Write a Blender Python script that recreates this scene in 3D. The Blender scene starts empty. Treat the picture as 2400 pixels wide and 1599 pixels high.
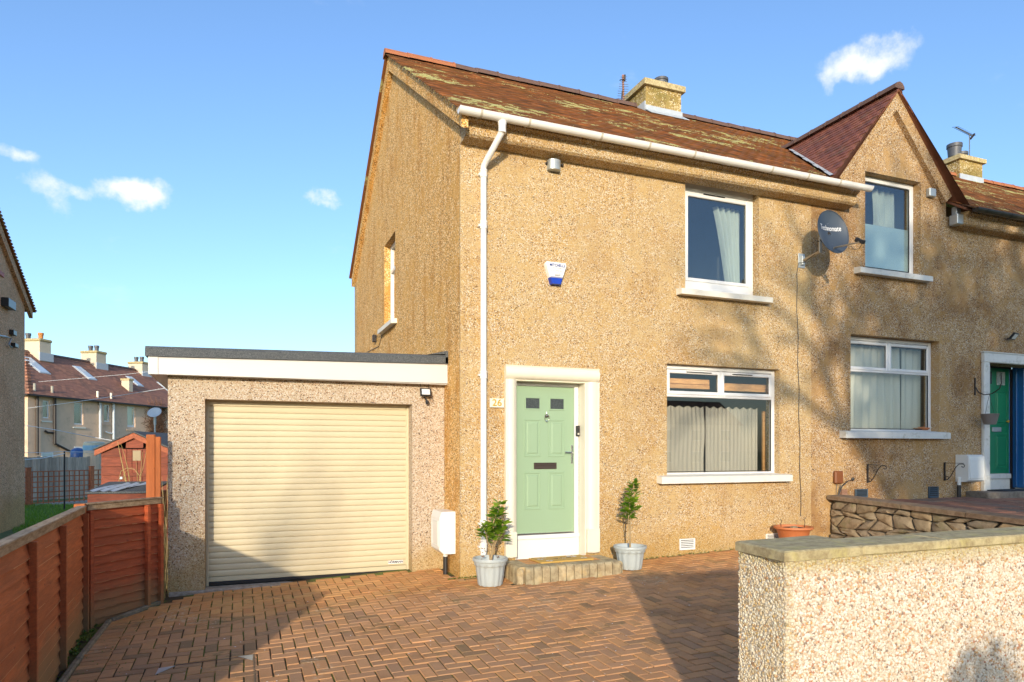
import bpy, math, random
import numpy as np
from mathutils import Vector, Matrix

random.seed(7)
RNG = np.random.default_rng(11)
S = bpy.context.scene
COL = S.collection
R = math.radians
UP = Vector((0, 0, 1))

# ------------------------------------------------------------------ camera
PHI = R(21.74)
F = 1600.0; CX = 1200.0; HY = 1056.0           # focal length, axis and horizon in photo pixels
CS, SN = math.cos(PHI), math.sin(PHI)
cam_d = bpy.data.cameras.new('camera')
cam = bpy.data.objects.new('camera', cam_d); COL.objects.link(cam)
cam.location = (0, 0, 0)
cam.rotation_euler = (R(90), 0, -PHI)
cam_d.sensor_width = 36; cam_d.lens = 24.0
cam_d.shift_y = (HY - 799.5) / 2400
cam_d.clip_start = 0.05; cam_d.clip_end = 3000
S.camera = cam

# ------------------------------------------------------------------ light
SUN_AZ = R(24.3)      # the sun stands behind the camera, this far to the left of the facade normal
SUN_EL = R(12.5)
to_sun = Vector((-math.sin(SUN_AZ) * math.cos(SUN_EL), -math.cos(SUN_AZ) * math.cos(SUN_EL), math.sin(SUN_EL)))
sun_d = bpy.data.lights.new('sun', 'SUN')
sun_d.energy = 3.2; sun_d.angle = R(0.8); sun_d.color = (1.0, 0.86, 0.66)
sun = bpy.data.objects.new('sun', sun_d); COL.objects.link(sun)
sun.rotation_euler = to_sun.to_track_quat('Z', 'Y').to_euler()

S.view_settings.view_transform = 'Standard'
S.view_settings.look = 'None'
S.view_settings.exposure = 0.50
S.view_settings.gamma = 1
S.view_settings.use_curve_mapping = False

def ray(u, v):
    X = (u - CX) / F
    return Vector((CS * X + SN, -SN * X + CS, (HY - v) / F))
def at(u, v, t): return ray(u, v) * t
def on_y(u, v, y): d = ray(u, v); return d * (y / d.y)
def on_x(u, v, x): d = ray(u, v); return d * (x / d.x)
def on_z(u, v, z): d = ray(u, v); return d * (z / d.z)
def G(x, y): return -1.667 + .035 * (x - 2.67) + .032 * (y - 8.5)
def on_g(u, v):
    d = ray(u, v)
    t = (-1.667 - .035 * 2.67 - .032 * 8.5) / (d.z - .035 * d.x - .032 * d.y)
    return d * t

# ------------------------------------------------------------------ node helpers
class NT:
    def __init__(s, tree): s.t = tree; s.n = tree.nodes; s.l = tree.links
    def new(s, typ, **kw):
        n = s.n.new(typ)
        for k, v in kw.items(): setattr(n, k, v)
        return n
    def set(s, sock, v):
        if hasattr(v, 'is_linked') or isinstance(v, bpy.types.NodeSocket): s.l.new(v, sock)
        else: sock.default_value = v
    def math(s, op, a, b=None, c=None, clamp=False):
        n = s.new('ShaderNodeMath', operation=op); n.use_clamp = clamp
        s.set(n.inputs[0], a)
        if b is not None: s.set(n.inputs[1], b)
        if c is not None: s.set(n.inputs[2], c)
        return n.outputs[0]
    def vmath(s, op, a, b=None):
        n = s.new('ShaderNodeVectorMath', operation=op)
        s.set(n.inputs[0], a)
        if b is not None: s.set(n.inputs[1], b)
        return n.outputs['Value'] if op in ('DOT_PRODUCT', 'LENGTH') else n.outputs[0]
    def mix(s, f, a, b, blend='MIX'):
        n = s.new('ShaderNodeMix', data_type='RGBA', blend_type=blend)
        s.set(n.inputs[0], f); s.set(n.inputs[6], a); s.set(n.inputs[7], b)
        return n.outputs[2]
    def noise(s, vec, scale, detail=3, rough=.55, dist=0):
        n = s.new('ShaderNodeTexNoise')
        n.inputs['Scale'].default_value = scale; n.inputs['Detail'].default_value = detail
        n.inputs['Roughness'].default_value = rough; n.inputs['Distortion'].default_value = dist
        if vec is not None: s.l.new(vec, n.inputs['Vector'])
        return n.outputs['Fac']
    def voro(s, vec, scale, feature='F1', rnd=1.0):
        n = s.new('ShaderNodeTexVoronoi', feature=feature)
        n.inputs['Scale'].default_value = scale; n.inputs['Randomness'].default_value = rnd
        if vec is not None: s.l.new(vec, n.inputs['Vector'])
        return n
    def ramp(s, f, stops, interp='LINEAR'):
        n = s.new('ShaderNodeValToRGB'); cr = n.color_ramp; cr.interpolation = interp
        while len(cr.elements) < len(stops): cr.elements.new(0.5)
        for e, (p, c) in zip(cr.elements, stops):
            e.position = p
            e.color = (c[0], c[1], c[2], 1) if isinstance(c, (tuple, list)) else (c, c, c, 1)
        s.set(n.inputs[0], f)
        return n.outputs[0]
    def sstep(s, f, a, b, lo=0, hi=1):
        n = s.new('ShaderNodeMapRange', interpolation_type='SMOOTHSTEP')
        s.set(n.inputs[0], f); n.inputs[1].default_value = a; n.inputs[2].default_value = b
        n.inputs[3].default_value = lo; n.inputs[4].default_value = hi
        return n.outputs[0]
    def scaled(s, vec, sc):
        n = s.new('ShaderNodeMapping'); n.inputs['Scale'].default_value = sc; s.l.new(vec, n.inputs['Vector'])
        return n.outputs[0]
    def bump(s, h, strength=.5, dist=.01, normal=None):
        n = s.new('ShaderNodeBump'); n.inputs['Strength'].default_value = strength; n.inputs['Distance'].default_value = dist
        s.set(n.inputs['Height'], h)
        if normal is not None: s.l.new(normal, n.inputs['Normal'])
        return n.outputs[0]

def c4(c): return (c[0], c[1], c[2], 1)
MATS = {}
def material(name):
    m = bpy.data.materials.new(name); m.use_nodes = True
    t = NT(m.node_tree); b = m.node_tree.nodes['Principled BSDF']
    MATS[name] = m
    return m, t, b
def pos(t): return t.new('ShaderNodeNewGeometry').outputs['Position']
def obj_coord(t): return t.new('ShaderNodeTexCoord').outputs['Object']
def rnd_piece(t):
    g = t.new('ShaderNodeNewGeometry').outputs['Random Per Island']
    o = t.new('ShaderNodeObjectInfo').outputs['Random']
    return t.math('FRACT', t.math('ADD', g, t.math('MULTIPLY', o, 7.31)))
def simple(name, col, rough=.5, var=.12, scale=6, metal=0, bump=0, bscale=60, dirt=None, spec=.5):
    m, t, b = material(name)
    p = pos(t)
    n = t.noise(p, scale, 4)
    k = t.math('MULTIPLY_ADD', n, var * 2, 1 - var)
    c = t.mix(1.0, c4(col), k, 'MULTIPLY')
    if dirt:
        d = t.sstep(t.noise(p, dirt[1], 5, .7), .52, .75)
        c = t.mix(t.math('MULTIPLY', d, dirt[2]), c, c4(dirt[0]))
    t.l.new(c, b.inputs['Base Color'])
    b.inputs['Roughness'].default_value = rough; b.inputs['Metallic'].default_value = metal
    b.inputs['Specular IOR Level'].default_value = spec
    if bump: t.l.new(t.bump(t.noise(p, bscale, 3), bump, .004), b.inputs['Normal'])
    return m

# ------------------------------------------------------------------ world: sky and a few small clouds
world = bpy.data.worlds.new('World'); S.world = world; world.use_nodes = True
wt = NT(world.node_tree)
for n in list(wt.n): wt.n.remove(n)
sky = wt.new('ShaderNodeTexSky', sky_type='NISHITA')
sky.sun_disc = False; sky.sun_elevation = SUN_EL
sky.sun_rotation = math.atan2(to_sun.x, to_sun.y)
sky.air_density = 1.0; sky.dust_density = 1.4; sky.ozone_density = 2.0; sky.altitude = 50
gen = wt.new('ShaderNodeTexCoord').outputs['Generated']
warp = wt.new('ShaderNodeTexNoise'); warp.inputs['Scale'].default_value = 7; warp.inputs['Detail'].default_value = 6; warp.inputs['Roughness'].default_value = .6
wt.l.new(gen, warp.inputs['Vector'])
wv = wt.vmath('SUBTRACT', warp.outputs['Color'], (.5, .5, .5))
ws = wt.new('ShaderNodeVectorMath', operation='SCALE'); wt.l.new(wv, ws.inputs[0]); ws.inputs[3].default_value = .085
gen2 = wt.vmath('ADD', gen, ws.outputs[0])
total = None
CLOUDS = [(314, 452, 62, 38, 1.25), (92, 456, 56, 38, .62), (757, 457, 58, 19, .75), (2030, 124, 100, 44, .95), (1935, 205, 22, 34, .4),
          (505, 400, 62, 26, .3), (10, 368, 60, 26, .55), (196, 470, 34, 18, .45), (135, 520, 40, 26, .4), (2290, 640, 1, 1, 0),
          (-700, 300, 260, 80, .9), (3300, 380, 330, 90, .9), (3000, -300, 260, 110, .8), (-500, -350, 300, 110, .7)]
for (u, v, ru, rv, amp) in CLOUDS:
    if amp == 0: continue
    d = ray(u, v).normalized()
    rgt = d.cross(UP).normalized(); upv = rgt.cross(d).normalized()
    L = ray(u, v).length
    a = wt.vmath('DOT_PRODUCT', gen2, tuple(rgt * (F * L / ru) * 1.0)); e = wt.vmath('DOT_PRODUCT', gen2, tuple(upv * (F * L / rv)))
    # flatter base: squeeze the lower half
    e2 = wt.math('MULTIPLY', e, wt.math('ADD', 1.0, wt.math('MULTIPLY', wt.math('LESS_THAN', e, 0.0), .25)))
    r2 = wt.math('ADD', wt.math('MULTIPLY', a, a), wt.math('MULTIPLY', e2, e2))
    front = wt.math('GREATER_THAN', wt.vmath('DOT_PRODUCT', gen, tuple(d)), 0.0)
    g = wt.math('MULTIPLY', wt.math('MULTIPLY', wt.math('EXPONENT', wt.math('MULTIPLY', r2, -.9)), amp), front)
    total = g if total is None else wt.math('ADD', total, g)
cn = wt.noise(gen, 26, 7, .62)
dens = wt.math('ADD', total, wt.math('MULTIPLY', wt.math('SUBTRACT', cn, .52), 1.5))
dens = wt.math('MULTIPLY', dens, wt.math('MINIMUM', wt.math('MULTIPLY', total, 3.0), 1.0))
mask = wt.sstep(dens, .16, 1.0)
wisp = wt.math('MULTIPLY', wt.sstep(wt.noise(wt.scaled(gen, (1, 1, 2.2)), 5.5, 6, .65), .62, .85), .22)
mask = wt.math('MAXIMUM', mask, wisp)
skyc = wt.mix(1.0, sky.outputs[0], (1.12, 1.30, 1.55, 1), 'MULTIPLY')
colr = wt.mix(mask, skyc, (5.3, 5.4, 5.5, 1))
bg = wt.new('ShaderNodeBackground'); bg.inputs['Strength'].default_value = .15
wt.l.new(colr, bg.inputs['Color'])
wo = wt.new('ShaderNodeOutputWorld'); wt.l.new(bg.outputs[0], wo.inputs['Surface'])

# ------------------------------------------------------------------ materials
def roughcast(name, mortar, stones, scale, stain=None, bare=.25, bump=.9, streak=0, gain=(.85, .875, .86)):
    """pebble dash: pebbles bedded in a coloured mortar"""
    m, t, b = material(name)
    p = pos(t)
    v = t.voro(p, scale)
    edge = t.math('MULTIPLY', v.outputs['Distance'], 1.0)
    sep = t.new('ShaderNodeSeparateColor'); t.l.new(v.outputs['Color'], sep.inputs[0])
    stc = t.ramp(sep.outputs[0], stones, 'CONSTANT')
    big = t.noise(p, 1.1, 5, .6)
    mid = t.noise(p, 7, 4, .6)
    # where the mortar shows between or instead of the pebbles
    thr = t.math('MULTIPLY_ADD', t.sstep(t.math('MULTIPLY_ADD', mid, .6, t.math('MULTIPLY', big, .6)), .56, .74), -bare, .60)
    isst = t.math('MULTIPLY', t.math('LESS_THAN', edge, thr), t.math('GREATER_THAN', sep.outputs[1], t.sstep(mid, .52, .78, .03, bare * 1.3)))
    mc = t.mix(t.sstep(big, .4, .65), c4(mortar[0]), c4(mortar[1]))
    col = t.mix(1.0, t.mix(isst, mc, stc), c4(gain), 'MULTIPLY')
    if stain:
        sn = t.noise(t.scaled(p, (1.6, 1.6, .45)) if streak else p, 1.9 if streak else .9, 6, .68)
        sf = t.math('MULTIPLY', t.sstep(sn, .46, .68), stain[1])
        col = t.mix(sf, col, t.mix(1.0, col, c4(stain[0]), 'MULTIPLY'))
    sp = t.new('ShaderNodeSeparateXYZ'); t.l.new(p, sp.inputs[0])
    low = t.sstep(t.math('ADD', sp.outputs[2], t.math('MULTIPLY', t.math('SUBTRACT', big, .5), 1.6)), -1.62, -.95, .75, 0)
    col = t.mix(low, col, t.mix(.55, t.mix(1.0, col, (.95, .78, .45, 1), 'MULTIPLY'), (.42, .29, .10, 1)))
    # rain-washed darker streaks running down
    stn = t.noise(t.scaled(p, (5, 5, .35)), 1.0, 5, .6)
    col = t.mix(t.math('MULTIPLY', t.sstep(stn, .56, .74), .30), col, t.mix(1.0, col, (.62, .48, .30, 1), 'MULTIPLY'))
    t.l.new(col, b.inputs['Base Color'])
    b.inputs['Roughness'].default_value = .85; b.inputs['Specular IOR Level'].default_value = .3
    h = t.math('ADD', t.math('MULTIPLY', t.math('SUBTRACT', .6, edge), isst), t.math('MULTIPLY', t.noise(p, scale * 2.2, 2), .35))
    nb = t.bump(h, bump, .010)
    t.l.new(nb, b.inputs['Normal'])
    return m
ST_HOUSE = [(0, (.74, .62, .44)), (.22, (.60, .42, .24)), (.40, (.54, .34, .17)), (.54, (.84, .77, .64)), (.66, (.34, .18, .08)), (.76, (.64, .46, .32)), (.86, (.09, .05, .03)), (.95, (.44, .27, .14))]
WALL = roughcast('roughcast_ochre', ((.60, .37, .14), (.62, .42, .20)), ST_HOUSE, 84, ((.76, .64, .52), .45), .20)
GABLE = roughcast('roughcast_weathered', ((.56, .33, .09), (.60, .37, .12)), [(0, (.86, .70, .44)), (.25, (.74, .52, .26)), (.45, (.60, .38, .14)), (.6, (.92, .84, .64)), (.7, (.30, .18, .08)), (.85, (.10, .06, .03))], 64, ((.72, .52, .24), .6), .2, 1.0, 1, (1.10, .99, .82))
NBR = roughcast('roughcast_neighbour', ((.52, .30, .11), (.56, .34, .15)), [(0, (.72, .55, .38)), (.25, (.58, .40, .24)), (.45, (.50, .31, .17)), (.6, (.80, .72, .60)), (.7, (.34, .19, .11)), (.85, (.09, .05, .035))], 76, ((.5, .38, .28), .7), .3)
PIER = roughcast('roughcast_garage', ((.50, .37, .25), (.54, .41, .29)), [(0, (.70, .59, .47)), (.3, (.60, .44, .31)), (.5, (.78, .70, .62)), (.62, (.48, .29, .18)), (.74, (.66, .52, .41)), (.85, (.10, .06, .05)), (.95, (.45, .26, .14))], 78, None, .08)
LEFTW = roughcast('roughcast_brown', ((.50, .32, .19), (.54, .35, .21)), [(0, (.76, .53, .36)), (.3, (.60, .39, .25)), (.5, (.84, .63, .46)), (.62, (.46, .27, .17)), (.8, (.15, .10, .075))], 42, ((.7, .55, .42), .4), .2, .9, 0, (1.12, .98, .84))
CHIM = roughcast('roughcast_chimney', ((.45, .30, .10), (.36, .28, .10)), [(0, (.70, .55, .32)), (.35, (.48, .33, .14)), (.6, (.78, .70, .52)), (.72, (.28, .18, .08))], 34, ((.45, .42, .2), .7), .35)
FARW = simple('render_far_tan', (.70, .49, .34), .9, .14, 2.5, bump=.5, bscale=30, dirt=((.30, .22, .16), 1.2, .5))

def m_tile():
    m, t, b = material('clay_roof_tile')
    p = pos(t); r = rnd_piece(t)
    c = t.ramp(r, [(0, (.15, .062, .026)), (.25, (.21, .084, .032)), (.5, (.10, .048, .025)), (.72, (.28, .10, .034)), (.9, (.16, .070, .030)), (1, (.36, .13, .042))])
    n = t.noise(t.scaled(p, (1, 2.2, 2.2)), 1.3, 5, .6)
    c = t.mix(t.math('MULTIPLY', t.sstep(n, .45, .7), .55), c, (.13, .075, .024, 1))
    lp = t.noise(t.scaled(p, (.55, 1.2, 1.2)), 1.15, 3, .55)
    lf = t.math('ADD', t.math('MULTIPLY', lp, 1.0), t.math('MULTIPLY', t.math('SUBTRACT', t.math('FRACT', t.math('MULTIPLY', r, 13.7)), .5), .16))
    lf = t.math('ADD', lf, t.math('MULTIPLY', t.math('SUBTRACT', t.noise(p, 17, 5, .75), .5), .62))
    lf = t.sstep(lf, .625, .655)
    c = t.mix(lf, c, t.mix(t.noise(p, 30, 3), (.30, .29, .10, 1), (.52, .49, .24, 1)))
    t.l.new(c, b.inputs['Base Color']); b.inputs['Roughness'].default_value = .9; b.inputs['Specular IOR Level'].default_value = .1
    t.l.new(t.bump(t.noise(p, 70, 3), .5, .004), b.inputs['Normal'])
    return m
TILE = m_tile()
def m_tile2():
    m, t, b = material('clay_dormer_tile')
    p = pos(t); r = rnd_piece(t)
    c = t.ramp(r, [(0, (.17, .055, .038)), (.3, (.23, .075, .045)), (.6, (.14, .050, .040)), (.85, (.28, .095, .05)), (1, (.20, .07, .05))])
    n = t.noise(t.scaled(p, (3, 1, 3)), 2.0, 5, .6)
    c = t.mix(t.math('MULTIPLY', t.sstep(n, .5, .75), .5), c, (.12, .10, .05, 1))
    t.l.new(c, b.inputs['Base Color']); b.inputs['Roughness'].default_value = .75
    t.l.new(t.bump(t.noise(p, 70, 3), .4, .004), b.inputs['Normal'])
    return m
TILE2 = m_tile2()
def m_farroof():
    m, t, b = material('clay_far_tile')
    p = pos(t); r = rnd_piece(t)
    c = t.ramp(r, [(0, (.20, .10, .07)), (.4, (.28, .13, .085)), (.8, (.35, .16, .10)), (1, (.42, .19, .11))])
    n = t.noise(p, .35, 5, .6)
    c = t.mix(t.math('MULTIPLY', t.sstep(n, .42, .6), .6), c, (.34, .15, .10, 1))
    n2 = t.noise(p, .5, 4, .6, 1)
    c = t.mix(t.math('MULTIPLY', t.sstep(n2, .55, .7), .6), c, (.10, .075, .06, 1))
    t.l.new(c, b.inputs['Base Color']); b.inputs['Roughness'].default_value = .85
    return m
FTILE = m_farroof()

def m_paver():
    m, t, b = material('clay_paver')
    p = pos(t); r = rnd_piece(t)
    c = t.ramp(r, [(0, (.46, .245, .120)), (.2, (.54, .275, .12)), (.4, (.39, .225, .125)), (.55, (.60, .305, .125)), (.7, (.47, .26, .135)), (.84, (.64, .33, .15)), (.93, (.40, .23, .12)), (.985, (.30, .18, .09))])
    # orange brighter pavers close to the house
    sp = t.new('ShaderNodeSeparateXYZ'); t.l.new(p, sp.inputs[0])
    near = t.math('MULTIPLY', t.sstep(t.math('ADD', sp.outputs[1], t.math('MULTIPLY', t.noise(p, 2, 3), 1.2)), 7.9, 9.0), .55)
    c = t.mix(near, c, t.mix(r, (.64, .27, .08, 1), (.70, .37, .11, 1)))
    g = t.noise(p, 9, 5, .65)
    c = t.mix(t.math('MULTIPLY', t.sstep(g, .50, .72), .45), c, (.34, .22, .11, 1))
    moss = t.math('MULTIPLY', t.sstep(t.noise(p, 1.3, 5, .65), .55, .72), t.sstep(t.noise(p, 12, 4, .6), .38, .62))
    c = t.mix(t.math('MULTIPLY', moss, .75), c, (.15, .125, .05, 1))
    soil = t.math('MULTIPLY', t.sstep(t.noise(p, .8, 5, .7, .6), .50, .66), .42); c = t.mix(soil, c, t.mix(1.0, c, (.55, .50, .42, 1), 'MULTIPLY'))
    lime = t.math('MULTIPLY', t.sstep(t.noise(p, 1.05, 3, .5, .5), .60, .70), t.sstep(t.noise(p, 22, 5, .7), .50, .60))
    c = t.mix(t.math('MULTIPLY', lime, .6), c, (.58, .46, .32, 1))
    c = t.mix(t.math('MULTIPLY', t.sstep(t.noise(p, 75, 2), .68, .73), .5), c, (.66, .52, .38, 1))
    t.l.new(c, b.inputs['Base Color']); b.inputs['Roughness'].default_value = .82; b.inputs['Specular IOR Level'].default_value = .3
    t.l.new(t.bump(t.noise(p, 90, 4, .7), .5, .004), b.inputs['Normal'])
    return m
PAVER = m_paver()
def m_joint():
    m, t, b = material('mossy_joint_sand')
    p = pos(t)
    c = t.mix(t.sstep(t.noise(p, 2.2, 5, .7), .42, .56), (.075, .05, .022, 1), (.14, .17, .025, 1))
    t.l.new(c, b.inputs['Base Color']); b.inputs['Roughness'].default_value = 1
    t.l.new(t.bump(t.noise(p, 120, 4), 1, .01), b.inputs['Normal'])
    return m
JOINT = m_joint()

def m_fence(name, base, worn, sc=(1, 1, 1), wear=.5):
    m, t, b = material(name)
    p = pos(t); r = rnd_piece(t)
    g = t.noise(t.scaled(p, sc), 5, 5, .65, .4)
    c = t.mix(t.sstep(g, .3, .7), c4(base), c4([x * .62 for x in base]))
    c = t.mix(t.math('MULTIPLY', r, .55), c, c4([x * .55 for x in base]))
    kn = t.voro(t.scaled(p, (sc[0] * .8, sc[1] * .9 + .4, 1.6)), 4.5); c = t.mix(t.sstep(kn.outputs['Distance'], .05, .10, .75, 0), c, c4([x * .28 for x in base]))
    w = t.noise(t.scaled(p, tuple(3 * x for x in sc)), 9, 6, .75)
    c = t.mix(t.math('MULTIPLY', t.sstep(w, .60, .72), wear), c, c4(worn))
    sp = t.new('ShaderNodeSeparateXYZ'); t.l.new(p, sp.inputs[0])
    low = t.sstep(t.math('ADD', sp.outputs[2], t.math('MULTIPLY', t.noise(p, 3, 4), .45)), -1.55, -1.05, .8, 0)
    c = t.mix(low, c, (.27, .17, .07, 1))
    t.l.new(c, b.inputs['Base Color']); b.inputs['Roughness'].default_value = .75
    t.l.new(t.bump(t.noise(t.scaled(p, tuple(4 * x for x in sc)), 14, 4, .6), .5, .006), b.inputs['Normal'])
    return m
FENCE_Y = m_fence('stained_fence_board', (.60, .145, .036), (.72, .42, .22), (5, .5, 7))
FENCE_D = m_fence('stained_fence_board_red', (.60, .12, .034), (.72, .42, .26), (1, 1, 8))
POSTM = m_fence('stained_post', (.62, .17, .04), (.60, .38, .2), (6, 6, .6), .35)
def m_wood(name, a, bcol, sc, rough=.8):
    m, t, b = material(name)
    p = pos(t); r = rnd_piece(t)
    g = t.noise(t.scaled(p, sc), 6, 6, .65, .5)
    c = t.mix(t.sstep(g, .3, .7), c4(a), c4(bcol))
    k = t.math('MULTIPLY_ADD', r, .5, .75)
    c = t.mix(1.0, c, k, 'MULTIPLY')
    t.l.new(c, b.inputs['Base Color']); b.inputs['Roughness'].default_value = rough
    t.l.new(t.bump(g, .5, .006), b.inputs['Normal'])
    return m
LIPW = simple('raw_board_edge', (.66, .34, .15), .8, .3, 12)
CAPW = m_wood('weathered_pine', (.46, .33, .20), (.24, .15, .075), (6, 1, 6))
GREYW = m_wood('silvered_plank', (.60, .50, .39), (.36, .30, .24), (8, 8, .5))
SHEDW = m_wood('shed_red_brown', (.26, .065, .032), (.14, .036, .020), (1, 1, 7))
TRELM = m_wood('trellis_red_brown', (.60, .19, .075), (.40, .12, .05), (3, 3, 3))
ORANGEW = m_wood('orange_pine_blind', (.62, .34, .13), (.44, .21, .07), (1, 4, 6))

def m_stone(name, cols, sc=9, lich=(.34, .30, .14), lf=.5, bump=.8):
    m, t, b = material(name)
    p = pos(t); r = rnd_piece(t)
    c = t.ramp(r, [(i / max(1, len(cols) - 1), x) for i, x in enumerate(cols)])
    n = t.noise(p, sc, 6, .7)
    c = t.mix(t.sstep(n, .35, .7), c, t.mix(1.0, c, (.55, .5, .45, 1), 'MULTIPLY'))
    c = t.mix(t.math('MULTIPLY', t.sstep(t.noise(p, sc * .45, 5, .65), .5, .68), lf), c, c4(lich))
    t.l.new(c, b.inputs['Base Color']); b.inputs['Roughness'].default_value = .9
    t.l.new(t.bump(t.noise(p, sc * 6, 5, .7), bump, .008), b.inputs['Normal'])
    return m
RUBBLE = m_stone('rubble_stone', [(.30, .23, .14), (.38, .30, .19), (.26, .21, .15), (.44, .32, .18)], 8, (.16, .16, .05), .45)
COPE = m_stone('concrete_coping_lichen', [(.50, .42, .23), (.54, .45, .25)], 14, (.56, .48, .17), .6, .7)
COPE2 = m_stone('dark_coping', [(.24, .16, .10), (.27, .19, .12)], 10, (.12, .11, .06), .5, .7)
SLAB = m_stone('patio_slab', [(.38, .14, .08), (.28, .19, .13), (.42, .17, .09), (.26, .21, .16)], 8, (.14, .12, .08), .5, .5)
BULL = m_stone('bullnose_brick', [(.44, .36, .22), (.50, .41, .25), (.38, .32, .20)], 12, (.54, .38, .17), .55, .5)
BULLR = m_stone('bullnose_brick_red', [(.36, .19, .12), (.40, .23, .15)], 12, (.30, .24, .16), .5, .5)
MORT = simple('mortar_buff', (.50, .36, .20), .95, .15, 20, bump=.6)
EDGE = m_stone('concrete_edging', [(.26, .22, .15), (.29, .24, .17)], 12, (.16, .15, .06), .6, .6)
CONC = m_stone('pale_concrete', [(.42, .36, .30), (.46, .40, .33)], 14, (.36, .26, .18), .4, .6)
SOIL = simple('dark_soil', (.035, .024, .015), 1, .5, 25, bump=1, bscale=60)
DEEP = simple('rubble_mortar', (.12, .10, .07), 1, .3, 12, bump=.8)
LEAD = simple('lead_flashing', (.42, .46, .50), .45, .15, 14, dirt=((.60, .60, .58), 5, .5))
WHITE = simple('white_upvc', (.74, .73, .71), .28, .03, 3)
CREAMP = simple('cream_painted_stone', (.74, .68, .55), .45, .05, 5, bump=.15, bscale=40)
CREAMSILL = simple('cream_painted_sill', (.74, .70, .60), .6, .07, 6, bump=.3, bscale=70, dirt=((.52, .46, .36), 8, .45))
SILLN = simple('neighbour_white_sill', (.66, .65, .60), .7, .1, 8, bump=.4, bscale=80, dirt=((.20, .19, .09), 6, .55))
GUTW = simple('white_gutter_pvc', (.80, .78, .74), .3, .05, 6, dirt=((.55, .48, .38), 5, .25))
SEAL = simple('old_sealant', (.55, .50, .40), .8, .2, 20)
SASHG = simple('sage_green_composite', (.28, .395, .255), .42, .03, 3, bump=.08, bscale=90)
GASKET = simple('black_rubber', (.02, .02, .02), .6)
CHROME = simple('chrome', (.75, .74, .72), .15, .03, 4, metal=1)
DARKM = simple('dark_bronze_metal', (.16, .12, .10), .35, .1, 6, metal=.8)
BLACKP = simple('black_plastic', (.018, .018, .02), .35)
BLACKI = simple('black_iron', (.022, .016, .014), .55, .3, 20)
DOORC = simple('cream_roller_slat', (.58, .50, .33), .42, .05, 2, dirt=((.50, .40, .24), 2.5, .25))
FASC = simple('white_fascia', (.62, .60, .57), .35, .04, 1.5)
POTM = simple('grey_plastic_pot', (.40, .44, .44), .45, .08, 8, dirt=((.52, .50, .40), 7, .25))
TERRA = simple('terracotta_pot', (.52, .17, .06), .6, .12, 8)
METERW = simple('meter_box_white', (.76, .76, .72), .4, .05, 3, dirt=((.55, .52, .40), 6, .25))
GREYPL = simple('galvanised_plate', (.45, .48, .48), .4, .15, 10, metal=.5)
DISHM = simple('dish_charcoal', (.055, .07, .09), .35, .12, 4)
ARMM = simple('dish_arm_steel', (.38, .33, .26), .4, .1, 8, metal=.6)
PRINTW = simple('printed_white', (.85, .85, .85), .5)
PRINTB = simple('printed_navy', (.03, .07, .25), .5)
PRINTG = simple('printed_grey', (.28, .28, .27), .5)
BLUEL = simple('blue_lens', (.01, .045, .40), .12, .2, 14)
GOLD = simple('gold_numeral', (.62, .38, .06), .35, .1, 8, metal=.3)
GREEND = simple('neighbour_green_paint', (.012, .20, .09), .35, .08, 5)
BLUEF = simple('neighbour_blue_paint', (.015, .13, .36), .35, .08, 5)
BUCKET = simple('zinc_bucket', (.22, .20, .19), .5, .1, 8, metal=.3)
MAT = simple('coir_doormat', (.56, .34, .08), .95, .12, 30, bump=.8, bscale=200)
DAISY = simple('daisy_white', (.72, .68, .60), .9)
DAISYC = simple('daisy_centre', (.45, .26, .04), .9)
AERM = simple('rusty_mast', (.30, .13, .08), .6, .2, 20)
ALU = simple('aerial_rods', (.25, .26, .27), .4, metal=.6)
FLOORD = simple('room_dark', (.24, .22, .20), .9, .1, 2)
CURT = None
def m_curtain(name, a, b2, sc):
    m, t, b = material(name)
    p = pos(t)
    n = t.noise(t.scaled(p, (sc, 1, .4)), 6, 4, .6)
    c = t.mix(n, c4(a), c4(b2))
    t.l.new(c, b.inputs['Base Color']); b.inputs['Roughness'].default_value = .9
    tr = t.new('ShaderNodeBsdfTranslucent'); t.l.new(c, tr.inputs[0])
    mx = t.new('ShaderNodeMixShader'); mx.inputs[0].default_value = .2
    t.l.new(b.outputs[0], mx.inputs[1]); t.l.new(tr.outputs[0], mx.inputs[2])
    t.l.new(mx.outputs[0], t.n['Material Output'].inputs[0])
    return m
CURT = m_curtain('pale_linen_curtain', (.54, .49, .40), (.42, .39, .33), 9)
CURTW = m_curtain('white_net_curtain', (.70, .69, .60), (.60, .60, .53), 5)
def m_glass(name, refl, tint=(.86, .92, .90), rough=0.0):
    m, t, b = material(name)
    t.n.remove(b)
    g = t.new('ShaderNodeBsdfGlossy'); g.inputs['Roughness'].default_value = rough; g.inputs['Color'].default_value = (1, 1, 1, 1)
    tr = t.new('ShaderNodeBsdfTransparent'); tr.inputs[0].default_value = c4(tint)
    ge = t.new('ShaderNodeNewGeometry'); cs_ = t.math('ABSOLUTE', t.vmath('DOT_PRODUCT', ge.outputs['Incoming'], ge.outputs['Normal']))
    f = t.math('MULTIPLY_ADD', t.math('POWER', t.math('SUBTRACT', 1.0, cs_), 5.0), .9, refl, clamp=True)
    mx = t.new('ShaderNodeMixShader'); t.l.new(f, mx.inputs[0]); t.l.new(tr.outputs[0], mx.inputs[1]); t.l.new(g.outputs[0], mx.inputs[2])
    t.l.new(mx.outputs[0], t.n['Material Output'].inputs[0])
    return m
GLASS = m_glass('window_glass', .045, (.96, .97, .96))
GLASSR = m_glass('window_glass_sky', .09, (.88, .93, .93))
FROST = simple('frosted_film', (.54, .60, .57), .35, .05, 2)
OBSC = simple('obscured_dark_glass', (.055, .065, .065), .12, .8, 60, bump=1.0, bscale=120)
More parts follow.
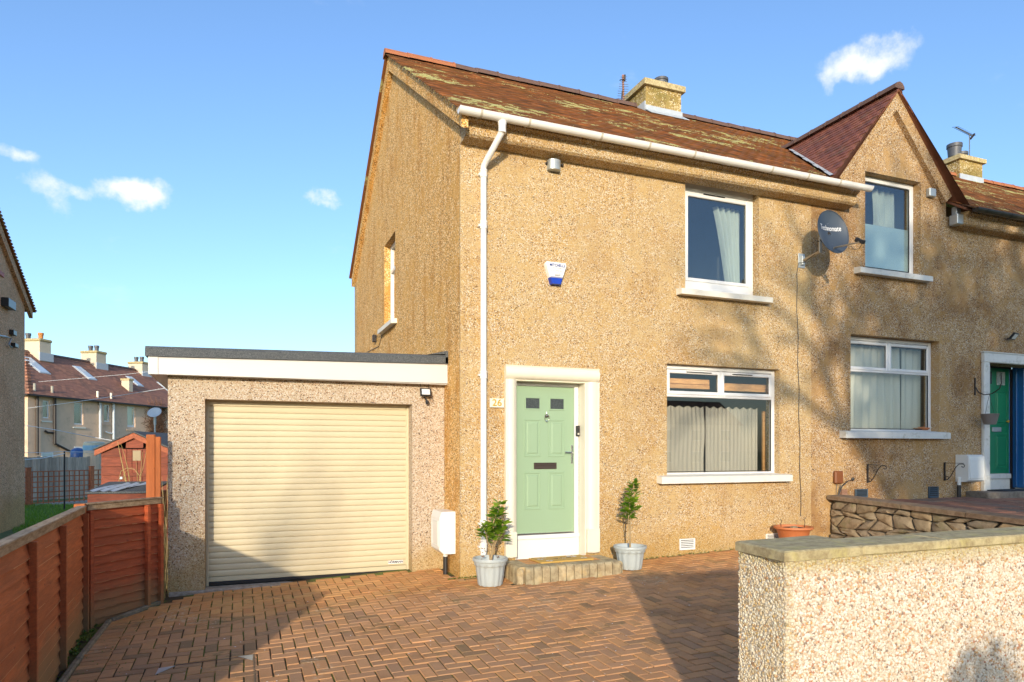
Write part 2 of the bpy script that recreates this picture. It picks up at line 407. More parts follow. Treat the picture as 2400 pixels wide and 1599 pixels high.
def m_felt():
    m, t, b = material('mineral_felt')
    p = pos(t)
    n = t.noise(p, 150, 2); n2 = t.noise(p, 2.5, 4)
    c = t.mix(t.sstep(n, .45, .62), (.045, .05, .055, 1), (.17, .18, .18, 1))
    c = t.mix(t.math('MULTIPLY', n2, .4), c, (.05, .055, .06, 1))
    t.l.new(c, b.inputs['Base Color']); b.inputs['Roughness'].default_value = .85
    t.l.new(t.bump(n, .6, .003), b.inputs['Normal'])
    return m
FELT = m_felt()
def m_leaf(name, a, b2):
    m, t, b = material(name)
    r = rnd_piece(t)
    c = t.mix(r, c4(a), c4(b2))
    t.l.new(c, b.inputs['Base Color']); b.inputs['Roughness'].default_value = .3
    tr = t.new('ShaderNodeBsdfTranslucent'); t.l.new(t.mix(1.0, c, (1.6, 1.9, .7, 1), 'MULTIPLY'), tr.inputs[0])
    mx = t.new('ShaderNodeMixShader'); mx.inputs[0].default_value = .3
    t.l.new(b.outputs[0], mx.inputs[1]); t.l.new(tr.outputs[0], mx.inputs[2])
    t.l.new(mx.outputs[0], t.n['Material Output'].inputs[0])
    return m
LEAF = m_leaf('evergreen_leaf', (.04, .12, .012), (.26, .38, .03))
WEED = m_leaf('weed_leaf', (.06, .12, .02), (.15, .22, .04))
GRASSM = m_leaf('lawn_grass', (.10, .20, .02), (.24, .34, .05))
STRAW = m_leaf('dry_straw', (.42, .30, .13), (.58, .44, .22))
BARK = m_wood('bark_brown', (.20, .15, .11), (.11, .08, .06), (4, 4, 1))
TWIG = simple('brown_creeper', (.17, .085, .045), .9, .3, 6)
STEMM = simple('pale_stem', (.34, .24, .12), .8, .2, 20)

def m_pebble():
    m, t, b = material('dash_pebble')
    p = pos(t); r = rnd_piece(t)
    c = t.ramp(r, [(0, (.74, .67, .57)), (.30, (.70, .58, .44)), (.48, (.60, .44, .29)), (.60, (.80, .75, .68)), (.76, (.54, .31, .15)), (.83, (.66, .54, .42)), (.89, (.20, .14, .10)), (.935, (.42, .15, .06)), (.97, (.56, .31, .08))], 'CONSTANT')
    c = t.mix(t.math('MULTIPLY', t.noise(p, 160, 3), .35), c, (.62, .52, .42, 1))
    # green-yellow algae just under the coping and at the arris
    sp = t.new('ShaderNodeSeparateXYZ'); t.l.new(p, sp.inputs[0])
    z = t.math('ADD', sp.outputs[2], t.math('MULTIPLY', t.noise(p, 5, 4, .6), .12))
    top = t.sstep(z, -.62, -.50)
    ar = t.sstep(t.math('ADD', sp.outputs[0], t.math('MULTIPLY', t.noise(p, 7, 4, .6), .10)), 2.70, 2.60)
    al = t.math('MULTIPLY', t.math('MAXIMUM', top, t.math('MULTIPLY', ar, .55)), .6)
    c = t.mix(al, c, (.42, .36, .13, 1))
    t.l.new(c, b.inputs['Base Color']); b.inputs['Roughness'].default_value = .6
    return m
PEBBLE = m_pebble()
DASHM = simple('dash_mortar', (.46, .38, .29), .95, .2, 12, bump=.6)
ASPH = m_stone('asphalt', [(.05, .05, .05), (.055, .055, .055)], 20, (.08, .075, .07), .3, .5)
LAWNG = simple('lawn_earth', (.12, .15, .04), 1, .3, 3, bump=.8)
GRAVEL = m_stone('rear_path', [(.42, .36, .27), (.50, .43, .33)], 6, (.3, .25, .18), .4, .5)

# ------------------------------------------------------------------ mesh helpers
class MB:
    def __init__(s): s.v = []; s.f = []; s.mi = []; s.cur = 0
    def add(s, vs, fs):
        o = len(s.v); s.v += [tuple(p) for p in vs]
        for f in fs: s.f.append([i + o for i in f]); s.mi.append(s.cur)
        return s
    def box(s, x0, x1, y0, y1, z0, z1, M=None):
        vs = [Vector(p) for p in ((x0, y0, z0), (x1, y0, z0), (x1, y1, z0), (x0, y1, z0), (x0, y0, z1), (x1, y0, z1), (x1, y1, z1), (x0, y1, z1))]
        if M is not None: vs = [M @ p for p in vs]
        return s.add(vs, [(0, 3, 2, 1), (4, 5, 6, 7), (0, 1, 5, 4), (1, 2, 6, 5), (2, 3, 7, 6), (3, 0, 4, 7)])
    def cbox(s, x0, x1, y0, y1, z0, z1, c=.01, M=None):
        """box with every edge chamfered"""
        P = []; idx = {}
        lo = (x0, y0, z0); hi = (x1, y1, z1)
        for a in range(3):
            for sx in (0, 1):
                for sy in (0, 1):
                    for sz in (0, 1):
                        k = (sx, sy, sz); p = []
                        for ax in range(3):
                            val = hi[ax] if k[ax] else lo[ax]
                            if ax != a: val += (-c if k[ax] else c)
                            p.append(val)
                        idx[(a, k)] = len(P); P.append(Vector(p))
        fs = []
        for a in range(3):
            b, d = (a + 1) % 3, (a + 2) % 3
            for sgn in (0, 1):
                q = []
                for (sb, sd) in ((0, 0), (1, 0), (1, 1), (0, 1)):
                    k = [0, 0, 0]; k[a] = sgn; k[b] = sb; k[d] = sd; q.append(idx[(a, tuple(k))])
                fs.append(q if sgn else q[::-1])
            # edges along axis a (between faces of axes b and d)
            for sb in (0, 1):
                for sd in (0, 1):
                    k0 = [0, 0, 0]; k0[b] = sb; k0[d] = sd; k1 = list(k0); k1[a] = 1
                    q = [idx[(b, tuple(k0))], idx[(b, tuple(k1))], idx[(d, tuple(k1))], idx[(d, tuple(k0))]]
                    fs.append(q[::-1] if (sb ^ sd) == 0 else q)
        for sx in (0, 1):
            for sy in (0, 1):
                for sz in (0, 1):
                    k = (sx, sy, sz); q = [idx[(0, k)], idx[(1, k)], idx[(2, k)]]
                    fs.append(q if (sx + sy + sz) % 2 else q[::-1])
        if M is not None: P = [M @ p for p in P]
        return s.add(P, fs)
    def prism(s, poly, vec):
        """closed polygon extruded along vec"""
        n = len(poly); vec = Vector(vec); poly = [Vector(p) for p in poly]
        vs = poly + [p + vec for p in poly]
        fs = [list(range(n))[::-1], [i + n for i in range(n)]]
        fs += [(i, (i + 1) % n, (i + 1) % n + n, i + n) for i in range(n)]
        return s.add(vs, fs)
    def tube(s, path, r, n=8, cap=True):
        path = [Vector(p) for p in path]
        rs = r if isinstance(r, (list, tuple)) else [r] * len(path)
        rings = []; vs = []; ref = None
        for i, p in enumerate(path):
            if i == 0: d = path[1] - p
            elif i == len(path) - 1: d = p - path[i - 1]
            else: d = (path[i + 1] - p).normalized() + (p - path[i - 1]).normalized()
            d.normalize()
            if ref is None: ref = (UP if abs(d.z) < .9 else Vector((1, 0, 0)))
            a = d.cross(ref).normalized(); b = a.cross(d).normalized(); ref = b
            for k in range(n):
                an = 2 * math.pi * k / n
                vs.append(p + (a * math.cos(an) + b * math.sin(an)) * rs[i])
        fs = []
        for i in range(len(path) - 1):
            for k in range(n):
                k2 = (k + 1) % n
                fs.append((i * n + k, i * n + k2, (i + 1) * n + k2, (i + 1) * n + k))
        if cap:
            fs.append(list(range(n))); fs.append([(len(path) - 1) * n + k for k in range(n)][::-1])
        return s.add(vs, fs)
    def lathe(s, prof, c=(0, 0, 0), n=32, mod=None, M=None):
        """profile of (radius, z) turned about a vertical axis at c"""
        c = Vector(c); vs = []; fs = []
        for j, (r, z) in enumerate(prof):
            for k in range(n):
                an = 2 * math.pi * k / n
                rr = r * (mod(k, n, j) if mod else 1)
                p = Vector((rr * math.cos(an), rr * math.sin(an), z))
                if M is not None: p = M @ p
                vs.append(p + c)
        for j in range(len(prof) - 1):
            for k in range(n):
                k2 = (k + 1) % n
                fs.append((j * n + k, j * n + k2, (j + 1) * n + k2, (j + 1) * n + k))
        if prof[0][0] > 1e-6: fs.append(list(range(n))[::-1])
        if prof[-1][0] > 1e-6: fs.append([(len(prof) - 1) * n + k for k in range(n)])
        return s.add(vs, fs)
    def quad(s, a, b, c, d): return s.add([a, b, c, d], [(0, 1, 2, 3)])
    def build(s, name, mats, parent=None, smooth=False, world=True):
        me = bpy.data.meshes.new(name)
        base = Vector((0, 0, 0))
        vs = s.v
        if parent is not None and world:
            pl = gloc(parent); vs = [(p[0] - pl.x, p[1] - pl.y, p[2] - pl.z) for p in vs]
        me.from_pydata(vs, [], s.f)
        if not isinstance(mats, (list, tuple)): mats = [mats]
        for m in mats: me.materials.append(m)
        if len(mats) > 1: me.polygons.foreach_set('material_index', s.mi)
        if smooth: me.polygons.foreach_set('use_smooth', [True] * len(me.polygons))
        me.update()
        o = bpy.data.objects.new(name, me); COL.objects.link(o)
        if parent is not None: o.parent = parent
        return o
GL = {}
def gloc(o):
    p = Vector((0, 0, 0))
    while o is not None:
        p = p + Vector(o.location); o = o.parent
    return p
def sharp(o, ang=40):
    me = o.data
    me.polygons.foreach_set('use_smooth', [True] * len(me.polygons))
    try: me.set_sharp_from_angle(angle=R(ang))
    except Exception: pass
    return o
def tag(o, label=None, cat=None, group=None, kind=None):
    if label: o['label'] = label
    if cat: o['category'] = cat
    if group: o['group'] = group
    if kind: o['kind'] = kind
    return o
def thing(name, label, cat, loc=(0, 0, 0), group=None):
    o = bpy.data.objects.new(name, None); COL.objects.link(o); o.location = loc; o.empty_display_size = .1
    return tag(o, label, cat, group)
def struct(o): o['kind'] = 'structure'; return o
def inst(name, src, parent, M):
    """another object on the same mesh; M is the placing in world space"""
    o = bpy.data.objects.new(name, src.data if hasattr(src, 'data') else src); COL.objects.link(o)
    if parent is not None:
        o.parent = parent; M = Matrix.Translation(-gloc(parent)) @ M
    o.matrix_local = M
    return o
def mesh_only(mb, name, mats, smooth=False):
    me = bpy.data.meshes.new(name); me.from_pydata(mb.v, [], mb.f)
    if not isinstance(mats, (list, tuple)): mats = [mats]
    for m in mats: me.materials.append(m)
    if len(mats) > 1: me.polygons.foreach_set('material_index', mb.mi)
    if smooth: me.polygons.foreach_set('use_smooth', [True] * len(me.polygons))
    me.update(); return me
def text_obj(body, size, mat, parent, M, extrude=.0015, name='lettering', align='CENTER', sx=1.0, bold=0, shear=0):
    cu = bpy.data.curves.new(name, 'FONT'); cu.body = body; cu.size = size; cu.extrude = extrude
    cu.align_x = align; cu.align_y = 'CENTER'; cu.offset = bold; cu.shear = shear
    cu.resolution_u = 4
    tmp = bpy.data.objects.new('tmp', cu); COL.objects.link(tmp)
    dg = bpy.context.evaluated_depsgraph_get(); dg.update()
    me = bpy.data.meshes.new_from_object(tmp.evaluated_get(dg))
    bpy.data.objects.remove(tmp)
    me.transform(Matrix.Diagonal((sx, 1, 1, 1)))
    me.materials.clear(); me.materials.append(mat)
    return inst(name, me, parent, M)
FACING = Matrix.Rotation(R(90), 4, 'X')          # letters upright, facing -y

# ================================================================== GROUND
DRV = thing('driveway', None, None); struct(DRV)
# ground sheet to the horizon
g = MB(); g.quad((-900, -900, -2.35), (900, -900, -2.35), (900, 900, -2.35), (-900, 900, -2.35)); struct(g.build('ground', LAWNG))
def gq(pts, dz): return [(x, y, G(x, y) + dz) for x, y in pts]
b = MB(); b.add(gq([(-1.9, -1.2), (9.1, -1.2), (9.1, 8.62), (2.66, 8.62), (2.66, 9.5), (-1.9, 9.5)], -.012), [(0, 1, 2, 3, 4, 5)])
b.build('paving_bed', JOINT, DRV)
rd = MB(); rd.box(-60, 60, -9.2, -3.2, -2.33, -2.30); struct(rd.build('road', ASPH))
pv = MB(); pv.box(-60, 60, -3.2, -1.2, -2.33, -2.17); struct(pv.build('pavement', CONC))

# ---- driveway pavers: 90 degree herringbone laid square to the house
MOD = .2225; HW = MOD / 2; TH = .05; JT = .0115
def paver_mb(l, w, c=.004):
    mb = MB(); x, y = l / 2 - JT / 2, w / 2 - JT / 2
    mb.add([(-x, -y, -TH), (x, -y, -TH), (x, y, -TH), (-x, y, -TH), (-x, -y, -c), (x, -y, -c), (x, y, -c), (-x, y, -c),
            (-x + c, -y + c, 0), (x - c, -y + c, 0), (x - c, y - c, 0), (-x + c, y - c, 0)],
           [(0, 1, 5, 4), (1, 2, 6, 5), (2, 3, 7, 6), (3, 0, 4, 7), (4, 5, 9, 8), (5, 6, 10, 9), (6, 7, 11, 10), (7, 4, 8, 11), (8, 9, 10, 11)])
    return mb
SLOPE = Matrix(((1, 0, 0), (0, 1, 0), (.035, .032, 1))).to_4x4()
PAVE_LEFT = -1.08
e1 = on_g(180, 1555); e2 = on_g(264, 1456); e3 = on_g(378, 1413.5)
def keep(cx, cy):
    if cx < PAVE_LEFT + .02 or cx > 8.9: return False
    if cy < 3.2 and cx > 2.42: return False
    if cy > (9.27 if cx < 2.62 else 8.44): return False
    if cx < -.72 and cy > 9.1: return False
    # diagonal corner by the fence
    if cy > e2.y and (cx - e2.x) * (e3.y - e2.y) - (cy - e2.y) * (e3.x - e2.x) < .06: return False
    if 3.22 < cx < 4.66 and cy > 7.84: return False
    return cy > -1.1
pav = []; halves = []
for i in range(-60, 120):
    for j in range(-60, 120):
        k = (i - j) % 4                 # cell grid of half pavers; each paver covers two cells
        x, y = i * HW, j * HW
        if k == 0: cx, cy, rot = x + HW, y + HW / 2, 0            # lies along x over cells i, i+1
        elif k == 3: cx, cy, rot = x + HW / 2, y + HW, 1          # along y over cells j, j+1
        else: continue
        cx += -1.08; cy += 3.2
        if keep(cx, cy): pav.append((cx, cy, rot))
        elif rot == 0 and abs(cx + 1.08) < .02 and 1 < cy < e2.y - .1: halves.append((cx + HW / 2, cy, 0))
# a soldier strip of pavers along the left edging
yy = 2.0
while yy < 8.25:
    pav.append((PAVE_LEFT - HW + .0, yy, 0)); yy += HW
pme = mesh_only(paver_mb(MOD, HW), 'paver', PAVER)
def paver_size(c):
    p = Vector((c[0], c[1], G(c[0], c[1]))); t = p.x * SN + p.y * CS
    if t < .3: return 0
    u = CX + F * (p.x * CS - p.y * SN) / t; v = HY - F * p.z / t
    if not (-20 < u < 2420 and v < 1625): return 0
    if u > 1735 and v > 1270: return 0
    return 1 / t
pav.sort(key=paver_size, reverse=True)
def pmat(c):
    cx, cy, rot = c
    return (Matrix.Translation((cx + random.gauss(0, .0012), cy + random.gauss(0, .0012), G(cx, cy) + random.gauss(0, .0013))) @ SLOPE @
            Matrix.Rotation(random.gauss(0, .006), 4, 'X') @ Matrix.Rotation(R(90) * rot + random.gauss(0, .006), 4, 'Z'))
for c in pav[:300]: inst('paver', pme, DRV, pmat(c))
rest = MB(); pm = paver_mb(MOD, HW)
for c in pav[300:]:
    M = pmat(c); rest.add([M @ Vector(p) for p in pm.v], pm.f)
for c in halves:
    M = pmat(c) @ Matrix.Diagonal((.485, 1, 1, 1)); rest.add([M @ Vector(p) for p in pm.v], pm.f)
tag(rest.build('paver_field', PAVER, DRV), kind='stuff')
# paving stones cut round the diagonal corner, concrete edging, garage threshold
def gbox(mb, a, b2, w, z0, z1, c=.008):
    a = Vector((a[0], a[1], 0)); b2 = Vector((b2[0], b2[1], 0)); d = b2 - a; L = d.length; an = math.atan2(d.y, d.x)
    za, zb = G(a.x, a.y), G(b2.x, b2.y); sl = math.atan2(zb - za, L)
    M = Matrix.Translation((a.x, a.y, za)) @ Matrix.Rotation(an, 4, 'Z') @ Matrix.Rotation(-sl, 4, 'Y')
    mb.cbox(0, L, -w / 2, w / 2, z0, z1, c, M)
for (a, b2) in (((-1.36, 2.5), (-1.345, 5.0)), ((-1.345, 5.01), (-1.325, 7.0)), ((-1.325, 7.01), (e2.x - .03, e2.y)), ((e2.x - .02, e2.y + .01), (e3.x, e3.y + .04))):
    mb = MB(); gbox(mb, a, b2, .055, -.1, .03, .012); mb.build('edging_kerb', EDGE, DRV)
mb = MB()
tri = [(PAVE_LEFT - .2, 8.24), (PAVE_LEFT + .0, 8.24), (-.80, 8.62), (-.78, 8.90), (e2.x + .03, e2.y + .02)]
mb.add(gq(tri, -.004), [tuple(range(len(tri)))]); mb.build('cut_paving', PAVER, DRV)
mb = MB(); mb.cbox(-.80, 2.66, 9.215, 9.47, -1.9, -1.722, .01); mb.build('garage_threshold', CONC, DRV)
# soil bed along the fence
bed = MB(); N = 26
for i in range(N + 1):
    y = 2.5 + i * (8.9 - 2.5) / N
    xe = -1.36 if y < 8.2 else -1.30 + (y - 8.2) * .6
    for k, x in enumerate((-1.62, -1.5, -1.42, xe - .02)):
        bed.v.append((x, y, G(x, y) - .03 + random.uniform(-.02, .035)))
for i in range(N):
    for k in range(3): a = i * 4 + k; bed.f.append((a, a + 1, a + 5, a + 4)); bed.mi.append(0)
struct(bed.build('soil_bed', SOIL))
# weeds and moss in the bed and along the wall foot
def tuft(mb, c, n, L, w, spread=1.0):
    for _ in range(n):
        an = random.uniform(0, 6.283); tl = random.uniform(.3, 1.1) * spread
        d = Vector((math.cos(an) * math.sin(tl), math.sin(an) * math.sin(tl), math.cos(tl)))
        s = d.cross(UP); s = s.normalized() if s.length > .01 else Vector((1, 0, 0))
        l = L * random.uniform(.5, 1.1); p = Vector(c)
        mb.add([p, p + d * l * .5 + s * w, p + d * l * .95 - UP * l * .12, p + d * l * .5 - s * w], [(0, 1, 2, 3)])
wd = MB()
for _ in range(90):
    y = random.uniform(4.8, 8.5); x = random.uniform(-1.48, -1.36)
    tuft(wd, (x, y, G(x, y) - .01), random.randint(4, 9), random.uniform(.02, .055), .007)
for (x, y, n) in ((-1.42, 7.35, 60), (-1.43, 6.9, 45), (-1.41, 7.8, 30)):
    for _ in range(n // 4):
        px, py = x + random.gauss(0, .03), y + random.gauss(0, .10); tuft(wd, (px, py, G(px, py)), 5, .05, .009)
for _ in range(70):
    x = random.uniform(2.5, 3.15); y = 8.48 if x > 2.7 else 8.5; tuft(wd, (x, y, G(x, y)), 4, .035, .004)
for _ in range(110):
    x = random.uniform(4.95, 8.9); tuft(wd, (x, 8.46, G(x, 8.46)), 4, .03, .005)
for _ in range(60):
    x = random.uniform(-1.3, -.9); y = random.uniform(5.0, 8.6); tuft(wd, (x, y, G(x, y)), 3, .018, .004)
tag(wd.build('weeds', WEED), 'small green weeds and moss tufts in the soil by the fence and along the wall foot', 'weeds', kind='stuff')
lf = MB()
for _ in range(160):
    x = random.uniform(-1.2, 8.3); y = random.uniform(4.6, 8.4)
    if 2.9 < x < 4.9 and y > 7.7: continue
    an = random.uniform(0, 6.28); s = random.uniform(.006, .014); z = G(x, y) + .006
    lf.add([(x + s * math.cos(an), y + s * math.sin(an), z), (x - s * .5 * math.sin(an), y + s * .5 * math.cos(an), z + .003), (x - s * math.cos(an), y - s * math.sin(an), z + .001), (x + s * .5 * math.sin(an), y - s * .5 * math.cos(an), z + .002)], [(0, 1, 2, 3)])
tag(lf.build('stone_chips', PRINTW), 'tiny pale stone chips scattered over the brick driveway', 'stone chips', kind='stuff')
l2 = MB(); p0 = on_g(200, 1541) + UP * .012
l2.add([p0 + Vector(q) for q in ((-.03, -.02, 0), (0, -.022, .006), (.035, .02, .004), (-.005, .02, .01))], [(0, 1, 2, 3)])
tag(l2.build('fallen_leaf', simple('orange_leaf', (.50, .20, .05), .8)), 'small orange fallen leaf on the bricks beside the edging', 'leaf')
# manhole cover let into the drive: metal corner plates and rim
mc = thing('manhole_cover', 'brick-filled manhole cover with pale metal corner plates at the front of the drive', 'manhole cover', tuple(on_g(580, 1540)))
ca = on_g(591, 1537); cb = on_g(367, 1569); cc = on_g(594, 1640)
def plate(p, q, r_):
    mb = MB(); mb.prism([Vector((a.x, a.y, G(a.x, a.y) + .003)) for a in (p, q, r_)], (0, 0, .004)); return mb.build('corner_plate', GREYPL, mc)
plate(on_g(593, 1536), on_g(558, 1540), on_g(592, 1549)); plate(on_g(411, 1562), on_g(364, 1583), on_g(372, 1568))
rim = MB()
def strip(a, b2, w):
    rim.prism([Vector((a.x - w, a.y, G(a.x, a.y) + .001)), Vector((a.x + w, a.y, G(a.x, a.y) + .001)), Vector((b2.x + w, b2.y, G(b2.x, b2.y) + .001)), Vector((b2.x - w, b2.y, G(b2.x, b2.y) + .001))], (0, 0, .004))
strip(on_g(594, 1534), on_g(597, 1625), .004)
a_, b_ = on_g(411, 1560), on_g(560, 1541)
rim.prism([Vector((a_.x, a_.y - .004, G(a_.x, a_.y) + .001)), Vector((b_.x, b_.y - .004, G(b_.x, b_.y) + .001)), Vector((b_.x, b_.y + .004, G(b_.x, b_.y) + .001)), Vector((a_.x, a_.y + .004, G(a_.x, a_.y) + .001))], (0, 0, .004))
rim.build('rim', DARKM, mc)

# ================================================================== generic wall with openings
def wall_xz(mb, x0, x1, z0, z1, y0, y1, holes):
    xs = sorted({x0, x1, *[h[0] for h in holes], *[h[1] for h in holes]})
    zs = sorted({z0, z1, *[h[2] for h in holes], *[h[3] for h in holes]})
    xs = [x for x in xs if x0 <= x <= x1]; zs = [z for z in zs if z0 <= z <= z1]
    for i in range(len(xs) - 1):
        run = None
        for k in range(len(zs) - 1):
            cx, cz = (xs[i] + xs[i + 1]) / 2, (zs[k] + zs[k + 1]) / 2
            solid = not any(h[0] < cx < h[1] and h[2] < cz < h[3] for h in holes)
            if solid: run = (run[0], zs[k + 1]) if run else (zs[k], zs[k + 1])
            if (not solid or k == len(zs) - 2) and run:
                mb.box(xs[i], xs[i + 1], y0, y1, run[0], run[1]); run = None
def wall_yz(mb, y0, y1, z0, z1, x0, x1, holes):
    t = MB(); wall_xz(t, y0, y1, z0, z1, x0, x1, holes)
    mb.add([(p[1], p[0], p[2]) for p in t.v], [f[::-1] for f in t.f])

YF = 8.5; XG = 2.665; XP = 8.62; RY = 12.7; RZ = 7.40; EY = 8.14; EZ = 4.27; RYB = 17.25
RS = (RZ - EZ) / (RY - EY); RA = math.atan(RS)
# openings (x0, x1, z0, z1)
W1 = (5.847, 7.964, -.40, 1.285)                    # living room window
W2 = (6.17, 7.556, 2.40, 4.06)                      # bedroom window
DO = (3.44, 4.50, -1.50, on_y(1213, 889, 8.46).z)   # doorway
W3 = (9.48, 11.61, .30, 1.95)
W4 = (9.81, 11.14, 3.06, 4.72)
D2 = (on_y(2318, 850, 8.5).x, 14.5, -.75, on_y(2330, 852, 8.5).z)
GW = (12.5, 13.52, 2.42, 4.05)                      # gable window, y range

H26 = thing('end_terrace_house', 'ochre roughcast end house with the sage green front door and tall plain gable', 'house', (5.6, 8.5, -1.6))
mb = MB(); wall_xz(mb, XG + .3, XP, -2.2, 4.2, YF, YF + .3, [W1, W2, DO]); mb.box(XG, XG + .3, YF, YF + .03, -2.2, 4.2); mb.build('front_wall', WALL, H26)
mb = MB(); wall_yz(mb, YF + .03, 17.0, -2.2, 4.05, XG, XG + .3, [GW])
mb.prism([(XG, YF + .03, 4.05), (XG, YF + .03, 4.22), (XG, RY, RZ - .1), (XG, 17.0, 4.35), (XG, 17.0, 4.05)], (.3, 0, 0))
mb.build('gable_wall', GABLE, H26)
mb = MB(); mb.box(XG, XP, 17.0, 17.3, -2.2, 4.2); mb.build('rear_wall', WALL, H26)
# roof deck under the tiles
def roofpt(y, d=0): return EZ + (y - EY) * RS + d
rf = MB()
DECKM = simple('roof_underlay', (.20, .075, .035), .95, .3, 12)
rf.prism([(2.60, EY + .04, roofpt(EY + .04, -.03)), (2.60, RY, RZ - .03), (2.60, RYB - .05, EZ + .0), (2.60, RYB - .05, EZ - .05), (2.60, RY, RZ - .09), (2.60, EY + .04, roofpt(EY, -.06))], (XP - 2.60, 0, 0))
ROOF = rf.build('roof', DECKM, H26)
# clay tiles
TW = .178; TE = .112; TL = .19; TT = .013
def tile_mb(w=TW, l=TL, th=TT):
    mb = MB(); x = w / 2 - .0015
    cam_ = .004
    mb.add([(-x, 0, -th), (x, 0, -th), (x, l, -th), (-x, l, -th), (-x, 0, 0), (0, 0, cam_), (x, 0, 0), (x, l, 0), (0, l, cam_), (-x, l, 0)],
           [(0, 1, 6, 5, 4), (1, 2, 7, 6), (2, 3, 9, 8, 7), (3, 0, 4, 9), (4, 5, 8, 9), (5, 6, 7, 8), (0, 3, 2, 1)])
    return mb
tme = mesh_only(tile_mb(), 'roof_tile', TILE)
def tile_positions(x0, x1, y0, y1, clip=None):
    L = (y1 - y0) / math.cos(RA); n = int(L / TE); out = []
    for j in range(n):
        off = TW / 2 if j % 2 else 0
        x = x0 + off
        while x < x1:
            s = j * TE; y = y0 + s * math.cos(RA); z = roofpt(y0) + s * math.sin(RA)
            if clip is None or clip(x, y): out.append((x, y, z))
            x += TW
    return out
TILT = .055
def tmat(p, ang=None):
    return (Matrix.Translation((p[0] + random.gauss(0, .001), p[1], p[2] + .012 + random.gauss(0, .0015))) @ Matrix.Rotation(RA - TILT + random.gauss(0, .010), 4, 'X')
            @ Matrix.Rotation(random.gauss(0, .008), 4, 'Y') @ Matrix.Rotation(random.gauss(0, .006), 4, 'Z'))
def in_chimney(x, y): return 8.05 < x < 9.0 and y > 12.35
ps = tile_positions(2.52 + TW / 2, XP + .02, EY - .03, RY - .06, lambda x, y: not in_chimney(x, y) and not (x > XP - .05 and False))
ps.sort(key=lambda p: p[0] * SN + p[1] * CS)
for p in ps[:300]: inst('roof_tile', tme, ROOF, tmat(p))
def join_tiles(name, pts, mat, parent, ang=None):
    mb = MB(); tm = tile_mb()
    for p in pts:
        M = tmat(p); mb.add([M @ Vector(q) for q in tm.v], tm.f)
    return tag(mb.build(name, mat, parent), kind='stuff')
join_tiles('roof_tile_field', ps[300:], TILE, ROOF)
# rear slope: same covering, seen by nobody in front
mb = MB(); mb.prism([(2.52, RY, RZ + .01), (2.52, RYB, EZ + .03), (2.52, RYB, EZ - .0), (2.52, RY, RZ - .02)], (XP - 2.52, 0, 0)); mb.build('rear_slope', TILE, H26)
# stepped tile ends along the front verge, ridge tiles
RIDGE1 = simple('ridge_clay_orange', (.36, .13, .055), .8, .25, 5, dirt=((.14, .09, .06), 5, .6)); RIDGE2 = simple('ridge_clay_dark', (.13, .075, .058), .85, .25, 5)
def ridge_mesh(L, mat):
    mb = MB(); prof = [(-.125, -.075), (-.115, -.02), (-.07, .035), (0, .06), (.07, .035), (.115, -.02), (.125, -.075)]
    vs = []; 
    for x, k in ((0, 1.0), (L - .035, 1.0), (L - .035, 1.14), (L, 1.14)):
        for (a, h) in prof: vs.append((x, a * k, h * k))
    n = len(prof); fs = []
    for j in range(3):
        for i in range(n - 1): fs.append((j * n + i, (j + 1) * n + i, (j + 1) * n + i + 1, j * n + i + 1))
    fs.append([3 * n + i for i in range(n)]); fs.append(list(range(n))[::-1])
    mb.add(vs, fs); return mesh_only(mb, 'ridge_tile', mat)
RL = .45; rm1 = ridge_mesh(RL, RIDGE1); rm2 = ridge_mesh(RL, RIDGE2)
x = 2.50; i = 0
while x < XP - .05:
    if not (7.75 < x + RL / 2 < 9.0): inst('ridge_tile', rm1 if i < 3 else rm2, ROOF, Matrix.Translation((x, RY, RZ + .035 + random.gauss(0, .004))) @ Matrix.Rotation(random.gauss(0, .012), 4, 'Y'))
    x += RL; i += 1
# raked verge band of roughcast under the tiles, proud of the gable
mb = MB()
for (ya, za, yb, zb) in ((EY + .02, roofpt(EY + .02), RY, RZ), (RYB - .05, EZ + .03, RY, RZ)):
    mb.prism([(2.575, ya, za - .03), (2.575, yb, zb - .03), (2.575, yb, zb - .30), (2.575, ya, za - .24)], (XG - 2.575 - .002, 0, 0))
mb.build('verge_band', GABLE, H26)
# eaves band
def eaves(x0, x1, parent, mat, dz=0):
    mb = MB(); mb.prism([(x0, 8.497, 3.99 + dz), (x0, 8.31, 4.01 + dz), (x0, 8.275, 4.035 + dz), (x0, 8.265, 4.07 + dz), (x0, 8.262, 4.165 + dz), (x0, 8.20, 4.195 + dz), (x0, 8.20, 4.235 + dz), (x0, 8.497, 4.26 + dz)], (x1 - x0, 0, 0)); return mb.build('eaves_band', mat, parent)
eaves(XG + .004, 9.35, H26, WALL)

